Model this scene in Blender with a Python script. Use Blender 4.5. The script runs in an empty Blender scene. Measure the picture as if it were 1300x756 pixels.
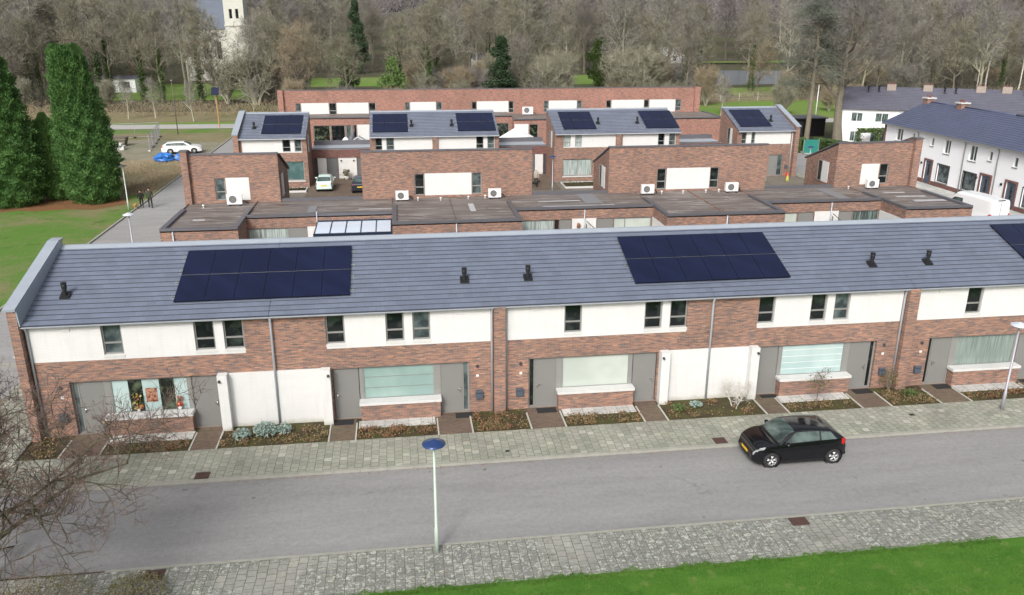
import bpy, bmesh, math, random
from mathutils import Vector, Matrix, Quaternion
random.seed(7)
PI = math.pi
scn = bpy.context.scene
COL = scn.collection

# ------------------------------------------------------------------ materials
def new_mat(name):
    m = bpy.data.materials.new(name); m.use_nodes = True
    nt = m.node_tree; nt.nodes.clear()
    out = nt.nodes.new('ShaderNodeOutputMaterial'); b = nt.nodes.new('ShaderNodeBsdfPrincipled')
    nt.links.new(b.outputs[0], out.inputs[0])
    return m, nt, b

class N:
    """tiny node-graph helper"""
    def __init__(s, nt): s.nt = nt
    def node(s, t, **kw):
        n = s.nt.nodes.new(t)
        for k, v in kw.items(): setattr(n, k, v)
        return n
    def link(s, a, b): s.nt.links.new(a, b)
    def setin(s, n, i, v):
        if isinstance(v, bpy.types.NodeSocket): s.nt.links.new(v, n.inputs[i])
        else: n.inputs[i].default_value = v
    def pos(s): return s.node('ShaderNodeNewGeometry').outputs['Position']
    def math(s, op, a, b=0.0, c=0.0):
        n = s.node('ShaderNodeMath', operation=op); s.setin(n, 0, a); s.setin(n, 1, b)
        if op in ('MULTIPLY_ADD', 'SMOOTH_MIN'): s.setin(n, 2, c)
        return n.outputs[0]
    def sep(s, v):
        n = s.node('ShaderNodeSeparateXYZ'); s.link(v, n.inputs[0]); return n.outputs
    def comb(s, x, y, z=0.0):
        n = s.node('ShaderNodeCombineXYZ'); s.setin(n, 0, x); s.setin(n, 1, y); s.setin(n, 2, z); return n.outputs[0]
    def scale(s, v, sx, sy, sz):
        n = s.node('ShaderNodeVectorMath', operation='MULTIPLY'); s.link(v, n.inputs[0]); n.inputs[1].default_value = (sx, sy, sz); return n.outputs[0]
    def noise(s, v, sc, det=4, rough=.55, dist=0.0):
        n = s.node('ShaderNodeTexNoise'); s.link(v, n.inputs['Vector']); n.inputs['Scale'].default_value = sc
        n.inputs['Detail'].default_value = det; n.inputs['Roughness'].default_value = rough; n.inputs['Distortion'].default_value = dist
        return n.outputs['Fac']
    def ramp(s, f, stops, interp='LINEAR'):
        n = s.node('ShaderNodeValToRGB'); s.link(f, n.inputs[0]); cr = n.color_ramp; cr.interpolation = interp
        while len(cr.elements) < len(stops): cr.elements.new(.5)
        for e, (p, c) in zip(cr.elements, stops):
            e.position = p; e.color = (c[0], c[1], c[2], 1) if hasattr(c, '__len__') else (c, c, c, 1)
        return n.outputs[0]
    def mix(s, f, a, b, mode='MIX'):
        n = s.node('ShaderNodeMix', data_type='RGBA', blend_type=mode)
        s.setin(n, 0, f)
        for i, v in ((6, a), (7, b)):
            if isinstance(v, bpy.types.NodeSocket): s.link(v, n.inputs[i])
            else: n.inputs[i].default_value = (v[0], v[1], v[2], 1)
        return n.outputs[2]
    def bump(s, h, strength, dist, b):
        n = s.node('ShaderNodeBump'); n.inputs['Strength'].default_value = strength; n.inputs['Distance'].default_value = dist
        s.link(h, n.inputs['Height']); s.link(n.outputs[0], b.inputs['Normal'])
    def brick(s, v, bw, rh, mort, offset=.5, smooth=.1):
        n = s.node('ShaderNodeTexBrick'); s.link(v, n.inputs['Vector']); n.inputs['Scale'].default_value = 1
        n.inputs['Color1'].default_value = (0, 0, 0, 1); n.inputs['Color2'].default_value = (1, 1, 1, 1); n.inputs['Mortar'].default_value = (.5, .5, .5, 1)
        n.inputs['Mortar Size'].default_value = mort; n.inputs['Mortar Smooth'].default_value = smooth
        n.inputs['Brick Width'].default_value = bw; n.inputs['Row Height'].default_value = rh; n.offset = offset
        return n.outputs['Color'], n.outputs['Fac']

def plain(name, col, rough=.6, metal=0.0, spec=.5, var=.12, sc=3.0, coat=0.0):
    m, nt, b = new_mat(name); g = N(nt)
    if var > 0:
        f = g.noise(g.pos(), sc, 5)
        c = g.mix(f, [x*(1-var) for x in col], [min(1, x*(1+var)) for x in col])
        nt.links.new(c, b.inputs['Base Color'])
    else: b.inputs['Base Color'].default_value = (*col, 1)
    b.inputs['Roughness'].default_value = rough; b.inputs['Metallic'].default_value = metal
    b.inputs['Specular IOR Level'].default_value = spec
    if coat: b.inputs['Coat Weight'].default_value = coat; b.inputs['Coat Roughness'].default_value = .03
    return m

def brick_mat(name, cols, mortar, bw=.24, rh=.062, shade=1.0):
    m, nt, b = new_mat(name); g = N(nt)
    x, y, z = g.sep(g.pos())
    v = g.comb(g.math('ADD', x, y), z)
    c, f = g.brick(v, bw, rh, .006)
    c2 = g.ramp(c, [(i/(len(cols)-1), k) for i, k in enumerate(cols)])
    st = g.noise(g.scale(v, 1.9, 15, 1), 1.0, 2, .6)
    c3 = g.mix(g.ramp(st, [(.48, 0.0), (.58, .85)]), c2, (.095, .082, .086))
    st2 = g.noise(g.scale(v, 1.1, 10, 1), 1.7, 3, .6)
    c3 = g.mix(g.ramp(st2, [(.52, 0.0), (.66, .5)]), c3, (.52, .28, .17))
    big = g.noise(g.pos(), .45, 4)
    c4 = g.mix(1.0, c3, g.ramp(big, [(.3, .80), (.7, 1.14)]), 'MULTIPLY')
    c5 = g.mix(f, c4, mortar)
    nt.links.new(c5, b.inputs['Base Color']); b.inputs['Roughness'].default_value = .88
    h = g.math('SUBTRACT', 1.0, f); h = g.math('ADD', h, g.math('MULTIPLY', c, .5))
    g.bump(h, .5, .012, b)
    return m

def white_brick(name, col, stain=.12):
    m, nt, b = new_mat(name); g = N(nt)
    x, y, z = g.sep(g.pos())
    v = g.comb(g.math('ADD', x, y), z)
    c, f = g.brick(v, .24, .062, .007)
    n = g.noise(g.scale(v, .9, 2.2, 1), 1.0, 5, .6)
    cc = g.mix(g.ramp(n, [(.35, 0.0), (.8, stain*2)]), col, [k*.72 for k in (col[0], col[1]*.99, col[2]*.95)])
    cc = g.mix(g.math('MULTIPLY', f, .22), cc, [k*.6 for k in col])
    vs = g.noise(g.scale(v, 5.0, .35, 1), 1.0, 4, .6)
    cc = g.mix(g.ramp(vs, [(.50, 0.0), (.75, stain*1.6)]), cc, [k*.60 for k in col])
    # dirt splashed up from the ground
    d = g.math('ADD', z, g.math('MULTIPLY', g.noise(v, 3.0, 4), .35))
    cc = g.mix(g.ramp(d, [(.22, .55), (.45, 0.0)]), cc, (.34, .33, .22))
    nt.links.new(cc, b.inputs['Base Color']); b.inputs['Roughness'].default_value = .75
    g.bump(g.math('SUBTRACT', 1.0, f), .35, .01, b)
    return m

def tile_mat(name, axis='x', base=(.20, .215, .26), bw=.33, rh=.3, off=0.0, obj=False):
    m, nt, b = new_mat(name); g = N(nt)
    p = g.node('ShaderNodeTexCoord').outputs['Object'] if obj else g.pos()
    x, y, z = g.sep(p)
    v = g.comb(x, g.math('SUBTRACT', y, off)) if axis == 'x' else g.comb(y, g.math('SUBTRACT', x, off))
    c, f = g.brick(v, bw, rh, .006)
    cc = g.mix(c, [k*.93 for k in base], [k*1.07 for k in base])
    n = g.noise(g.scale(v, .7, .8, 1), 1.0, 5, .6)
    cc = g.mix(1.0, cc, g.ramp(n, [(.3, .88), (.72, 1.12)]), 'MULTIPLY')
    n2 = g.noise(g.pos(), 7.0, 4, .6)
    cc = g.mix(g.ramp(n2, [(.60, 0.0), (.78, .2)]), cc, (.28, .29, .28))
    cc = g.mix(g.math('MULTIPLY', f, .38), cc, (.06, .065, .08))
    nt.links.new(cc, b.inputs['Base Color'])
    b.inputs['Roughness'].default_value = .45
    g.bump(g.math('ADD', c, g.math('MULTIPLY', n2, .5)), .25, .01, b)
    return m

def pave_mat(name, cols, joint, bw, rh, mort, swap=True, lichen=0.0, moss=(.12, .14, .05), mossf=.5):
    m, nt, b = new_mat(name); g = N(nt)
    x, y, z = g.sep(g.pos())
    v = g.comb(y, x) if swap else g.comb(x, y)
    # slightly wavering joints, as hand-laid paving has
    w = g.noise(g.pos(), 1.3, 2)
    vm = g.node('ShaderNodeVectorMath', operation='ADD'); nt.links.new(v, vm.inputs[0])
    nt.links.new(g.comb(g.math('MULTIPLY', w, .06), g.math('MULTIPLY', w, .08)), vm.inputs[1]); v2 = vm.outputs[0]
    c, f = g.brick(v2, bw, rh, mort, .5, .3)
    cc = g.ramp(c, [(i/(len(cols)-1), k) for i, k in enumerate(cols)])
    n = g.noise(g.pos(), .55, 5, .6)
    cc = g.mix(1.0, cc, g.ramp(n, [(.3, .78), (.7, 1.18)]), 'MULTIPLY')
    n1 = g.noise(g.pos(), 9.0, 5, .65)
    cc = g.mix(1.0, cc, g.ramp(n1, [(.3, .82), (.7, 1.14)]), 'MULTIPLY')
    n2 = g.noise(g.pos(), 1.1, 5, .7)
    cc = g.mix(g.ramp(n2, [(.45, 0.0), (.72, mossf)]), cc, moss)
    if lichen > 0:
        big = g.noise(g.pos(), .33, 3)
        zone = g.ramp(big, [(.38, 0.0), (.47, 1.0)])
        dark = g.mix(g.math('MULTIPLY', zone, .55), cc, (.13, .135, .125))
        vo = g.noise(g.pos(), 6.5, 4, .8, .9)
        sp = g.ramp(vo, [(.53, 0.0), (.58, 1.0)])
        cc = g.mix(g.math('MULTIPLY', g.math('MULTIPLY', sp, zone), lichen), dark, (.46, .48, .42))
    jn = g.noise(g.pos(), .8, 3)
    jc = g.mix(g.ramp(jn, [(.4, 0.0), (.6, 1.0)]), joint, (.07, .10, .03))
    cc = g.mix(f, cc, jc)
    nt.links.new(cc, b.inputs['Base Color']); b.inputs['Roughness'].default_value = .9
    g.bump(g.math('ADD', g.math('SUBTRACT', 1.0, f), g.math('MULTIPLY', c, .35)), .6, .012, b)
    return m

def asphalt(name, base=(.255, .252, .25), streak=True):
    m, nt, b = new_mat(name); g = N(nt)
    p = g.pos()
    n = g.noise(p, 22.0, 4, .85)
    big = g.noise(g.scale(p, .16, .9, 1), 1.0, 5, .6)
    cc = g.mix(n, [k*.52 for k in base], [k*1.48 for k in base])
    cc = g.mix(1.0, cc, g.ramp(big, [(.28, .88), (.7, 1.10)]), 'MULTIPLY')
    pt = g.noise(g.scale(p, .4, 1.0, 1), 1.6, 8, .82)
    cc = g.mix(g.ramp(pt, [(.56, 0.0), (.66, .34)]), cc, [k*.55 for k in base])
    md = g.noise(p, 5.0, 6, .8)
    cc = g.mix(1.0, cc, g.ramp(md, [(.3, .84), (.7, 1.14)]), 'MULTIPLY')
    # hairline cracks and a few dark spots
    vo = g.node('ShaderNodeTexVoronoi', feature='DISTANCE_TO_EDGE'); vo.inputs['Scale'].default_value = .22
    vv = g.node('ShaderNodeVectorMath', operation='ADD'); nt.links.new(p, vv.inputs[0]); nz = g.noise(p, 1.2, 5, .7)
    nt.links.new(g.comb(g.math('MULTIPLY', nz, 1.6), g.math('MULTIPLY', nz, 1.3)), vv.inputs[1]); nt.links.new(vv.outputs[0], vo.inputs['Vector'])
    cm_ = g.ramp(g.noise(p, .25, 2), [(.58, 0.0), (.64, .35)])
    cc = g.mix(g.math('MULTIPLY', g.ramp(vo.outputs['Distance'], [(.004, 1.0), (.010, 0.0)]), cm_), cc, [k*.35 for k in base])
    sp = g.noise(p, 2.4, 2, .4)
    cc = g.mix(g.ramp(sp, [(.74, 0.0), (.76, .6)]), cc, [k*.3 for k in base])
    if streak:
        x, y, z = g.sep(p)
        e = g.math('ABSOLUTE', g.math('SUBTRACT', y, 25.2))
        e = g.math('ADD', e, g.math('MULTIPLY', g.noise(g.scale(p, .35, 1, 1), 1.6, 5, .7), 1.3))
        cc = g.mix(g.ramp(g.math('DIVIDE', e, 4.0), [(.62, 0.0), (.82, .38)]), cc, (.17, .165, .16))
    nt.links.new(cc, b.inputs['Base Color']); b.inputs['Roughness'].default_value = .85
    g.bump(n, .35, .006, b)
    return m

def ground_mat(name, a, c, d, sc=.12, thr=(.42, .58), fine=14.0, stretch=(1, 1), extra=None, bump=.03):
    m, nt, b = new_mat(name); g = N(nt)
    p = g.pos()
    n = g.noise(g.scale(p, stretch[0], stretch[1], 1), sc, 6, .62, .4)
    n2 = g.noise(p, fine, 5, .75)
    n3 = g.noise(p, 1.4, 5, .7)
    aa = g.mix(n2, [k*.55 for k in a], [k*1.4 for k in a])
    bb = g.mix(n2, [k*.6 for k in c], [k*1.35 for k in c])
    f = g.math('ADD', g.math('MULTIPLY', n, .7), g.math('MULTIPLY', n3, .3))
    cc = g.mix(g.ramp(f, [(thr[0], 0.0), (thr[1], 1.0)]), aa, bb)
    n4 = g.noise(p, sc*2.7, 5, .65)
    cc = g.mix(g.ramp(n4, [(.58, 0.0), (.68, .8)]), cc, d)
    nt.links.new(cc, b.inputs['Base Color']); b.inputs['Roughness'].default_value = .95
    b.inputs['Specular IOR Level'].default_value = .2
    g.bump(g.math('ADD', n2, n3), .8, bump, b)
    return m

def leafy(name, cols, rough=.7, trans=0.0, spec=.3):
    """foliage / bark whose shade wanders from clump to clump and from copy to copy"""
    m, nt, b = new_mat(name); g = N(nt)
    oi = g.node('ShaderNodeObjectInfo')
    n = g.noise(g.pos(), .9, 4, .7)
    f = g.math('ADD', g.math('MULTIPLY', n, .75), g.math('MULTIPLY', oi.outputs['Random'], .35))
    cc = g.ramp(f, [(.2 + .65*i/(len(cols)-1), k) for i, k in enumerate(cols)])
    n2 = g.noise(g.pos(), 11.0, 2)
    cc = g.mix(1.0, cc, g.ramp(n2, [(.3, .72), (.7, 1.3)]), 'MULTIPLY')
    nt.links.new(cc, b.inputs['Base Color']); b.inputs['Roughness'].default_value = rough
    b.inputs['Specular IOR Level'].default_value = spec
    return m

def glass_mat(name, dark, light, sc=1.3, rough=.06, stripes=0, mixr=(.4, .62)):
    """window pane: mirror-like skin over the room, blind or curtain behind it"""
    m, nt, b = new_mat(name); g = N(nt)
    x, y, z = g.sep(g.pos())
    u = g.math('ADD', x, y)
    if stripes: v = g.comb(g.math('MULTIPLY', u, stripes), g.math('MULTIPLY', z, .35))
    else: v = g.comb(g.math('MULTIPLY', u, 1.0), g.math('MULTIPLY', z, 1.0))
    n = g.noise(v, sc, 3, .5)
    nt.links.new(g.mix(g.ramp(n, [(mixr[0], 0.0), (mixr[1], 1.0)]), dark, light), b.inputs['Base Color'])
    b.inputs['Roughness'].default_value = rough; b.inputs['Specular IOR Level'].default_value = .55
    return m

M = {}
BR = [(.12, .084, .074), (.30, .152, .106), (.38, .185, .122), (.20, .112, .09), (.45, .24, .15), (.26, .138, .098), (.345, .17, .114)]
M['brick'] = brick_mat('brick_red_brown', BR, (.27, .22, .19))
M['brick_far'] = brick_mat('brick_warm_red', [(.27, .12, .09), (.38, .16, .115), (.43, .18, .13), (.33, .14, .105), (.42, .20, .145)], (.32, .23, .19))
M['brick_dark'] = brick_mat('brick_plinth', [(.14, .05, .045), (.22, .07, .055), (.18, .06, .05)], (.16, .12, .11))
M['white'] = white_brick('white_painted_brick', (.68, .68, .67))
M['white2'] = white_brick('white_render', (.88, .89, .91), .03)
M['slate_blue'] = plain('church_slate', (.12, .14, .18), .5, sc=.6, var=.25)
M['cream'] = plain('cream_plaster', (.56, .555, .50), .8, sc=.5, var=.15)
M['conc'] = plain('concrete_sill', (.58, .58, .565), .8, sc=5)
M['tile'] = tile_mat('roof_tile_grey', 'x', (.142, .166, .222), .33, 4.98/17, 31.72)
M['tile3'] = tile_mat('roof_tile_grey_b', 'x', (.165, .185, .24), .33, 5.25/17, 83.5)
M['tile_edge_shade'] = plain('tile_lap_shade', (.07, .078, .098), .8, sc=6, var=.3)  # butt edges coloured dark: lap shadow put into the colour, with weathering
M['chimney'] = plain('chimney_tan', (.33, .28, .24), .9, sc=6, var=.3)
M['tileB'] = tile_mat('roof_tile_blue', 'y', (.085, .10, .165), .33, 5.05/15, 53.45)
M['tileC'] = tile_mat('roof_tile_slate', 'x', (.115, .115, .15), .33, 4.9/15, -.4, True)
M['zinc'] = plain('zinc_grey', (.42, .45, .49), .5, .15, sc=2)
M['coping'] = plain('coping_grey', (.33, .37, .42), .5, .1, sc=2)
M['coping_dark'] = plain('coping_dark', (.13, .13, .145), .5, .3, sc=2)
M['frame'] = plain('frame_grey', (.235, .235, .225), .5, 0, var=.05)
M['frame_dk'] = plain('frame_dark', (.05, .05, .055), .5, 0, var=.05)
M['frame_w'] = plain('frame_white', (.75, .75, .74), .5, 0, var=.04)
M['door'] = plain('door_grey', (.20, .20, .192), .55, 0, var=.06, sc=1.2)
M['door_dk'] = plain('door_slate', (.12, .125, .125), .55, 0, var=.06, sc=1.2)
M['metal'] = plain('handle_metal', (.7, .7, .7), .25, 1, var=0)
M['black'] = plain('black_plastic', (.012, .012, .014), .45, var=.1)
M['rubber'] = plain('rubber', (.02, .02, .021), .8, var=.2)
M['mailbox'] = plain('mailbox_blue_grey', (.085, .11, .15), .4, .2, var=.05)
M['frost'] = glass_mat('frosted_teal', (.23, .335, .315), (.29, .395, .37), .6, .25)
M['frost_lt'] = glass_mat('frosted_pale', (.36, .48, .475), (.45, .57, .56), .6, .3)
M['blind'] = glass_mat('blind_green_white', (.42, .47, .43), (.50, .545, .50), .5, .22)
M['glass'] = glass_mat('dark_glass', (.008, .011, .012), (.04, .052, .045), 1.6, .05, mixr=(.5, .7))
M['glass_mid'] = glass_mat('grey_glass', (.03, .045, .048), (.12, .15, .15), 1.6, .08)
M['curtain'] = glass_mat('curtained_glass', (.22, .27, .26), (.46, .52, .50), 2.0, .12, 9)
M['curtain_dk'] = glass_mat('dark_curtained_glass', (.03, .045, .045), (.16, .21, .2), 2.0, .12, 8)
M['teal_dark'] = glass_mat('dark_teal_blind', (.06, .12, .12), (.10, .17, .17), 1.2, .12)
M['ribbed'] = glass_mat('ribbed_blind', (.16, .21, .19), (.27, .32, .295), 2.0, .15, 14)
M['room'] = glass_mat('room_glass', (.012, .016, .012), (.10, .13, .08), 2.2, .06, mixr=(.5, .68))
M['solar'] = glass_mat('solar_cells', (.003, .006, .028), (.005, .009, .038), 1.2, .22)
M['solar_fr'] = plain('solar_frame', (.006, .008, .022), .35, .4, var=0)
M['rail'] = plain('aluminium_rail', (.6, .62, .64), .35, .9, var=0)
M['asphalt'] = asphalt('asphalt_road')
M['asphalt2'] = asphalt('asphalt_side', (.29, .285, .28), False)
M['concrete_road'] = asphalt('pale_road', (.40, .385, .37), False)
M['pave'] = pave_mat('pavement_tiles', [(.24, .25, .205), (.29, .295, .25), (.34, .335, .29), (.27, .28, .235), (.31, .315, .265), (.30, .30, .25), (.44, .43, .37)], (.13, .135, .10), .3, .3, .010, mossf=.22, moss=(.17, .19, .10))
M['pave2'] = pave_mat('old_pavement_tiles', [(.25, .25, .225), (.31, .305, .28), (.28, .28, .26), (.36, .35, .31)], (.12, .12, .09), .3, .3, .011, lichen=.9, mossf=.25, moss=(.17, .18, .12))
M['slab'] = pave_mat('pale_slabs', [(.46, .46, .44), (.52, .52, .50), (.56, .55, .53)], (.24, .24, .21), .6, .5, .01, mossf=.12)
M['clinker'] = pave_mat('brown_clinkers', [(.13, .09, .07), (.19, .13, .10), (.155, .105, .085)], (.06, .05, .038), .2, .067, .006, False, moss=(.09, .085, .04), mossf=.35)
M['clinker2'] = pave_mat('grey_brown_clinkers', [(.17, .145, .125), (.22, .185, .16), (.19, .165, .14)], (.11, .10, .085), .2, .09, .006, False, mossf=.15)
M['kerb'] = plain('kerb_concrete', (.30, .30, .26), .9, sc=3, var=.25)
M['edging'] = plain('edging_concrete', (.46, .45, .40), .9, sc=3, var=.2)
M['soil'] = ground_mat('planting_soil', (.065, .05, .032), (.085, .082, .032), (.05, .06, .022), 1.2, fine=26, bump=.04)
M['lawn'] = ground_mat('lawn_near', (.04, .125, .012), (.085, .195, .026), (.16, .21, .06), .55, (.36, .6), 16, (.5, 1.5))
M['field'] = ground_mat('field_grass', (.10, .20, .035), (.215, .195, .10), (.075, .13, .03), .16, (.44, .60), 9, bump=.06)
M['dry'] = ground_mat('dry_rough_grass', (.22, .19, .11), (.135, .155, .05), (.27, .225, .14), .16, (.5, .64), 7, bump=.06)
M['meadow'] = ground_mat('meadow_green', (.14, .235, .045), (.20, .22, .085), (.10, .19, .035), .09, (.48, .66), 5, bump=.06)
M['gravel'] = ground_mat('gravel', (.27, .245, .195), (.19, .19, .12), (.32, .30, .26), .3, fine=20)
M['wood_floor'] = ground_mat('woodland_floor', (.085, .072, .052), (.085, .095, .045), (.12, .09, .06), .06, fine=3, bump=.15)
M['litter'] = ground_mat('orange_needle_litter', (.22, .105, .05), (.17, .10, .045), (.25, .14, .07), .5, fine=16)
M['water'] = plain('pond_water', (.16, .20, .24), .12, sc=.05, var=.3)
M['roofing'] = None
def roofing(name):
    m, nt, b = new_mat(name); g = N(nt); p = g.pos()
    x, y, z = g.sep(p)
    n = g.noise(g.scale(p, .30, 2.2, 1), 1.0, 6, .62, .3)
    cc = g.ramp(n, [(.25, (.07, .056, .05)), (.42, (.13, .108, .098)), (.58, (.19, .165, .15)), (.72, (.30, .28, .26))])
    # 1 m wide roofing strips with their seams
    s = g.math('FRACT', g.math('MULTIPLY', y, .98))
    cc = g.mix(g.ramp(s, [(.03, .55), (.06, 0.0)]), cc, (.05, .045, .045))
    w = g.noise(g.scale(p, .22, 1.3, 1), 1.6, 4, .55, .2)
    pud = g.ramp(w, [(.62, 0.0), (.65, 1.0)])
    cc = g.mix(g.math('MULTIPLY', pud, .75), cc, (.055, .032, .026))
    l = g.noise(g.scale(p, .22, 2.6, 1), 2.4, 3, .5)
    cc = g.mix(g.ramp(l, [(.63, 0.0), (.66, .8)]), cc, (.38, .37, .36))
    nt.links.new(cc, b.inputs['Base Color'])
    nt.links.new(g.ramp(pud, [(0.0, .7), (1.0, .12)]), b.inputs['Roughness'])
    g.bump(n, .3, .02, b)
    return m
M['roofing'] = roofing('flat_roofing_felt')
M['patch'] = plain('roofing_patch', (.20, .20, .21), .7, sc=4, var=.2)
M['patch_lt'] = plain('roofing_patch_pale', (.42, .42, .43), .6, sc=4, var=.2)
M['bark'] = leafy('bark_grey_brown', [(.10, .088, .07), (.17, .15, .115), (.22, .20, .15)], .9)
M['bark_fan'] = leafy('bark_fan_olive', [(.22, .21, .155), (.32, .31, .235), (.40, .385, .30)], .9)
M['bark_dk'] = leafy('bark_dark', [(.06, .055, .045), (.10, .09, .075), (.14, .13, .10)], .9)
M['bark_near'] = leafy('bark_lichen', [(.05, .043, .036), (.09, .078, .062), (.15, .145, .09), (.26, .28, .12)], .9)
M['bark_pale'] = leafy('bark_pale', [(.45, .43, .38), (.62, .60, .55), (.5, .47, .42)], .8)
M['twig'] = leafy('twigs_grey', [(.115, .107, .10), (.19, .178, .165), (.27, .255, .238)], .9)
M['twig_ol'] = leafy('twigs_olive', [(.15, .148, .105), (.215, .21, .15), (.28, .27, .20)], .9)
M['twig_oc'] = leafy('twigs_ochre', [(.22, .17, .11), (.29, .235, .155), (.36, .30, .20)], .9)
M['twig_pu'] = leafy('twigs_purple', [(.15, .132, .135), (.23, .205, .21), (.31, .28, .285)], .9)
M['twig_near'] = leafy('twigs_near', [(.085, .058, .052), (.14, .095, .085), (.21, .14, .12)], .9)
M['ivy'] = leafy('ivy_leaves', [(.035, .06, .02), (.06, .10, .03), (.09, .14, .04)], .5)
M['yew'] = leafy('dark_evergreen', [(.018, .035, .018), (.03, .055, .025), (.045, .075, .035)], .7)
M['cedar'] = leafy('cedar_needles', [(.06, .07, .05), (.09, .105, .08), (.12, .14, .11)], .7)
M['green'] = leafy('fresh_green_leaves', [(.045, .09, .022), (.08, .14, .035), (.13, .18, .055)], .6)
M['conifer'] = leafy('conifer_scales', [(.032, .085, .023), (.065, .145, .038), (.105, .205, .055), (.16, .26, .085)], .7)
M['leaf_br'] = leafy('brown_orange_leaves', [(.15, .075, .04), (.24, .125, .07), (.24, .165, .09), (.13, .11, .05)], .7)
M['leaf_gr'] = leafy('low_green_leaves', [(.09, .095, .04), (.14, .13, .06), (.17, .13, .065)], .7)
M['leaf_bl'] = leafy('blue_grey_leaves', [(.18, .25, .22), (.26, .34, .30), (.34, .42, .38)], .7)
M['grassb'] = leafy('grass_blades', [(.04, .125, .014), (.075, .185, .024), (.14, .24, .05)], .7)
M['car_black'] = plain('car_paint_black', (.002, .0022, .004), .16, 0, .35, 0, coat=.6)
M['car_white'] = plain('car_paint_white', (.80, .81, .82), .3, 0, .5, 0, coat=.6)
M['car_mint'] = plain('car_paint_mint', (.60, .74, .68), .3, 0, .5, 0, coat=.6)
M['car_dark'] = plain('car_paint_slate', (.018, .022, .035), .25, 0, .5, 0, coat=.8)
M['car_glass'] = glass_mat('car_glass', (.03, .045, .042), (.10, .14, .13), 1.5, .04)
M['rim'] = plain('wheel_rim', (.62, .63, .64), .3, .8, var=0)
M['lamp_front'] = plain('headlamp', (.42, .45, .48), .10, .4, var=0)
M['lamp_rear'] = plain('tail_lamp', (.50, .012, .014), .2, 0, var=0)
M['plate'] = plain('number_plate', (.75, .48, .03), .5, var=0)
M['bluehead'] = plain('lamp_head_blue', (.025, .055, .16), .25, .2, var=0)
M['diffuser_sky_white'] = plain('lamp_white_and_sky_sheen', (.62, .66, .72), .3, .2, var=0)  # diffuser white; on disc heads a sky reflection painted as pale colour
M['pole'] = plain('lamp_pole_green_grey', (.42, .50, .44), .5, .1, var=.08)
M['pole2'] = plain('lamp_pole_galvanised', (.36, .36, .40), .5, .4, var=.1)
M['timber'] = plain('timber', (.42, .25, .10), .8, var=.2)
M['fence_w'] = plain('weathered_fence', (.13, .105, .085), .85, var=.25)
M['tarp'] = plain('blue_tarpaulin', (.03, .16, .50), .4, var=.25, sc=5)
M['fabric_w'] = plain('white_canvas', (.80, .80, .80), .8, var=.03)
M['fabric_g'] = plain('grey_canvas', (.13, .125, .15), .8, var=.1)
M['orange'] = plain('orange_plastic', (.65, .13, .05), .5, var=.1)
M['red'] = plain('red_paint', (.5, .03, .03), .5, var=.1)
M['yellow'] = plain('yellow_plastic', (.45, .42, .08), .5, var=.05)
M['teal'] = plain('teal_sheet', (.03, .23, .19), .5, var=.12)
M['navy'] = plain('navy_aluminium', (.022, .036, .065), .35, .3, var=.05)
M['poly'] = plain('opal_roof_sheet', (.60, .68, .78), .15, 0, var=.05)
M['grille'] = plain('drain_iron', (.09, .05, .042), .8, .2, var=.2)
M['skin'] = plain('skin', (.45, .27, .2), .6, var=0)
M['coat_g'] = plain('coat_olive', (.045, .05, .035), .9, var=.15)
M['coat_b'] = plain('coat_black', (.012, .012, .014), .9, var=.1)
M['coat_c'] = plain('coat_beige', (.42, .38, .33), .9, var=.1)
M['hair'] = plain('hair_brown', (.04, .025, .018), .8, var=.1)
M['cloth_w'] = plain('cloth_white', (.65, .65, .64), .8, var=.05)
M['fur'] = plain('dog_fur', (.015, .013, .012), .9, var=.2)
M['paintart'] = None

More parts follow.
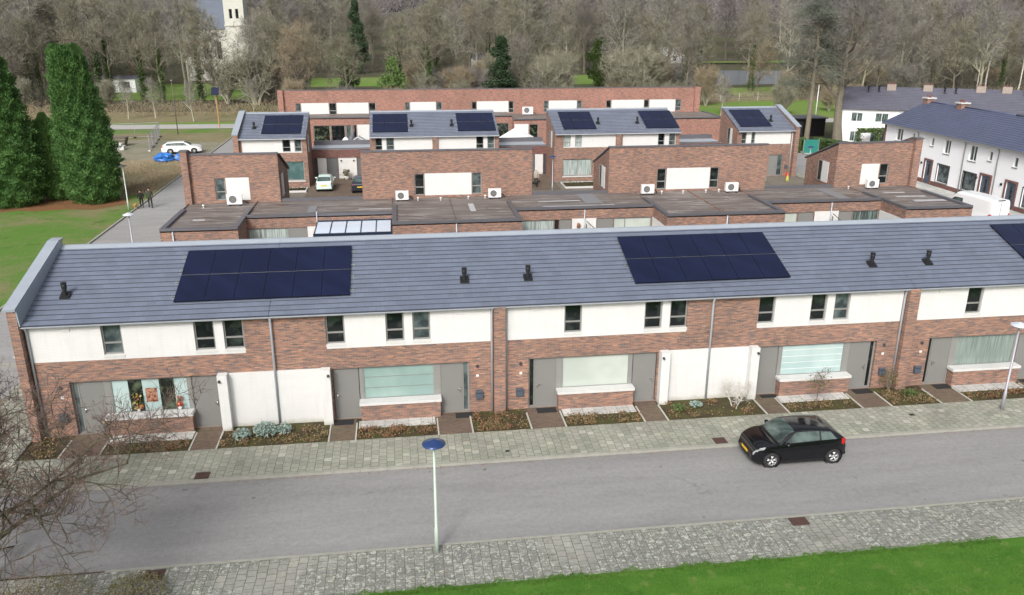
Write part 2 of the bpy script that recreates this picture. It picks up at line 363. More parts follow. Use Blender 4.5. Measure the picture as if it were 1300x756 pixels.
# ------------------------------------------------------------------ mesh builder
class MB:
    def __init__(s): s.v = []; s.f = []; s.m = []; s.cm = 0
    def quad(s, a, b, c, d): s.poly((a, b, c, d))
    def poly(s, pts):
        i = len(s.v); s.v += [tuple(p) for p in pts]; s.f.append(tuple(range(i, i+len(pts)))); s.m.append(s.cm)
    def box(s, x0, x1, y0, y1, z0, z1):
        if x0 > x1: x0, x1 = x1, x0
        if y0 > y1: y0, y1 = y1, y0
        i = len(s.v)
        s.v += [(x0, y0, z0), (x1, y0, z0), (x1, y1, z0), (x0, y1, z0), (x0, y0, z1), (x1, y0, z1), (x1, y1, z1), (x0, y1, z1)]
        for q in ((3, 2, 1, 0), (4, 5, 6, 7), (0, 1, 5, 4), (1, 2, 6, 5), (2, 3, 7, 6), (3, 0, 4, 7)):
            s.f.append(tuple(i+k for k in q)); s.m.append(s.cm)
        return s
    def boxT(s, T, u0, u1, z0, z1, d0, d1):
        a = T(u0, z0, d0); b = T(u1, z1, d1)
        s.box(a[0], b[0], a[1], b[1], a[2], b[2]); return s
    def prism(s, prof, axis, a, b):
        """extrude a closed 2D profile along an axis; prof points are the two other coordinates in order"""
        def P(p, t):
            return (t, p[0], p[1]) if axis == 'x' else (p[0], t, p[1]) if axis == 'y' else (p[0], p[1], t)
        n = len(prof); i = len(s.v)
        s.v += [P(p, a) for p in prof] + [P(p, b) for p in prof]
        for k in range(n):
            s.f.append((i+k, i+(k+1) % n, i+n+(k+1) % n, i+n+k)); s.m.append(s.cm)
        s.f.append(tuple(i+k for k in range(n-1, -1, -1))); s.m.append(s.cm)
        s.f.append(tuple(i+n+k for k in range(n))); s.m.append(s.cm)
        return s
    def tube(s, pts, rad, n=8, cap=True):
        pts = [Vector(p) for p in pts]
        if not hasattr(rad, '__len__'): rad = [rad]*len(pts)
        i0 = len(s.v); prev = None
        for k, p in enumerate(pts):
            t = (pts[min(k+1, len(pts)-1)] - pts[max(k-1, 0)])
            if t.length < 1e-9: t = Vector((0, 0, 1))
            t.normalize()
            if prev is None:
                a = t.orthogonal().normalized()
            else:
                a = prev - t*prev.dot(t)
                a = a.normalized() if a.length > 1e-6 else t.orthogonal().normalized()
            prev = a; b = t.cross(a)
            for j in range(n):
                an = 2*PI*j/n
                s.v.append(tuple(p + (a*math.cos(an) + b*math.sin(an))*rad[k]))
        for k in range(len(pts)-1):
            for j in range(n):
                s.f.append((i0+k*n+j, i0+k*n+(j+1) % n, i0+(k+1)*n+(j+1) % n, i0+(k+1)*n+j)); s.m.append(s.cm)
        if cap:
            s.f.append(tuple(i0+j for j in range(n-1, -1, -1))); s.m.append(s.cm)
            e = i0+(len(pts)-1)*n; s.f.append(tuple(e+j for j in range(n))); s.m.append(s.cm)
        return s
    def lathe(s, prof, c, n=24, axis='z'):
        """prof: list of (r, h)"""
        i0 = len(s.v)
        for r, h in prof:
            for j in range(n):
                an = 2*PI*j/n; a, b = r*math.cos(an), r*math.sin(an)
                if axis == 'z': s.v.append((c[0]+a, c[1]+b, c[2]+h))
                elif axis == 'y': s.v.append((c[0]+a, c[1]+h, c[2]+b))
                else: s.v.append((c[0]+h, c[1]+a, c[2]+b))
        for k in range(len(prof)-1):
            for j in range(n):
                s.f.append((i0+k*n+j, i0+k*n+(j+1) % n, i0+(k+1)*n+(j+1) % n, i0+(k+1)*n+j)); s.m.append(s.cm)
        return s
    def blob(s, c, r, n=10, seed=0, amp=.2, flat=1.0):
        rr = random.Random(seed); i0 = len(s.v)
        rows = n//2+1
        for a in range(rows+1):
            th = PI*a/rows
            for j in range(n):
                ph = 2*PI*j/n; k = 1+(amp*(rr.random()-.5) if 0 < a < rows else 0)
                s.v.append((c[0]+r[0]*k*math.sin(th)*math.cos(ph), c[1]+r[1]*k*math.sin(th)*math.sin(ph), c[2]+r[2]*k*math.cos(th)*flat))
        for a in range(rows):
            for j in range(n):
                s.f.append((i0+a*n+j, i0+a*n+(j+1) % n, i0+(a+1)*n+(j+1) % n, i0+(a+1)*n+j)); s.m.append(s.cm)
        return s

def base_of(o):
    return Vector((0, 0, 0)) if o is None else o.matrix_basis.translation.copy() + (base_of(o.parent) if o.parent else Vector((0, 0, 0)))

def build(name, mb, mats, parent=None, smooth=False, bevel=0.0):
    """one mesh object; builder coordinates are world coordinates, moved under the parent's origin.
    A part of a part gets its origin from its parent as well."""
    if not isinstance(mats, (list, tuple)): mats = [mats]
    me = bpy.data.meshes.new(name)
    off = base_of(parent)
    if parent is None:
        # top-level single mesh: origin at its base
        if mb.v:
            xs = [p[0] for p in mb.v]; ys = [p[1] for p in mb.v]; zs = [p[2] for p in mb.v]
            off = Vector(((min(xs)+max(xs))/2, (min(ys)+max(ys))/2, min(zs)))
    me.from_pydata([(p[0]-off[0], p[1]-off[1], p[2]-off[2]) for p in mb.v], [], mb.f)
    for m in mats: me.materials.append(M[m])
    if len(mats) > 1: me.polygons.foreach_set('material_index', mb.m)
    if smooth: me.polygons.foreach_set('use_smooth', [True]*len(me.polygons))
    me.update()
    o = bpy.data.objects.new(name, me); COL.objects.link(o)
    if parent is not None: o.parent = parent
    else: o.location = off
    if bevel:
        bv = o.modifiers.new('bevel', 'BEVEL'); bv.width = bevel; bv.segments = 2; bv.limit_method = 'ANGLE'
    return o

def islands(name, mb, mats, parent):
    # every separate patch of wall becomes a part of its own
    key = {}; par = list(range(len(mb.f)))
    def find(a):
        while par[a] != a: par[a] = par[par[a]]; a = par[a]
        return a
    for i, f in enumerate(mb.f):
        for v in f:
            k = tuple(round(c, 3) for c in mb.v[v])
            if k in key: par[find(i)] = find(key[k])
            else: key[k] = i
    gr = {}
    for i in range(len(mb.f)): gr.setdefault(find(i), []).append(i)
    for fs in gr.values():
        b = MB()
        for i in fs: b.poly([mb.v[v] for v in mb.f[i]])
        build(name, b, mats, parent)

def tag(o, label=None, cat=None, group=None, kind=None):
    if label: o['label'] = label
    if cat: o['category'] = cat
    if group: o['group'] = group
    if kind: o['kind'] = kind
    return o

def thing(name, loc, label, cat, group=None):
    o = bpy.data.objects.new(name, None); COL.objects.link(o); o.location = loc; o.empty_display_size = .3
    return tag(o, label, cat, group)

def copy_tree(o, parent=None):
    c = o.copy(); COL.objects.link(c); c.parent = parent
    for ch in [k for k in o.children]: copy_tree(ch, c)
    return c

def struct(name, mb, mat, smooth=False):
    me = bpy.data.meshes.new(name); me.from_pydata(mb.v, [], mb.f); me.materials.append(M[mat]); me.update()
    o = bpy.data.objects.new(name, me); COL.objects.link(o); o['kind'] = 'structure'; return o

def sheet(pts, z):
    b = MB(); b.poly([(p[0], p[1], z) for p in pts]); return b
def rect(x0, x1, y0, y1, z): return sheet([(x0, y0), (x1, y0), (x1, y1), (x0, y1)], z)

# ------------------------------------------------------------------ planes for facades:  T(u, z, d)  d = depth into the wall
def TS(x0, y0, s=1): return lambda u, z, d: (x0+s*u, y0+d, z)          # faces the camera (-Y)
def TW(x0, y0, s=1): return lambda u, z, d: (x0+d, y0+s*u, z)          # faces -X
def TE(x0, y0, s=1): return lambda u, z, d: (x0-d, y0+s*u, z)          # faces +X
def TN(x0, y0, s=1): return lambda u, z, d: (x0+s*u, y0-d, z)          # faces +Y

def facade(T, us, zs, matf, holes, depth=.12):
    """grid wall with real openings. us, zs breakpoints; matf(u,z)->key; holes list of (u0,u1,z0,z1). returns {key: MB}"""
    for h in holes: us = us+[h[0], h[1]]; zs = zs+[h[2], h[3]]
    us = sorted(set(round(k, 4) for k in us)); zs = sorted(set(round(k, 4) for k in zs))
    def hole(u, z): return any(h[0] < u < h[1] and h[2] < z < h[3] for h in holes)
    res = {}
    nu, nz = len(us)-1, len(zs)-1
    g = [[None if hole((us[i]+us[i+1])/2, (zs[j]+zs[j+1])/2) else matf((us[i]+us[i+1])/2, (zs[j]+zs[j+1])/2) for j in range(nz)] for i in range(nu)]
    for i in range(nu):
        for j in range(nz):
            k = g[i][j]
            if k is None: continue
            b = res.setdefault(k, MB()); a0, a1, b0, b1 = us[i], us[i+1], zs[j], zs[j+1]
            b.quad(T(a0, b0, 0), T(a1, b0, 0), T(a1, b1, 0), T(a0, b1, 0))
            for (di, dj, p, q) in ((-1, 0, (a0, b0), (a0, b1)), (1, 0, (a1, b0), (a1, b1)), (0, -1, (a0, b0), (a1, b0)), (0, 1, (a0, b1), (a1, b1))):
                ii, jj = i+di, j+dj
                if 0 <= ii < nu and 0 <= jj < nz and g[ii][jj] is None:
                    b.quad(T(p[0], p[1], 0), T(q[0], q[1], 0), T(q[0], q[1], depth), T(p[0], p[1], depth))
    return res

def window(root, T, u0, u1, z0, z1, d=.09, glass='glass', transom=None, mull=(), fw=.055, fm='frame', pane_specs=None, label=None):
    """a window part (frame) with a pane sub-part; d = depth of the frame face"""
    if u0 > u1: u0, u1 = u1, u0
    b = MB(); D1 = d+.07
    b.boxT(T, u0, u0+fw, z0, z1, d, D1); b.boxT(T, u1-fw, u1, z0, z1, d, D1)
    b.boxT(T, u0+fw, u1-fw, z0, z0+fw, d, D1); b.boxT(T, u0+fw, u1-fw, z1-fw, z1, d, D1)
    if transom: b.boxT(T, u0+fw, u1-fw, transom-fw*.55, transom+fw*.55, d-.008, D1)
    for mu in mull: b.boxT(T, mu-fw*.5, mu+fw*.5, z0+fw, z1-fw, d-.004, D1)
    w = build('window', b, fm, root)
    if label: w['label'] = label
    p = MB(); dd = d+.04
    if pane_specs:
        keys = []
        for (a, c, k) in pane_specs:
            if k not in keys: keys.append(k)
            p.cm = keys.index(k); p.quad(T(a, z0+.02, dd), T(c, z0+.02, dd), T(c, z1-.02, dd), T(a, z1-.02, dd))
        build('pane', p, keys, w)
    else:
        p.quad(T(u0+.02, z0+.02, dd), T(u1-.02, z0+.02, dd), T(u1-.02, z1-.02, dd), T(u0+.02, z1-.02, dd))
        build('pane', p, glass, w)
    return w

def door(root, T, u0, u1, z0, z1, d=.1, mat='door', hside=1, handle=True):
    if u0 > u1: u0, u1 = u1, u0; 
    b = MB(); b.boxT(T, u0, u1, z0, z1, d, d+.06)
    b.boxT(T, u0, u0+.02, z0, z1, d-.012, d); b.boxT(T, u1-.02, u1, z0, z1, d-.012, d); b.boxT(T, u0+.02, u1-.02, z1-.03, z1, d-.012, d)
    o = build('door', b, mat, root)
    if handle:
        h = MB(); hu = u1-.12 if hside > 0 else u0+.12
        h.boxT(T, hu-.025, hu+.025, z0+.88, z0+1.12, d-.03, d); h.boxT(T, hu-.13 if hside > 0 else hu, hu if hside > 0 else hu+.13, z0+1.02, z0+1.05, d-.07, d-.03)
        build('handle', h, 'metal', o)
    return o

def tiled(root, x0, x1, y0, z0, y1, z1, rows, mat='tile', axis='x', thick=.12, name='roof'):
    """monopitch of overlapping tile courses rising from (y0,z0) to (y1,z1); axis y: courses run along Y"""
    b = MB()
    def P(a, t, dz):
        c = y0+(y1-y0)*t; z = z0+(z1-z0)*t+dz
        return (a, c, z) if axis == 'x' else (c, a, z)
    lap = .016/abs(y1-y0); hh = .030
    for i in range(rows):
        t0, t1 = i/rows, (i+1)/rows; tf = t0-lap
        b.cm = 0
        b.quad(P(x0, tf, hh), P(x1, tf, hh), P(x1, t1-lap*1.6, .006), P(x0, t1-lap*1.6, .006))
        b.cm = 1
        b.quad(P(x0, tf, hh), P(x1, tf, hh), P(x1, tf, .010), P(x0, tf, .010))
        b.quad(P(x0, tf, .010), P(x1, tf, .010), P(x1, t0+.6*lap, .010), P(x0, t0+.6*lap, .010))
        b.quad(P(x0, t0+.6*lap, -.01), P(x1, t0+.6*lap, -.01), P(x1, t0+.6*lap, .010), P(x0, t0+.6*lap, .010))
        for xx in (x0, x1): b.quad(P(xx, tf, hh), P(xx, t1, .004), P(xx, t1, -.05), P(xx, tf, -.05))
    b.cm = 0
    b.quad(P(x0, 0, -.05), P(x1, 0, -.05), P(x1, 1, -thick), P(x0, 1, -thick))
    for xx in (x0, x1): b.quad(P(xx, 0, -.05), P(xx, 0, .03), P(xx, 1, .004), P(xx, 1, -thick))
    return build(name, b, [mat, 'tile_edge_shade'], root)

def pipe(root, pts, r=.045, mat='zinc', name='drainpipe'):
    b = MB(); b.tube(pts, r, 8); return build(name, b, mat, root, True)

def roof_vent(root, x, y, z, s=1.0):
    b = MB()
    b.prism([(y-.24*s, z-.07), (y+.24*s, z+.10), (y+.24*s, z+.14), (y-.24*s, z-.03)], 'x', x-.24*s, x+.24*s)
    b.lathe([(.10*s, .0), (.09*s, .36*s), (.135*s, .38*s), (.135*s, .56*s), (.11*s, .60*s), (.145*s, .62*s), (.145*s, .72*s), (.02, .74*s)], (x, y, z), 14)
    return build('roof_vent', b, 'black', root, False)

def solar_array(root, x0, y0, ncol, nrow, pw, ph, zf, slope, lift=.11, proud=True):
    """panels lie parallel to a roof that rises with y; zf(y) = roof height"""
    c, s_ = math.cos(slope), math.sin(slope)
    for r in range(nrow):
        for k in range(ncol):
            b = MB(); g = .004
            a0, a1 = x0+k*pw+g/2, x0+(k+1)*pw-g/2
            ya, yb = y0+(r*(ph+.03))*c, y0+(r*(ph+.03)+ph-g)*c
            za, zb = zf(ya)+lift, zf(yb)+lift
            t = .035
            b.cm = 0
            f = .011
            def Q(xa, xb, y_0, y_1, dz, m):
                b.cm = m
                b.quad((xa, y_0, zf(y_0)+lift+dz), (xb, y_0, zf(y_0)+lift+dz), (xb, y_1, zf(y_1)+lift+dz), (xa, y_1, zf(y_1)+lift+dz))
            Q(a0+f, a1-f, ya+f, yb-f, .0, 0)
            for (p, q, m1, n1) in ((a0, a1, ya, ya+f), (a0, a1, yb-f, yb), (a0, a0+f, ya+f, yb-f), (a1-f, a1, ya+f, yb-f)): Q(p, q, m1, n1, .004, 1)
            b.cm = 1
            b.quad((a0, ya, za+.004), (a1, ya, za+.004), (a1, ya, za-t), (a0, ya, za-t))
            b.quad((a0, yb, zb+.004), (a1, yb, zb+.004), (a1, yb, zb-t), (a0, yb, zb-t))
            b.quad((a0, ya, za+.004), (a0, yb, zb+.004), (a0, yb, zb-t), (a0, ya, za-t))
            b.quad((a1, ya, za+.004), (a1, yb, zb+.004), (a1, yb, zb-t), (a1, ya, za-t))
            build('solar_panel', b, ['solar', 'solar_fr'], root)
    # mounting rails
    b = MB(); xe = x0+ncol*pw
    for r in range(nrow):
        for q in ((.22, .78) if nrow > 1 else (.5,)):
            y = y0+(r*(ph+.03)+ph*q)*c
            b.box(x0-.10, xe+.10, y-.02, y+.02, zf(y)+lift-.075, zf(y)+lift-.04)
            b.box(xe+.10, xe+.16, y-.04, y+.04, zf(y)+.02, zf(y)+lift-.03); b.box(x0-.16, x0-.10, y-.04, y+.04, zf(y)+.02, zf(y)+lift-.03)
    if nrow > 1:
        y = y0+(ph+.005)*c; b.box(x0, xe, y-.004, y+.02, zf(y)+lift-.03, zf(y)+lift+.006)
    build('mounting_rail', b, 'rail', root)
# ------------------------------------------------------------------ row 1: the terrace along the street
TAN = .364; SL = math.atan(TAN)
YF = 32.0
def zr1(y): return 4.95 + (y-31.72)*TAN
LA, LB, LC, LD, LE = -14.68, 3.87, 3.87, 22.41, 22.41
UW = 9.27

def art_mat():
    m, nt, b = new_mat('abstract_picture'); g = N(nt)
    n = g.noise(g.pos(), 5.0, 4, .6, 1.5)
    nt.links.new(g.ramp(n, [(.35, (.03, .012, .01)), (.47, (.20, .05, .03)), (.55, (.5, .28, .18)), (.66, (.10, .02, .03))]), b.inputs['Base Color'])
    return m
M['paintart'] = art_mat()

def front_house(P, s, kind, label, solar=None, vent_u=None, big='frost', upglass=('glass',)*3, side_glass='frost', end=None, swapdoor=False, nest=1.5, mats=True):
    root = thing('terraced_house', (P+s*UW/2, YF, 0), label, 'house', 'terraced houses of the front row')
    T = TS(P, YF, s)
    GZ = .06
    if kind == 'R': wins = [(2.79, 3.55), (6.29, 7.07), (7.42, 8.20)]; wend = 8.20
    else: wins = [(2.87, 3.60), (3.95, 4.70), (6.36, 7.12)]; wend = 7.12
    WZ0, WZ1 = 3.50, 4.76
    rec = (1.28, 6.98, GZ, 2.40)
    holes = [(a, c, WZ0, WZ1) for a, c in wins] + [rec]
    w0 = .10 if end == 'left' else .36
    def mf(u, z):
        if w0 < u < wend and 3.30 < z: return 'white'
        return 'brick'
    us = [0.0, w0, wend, UW]; zs = [0.0, 3.30, 4.92]
    # the white storage wall stands 7 cm proud, the brick above it stays flush
    res = facade(T, us, zs, mf, holes, .14)
    if s > 0 and end != 'left':      # pier on the party line
        res['brick'].box(P-.24, P+.24, YF-.32, YF-.002, 0, 4.90)
    # return walls, party wall and rear wall
    bb = res['brick']
    xa, xb = sorted((P, P+s*UW))
    bb.box(xa, xb, 36.62, 36.80, 0, 6.62)
    bb.quad((xa+.002, YF+.01, 0), (xa+.002, 36.62, 0), (xa+.002, 36.62, 6.5), (xa+.002, YF+.01, 4.85))
    bb.quad((xb-.002, YF+.01, 0), (xb-.002, 36.62, 0), (xb-.002, 36.62, 6.5), (xb-.002, YF+.01, 4.85))
    # wall box under the big window
    bb.boxT(T, 2.55, 5.88, 0, .78, -.30, .10)
    if end == 'left':
        bb.prism([(31.62, 0), (36.98, 0), (36.98, 7.02), (36.55, 7.02), (31.62, 5.62)], 'x', P-.34, P-.004)
    if end == 'right':
        bb.prism([(31.62, 0), (36.98, 0), (36.98, 7.02), (36.55, 7.02), (31.62, 5.62)], 'x', P+.004, P+.34)
    build('brick_wall', bb, 'brick', root)
    wm = res['white']
    islands('white_wall', wm, 'white', root)
    if end:
        x0, x1 = (P-.42, P+.04) if end == 'left' else (P-.04, P+.42)
        b = MB(); b.prism([(31.54, 5.60), (36.55, 7.02), (37.04, 7.02), (37.04, 7.09), (36.53, 7.09), (31.52, 5.70)], 'x', x0, x1)
        xx = P+.03 if end == 'left' else P-.03
        b.prism([(31.66, 4.95), (36.8, 6.79), (36.8, 7.04), (36.53, 7.04), (31.6, 5.62)], 'x', xx-.025, xx+.025)
        build('coping', b, 'coping', root)
    # storage wall with its fins
    b = MB()
    b.boxT(T, 7.22, UW, 0, 2.46, -.07, -.004); b.boxT(T, 7.04, 7.42, 0, 2.52, -.42, -.072)
    b.boxT(T, 7.05, 7.22, 0, 2.46, -.071, -.004)
    build('storage_wall', b, 'white', root)
    # windows
    for k, (a, c) in enumerate(wins):
        window(root, T, a, c, WZ0, WZ1, .085, upglass[k], transom=3.98, fw=.06)
        b = MB(); b.boxT(T, a-.02, c+.02, WZ0-.10, WZ0-.003, -.03, .08); build('window_sill', b, 'conc', root)
    # recess: sidelight, front door, panel, big window, panel, storage door
    R = TS(P, YF+.13, s)
    b = MB()
    for (a, c, z0, z1) in ((1.28, 1.31, GZ, 2.40), (2.50, 2.75, .85, 2.40), (5.76, 5.90, .85, 2.40)): b.boxT(R, a, c, z0, z1, .0, .08)
    b.boxT(R, 1.28, 6.98, 2.355, 2.41, -.012, .09); b.boxT(R, 2.50, 2.56, GZ, .86, 0, .08); b.boxT(R, 5.87, 5.93, GZ, .86, 0, .08)
    b.boxT(R, 1.28, 6.98, GZ-.06, GZ+.01, -.02, .09)
    build('door_surround', b, 'frame', root)
    window(root, R, 1.31, 1.55, GZ+.02, 2.35, .01, side_glass, fw=.035)
    door(root, R, 1.555, 2.495, GZ+.02, 2.35, .01, 'door', -1)
    window(root, R, 2.75, 5.76, .86, 2.352, .01, big if not isinstance(big, list) else 'frost', pane_specs=[(P*0+a, c, k) for a, c, k in big] if isinstance(big, list) else None, fw=.05,
           label=None)
    door(root, R, 5.93, 6.96, GZ+.02, 2.35, .01, 'door', 1)
    if big in ('frost', 'frost_lt'):       # seams of the pleated screen behind the pane
        b = MB()
        for z in ((1.37, 1.86) if big == 'frost' else (1.17, 1.48, 1.78, 2.08)): b.boxT(R, 2.81, 5.70, z-.008, z+.008, .034, .046)
        build('screen_seam', b, 'frame' if big == 'frost' else 'frame_w', root)
    b = MB(); b.boxT(T, 2.50, 5.93, .78, .90, -.35, .12); build('window_sill', b, 'conc', root)
    # eaves, gutter, pipes
    b = MB(); b.box(xa, xb, 31.84, 31.998, 4.80, 4.93); build('eaves_board', b, 'frame_dk', root)
    b = MB(); n = 8
    prof = [(31.765+.075*math.cos(PI+PI*k/n), 4.90+.075*math.sin(PI+PI*k/n)*1.1) for k in range(n+1)]
    prof = prof + [(31.765+.066*math.cos(2*PI-PI*k/n), 4.905+.060*math.sin(2*PI-PI*k/n)) for k in range(n+1)]
    b.prism(prof, 'x', xa, xb); build('gutter', b, 'zinc', root)
    if end == 'left': px = P+.10
    else: px = P+s*.31
    pipe(root, [(px, 31.78, 4.86), (px, 31.90, 4.72), (px, 31.94, 4.5), (px, 31.94, .05)])
    if s > 0: xq = P+s*UW+.02; pipe(root, [(xq, 31.76, 4.86), (xq, 31.86, 4.70), (xq, 31.88, 4.5), (xq, 31.88, .05)], .048)
    # roof
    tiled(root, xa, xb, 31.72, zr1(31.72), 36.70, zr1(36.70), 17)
    b = MB(); b.prism([(36.45, zr1(36.45)+.02), (36.72, zr1(36.72)+.045), (36.86, zr1(36.72)+.045), (36.86, 6.45), (36.83, 6.45), (36.83, zr1(36.72)+.02)], 'x', xa, xb)
    build('ridge_flashing', b, 'coping', root)
    if vent_u is not None: roof_vent(root, P+s*vent_u, 33.35, zr1(33.35)+.05, .78)
    if solar: solar_array(root, solar[0], 32.66, 3, 2, solar[1], 1.735, zr1, SL)
    # rear ground-floor extension under a flat roof
    b = MB(); b.box(xa+.01, xb-.01, 36.81, 42.6, 0, 3.1); b.box(xa+.01, xb-.01, 42.3, 42.6, 3.1, 3.28); build('rear_extension', b, 'brick', root)
    b = MB(); b.box(xa+.012, xb-.012, 36.82, 42.28, 3.102, 3.14); build('flat_roof', b, 'roofing', root)
    # small fittings beside the front door
    b = MB(); b.boxT(T, .72, 1.03, .72, 1.06, -.16, -.003); o = build('letterbox', b, 'mailbox', root, bevel=.012)
    b = MB(); b.boxT(T, .76, .99, .97, 1.0, -.165, -.16); build('slot', b, 'black', o)
    b = MB(); b.boxT(T, .88, .99, 1.70, 1.80, -.02, -.003); build('house_number_plate', b, 'frame_w', root)
    b = MB(); b.lathe([(.0, -.06), (.06, -.06), (.075, 0)], (P+s*.93, YF, 2.18), 12, 'y'); build('wall_light', b, 'frame_dk', root)
    b = MB(); b.boxT(T, nest-.16, nest+.16, 4.58, 4.76, -.04, -.003); build('nest_box', b, 'white', root)
    b = MB(); b.boxT(T, 7.10, 7.16, 2.2, 2.36, -.50, -.425) if False else b.lathe([(0, -.09), (.05, -.09), (.06, 0)], (P+s*7.12, YF-.42, 2.28), 10, 'y'); build('wall_light', b, 'frame_dk', root)
    return root

A_big = [(2.78, 3.42, 'frost_lt'), (3.42, 3.96, 'room'), (3.96, 4.62, 'frost_lt'), (4.62, 5.20, 'room'), (5.20, 5.74, 'frost_lt')]
hA = front_house(LA, 1, 'R', 'left end house of the front terrace, gable parapet, flowers and a picture in its window', (-9.20, 1.16), 1.2, A_big, ('glass_mid', 'glass', 'glass'), 'glass_mid', 'left', nest=1.5)
hB = front_house(LB, -1, 'L', 'second house of the front terrace, teal screen with two seams in its big window', (-5.72, 1.16), 1.32, 'frost', ('glass_mid', 'glass', 'glass'), 'glass_mid', nest=1.66)
hC = front_house(LC, 1, 'R', 'middle house of the front terrace with a pale closed slatted blind in its big window', (9.87, 1.165), 1.42, 'blind', ('glass', 'glass', 'glass'), 'glass', nest=1.5)
hD = front_house(LD, -1, 'L', 'front terrace house above the black car, pale blue window screen with white lines', (13.365, 1.195), 1.27, 'frost_lt', ('glass_mid', 'glass', 'glass'), 'glass', nest=1.6)
hE = front_house(LE, 1, 'R', 'rightmost visible house of the front terrace, ribbed green blind behind the street lamp', (28.75, 1.16), 1.48, 'ribbed', ('glass', 'glass', 'glass'), 'glass', nest=1.5)
hF = front_house(LE+2*UW, -1, 'L', 'far right end house of the front terrace, beyond the frame, with gable parapet', (32.24, 1.16), 1.3, 'frost', end='right', nest=1.6)
# things on the window ledges of house A and others
R = TS(LA, YF+.13, 1)
b = MB(); b.boxT(R, 4.06, 4.50, 1.28, 1.90, .034, .046)
o = build('wall_picture', b, 'paintart'); tag(o, 'small dark red and orange picture hung in the left end house window', 'picture')
def flower(x, y, z, cols, label, n=26, h=.42, pot='frame_w', kind='flower_vase', cat='flowers', spread=.14):
    t = thing(kind, (x, y, z), label, cat)
    b = MB(); b.lathe([(0, 0), (.05, 0), (.075, .14), (.06, .15), (0, .14)], (x, y, z), 12); build('pot', b, pot, t, True)
    b = MB(); rr = random.Random(int(abs(x)*100))
    for k in range(n):
        a = rr.random()*6.28; r = spread*math.sqrt(rr.random()); zz = z+.15+rr.random()*(h-.15)
        c = Vector((x+r*math.cos(a), y+r*.5*math.sin(a), zz)); b.cm = rr.randrange(len(cols))
        d = Vector((rr.uniform(-1, 1), rr.uniform(-1, 1), rr.uniform(-.2, 1))).normalized()*.055; e = d.orthogonal().normalized()*.04
        b.quad(c-d, c+e, c+d, c-e)
    for k in range(6):
        a = rr.random()*6.28; b.cm = 0; b.tube([(x, y, z+.12), (x+.1*math.cos(a)*spread/.14, y+.04*math.sin(a), z+h*.8)], .006, 4, False)
    build('bouquet', b, cols, t); return t
flower(-10.95, 32.06, .905, ['green', 'yellow', 'orange'], 'yellow and orange flowers in a pot, left of the picture on the ledge', h=.8, n=60, spread=.2)
flower(-9.32, 32.06, .905, ['green', 'red', 'orange'], 'red flower doll in a small pot, right of the picture on the ledge', h=.6, n=50)

# ------------------------------------------------------------------ rows 2 to 4
def flat_roof_piece(root, x0, x1, y0, y1, z, south=True, north=True, west=False, east=False, ph=.16, skirt=True):
    b = MB(); b.box(x0, x1, y0, y1, z-.08, z); build('flat_roof', b, 'roofing', root)
    b = MB(); w = .30
    if south: b.box(x0, x1, y0-.02, y0+w, z+.002, z+ph)
    if north: b.box(x0, x1, y1-w, y1+.02, z+.002, z+ph)
    if west: b.box(x0-.02, x0+w, y0+w, y1-w, z+.003, z+ph-.002)
    if east: b.box(x1-w, x1+.02, y0+w, y1-w, z+.003, z+ph-.002)
    if b.v: build('roof_edge', b, 'coping_dark', root)

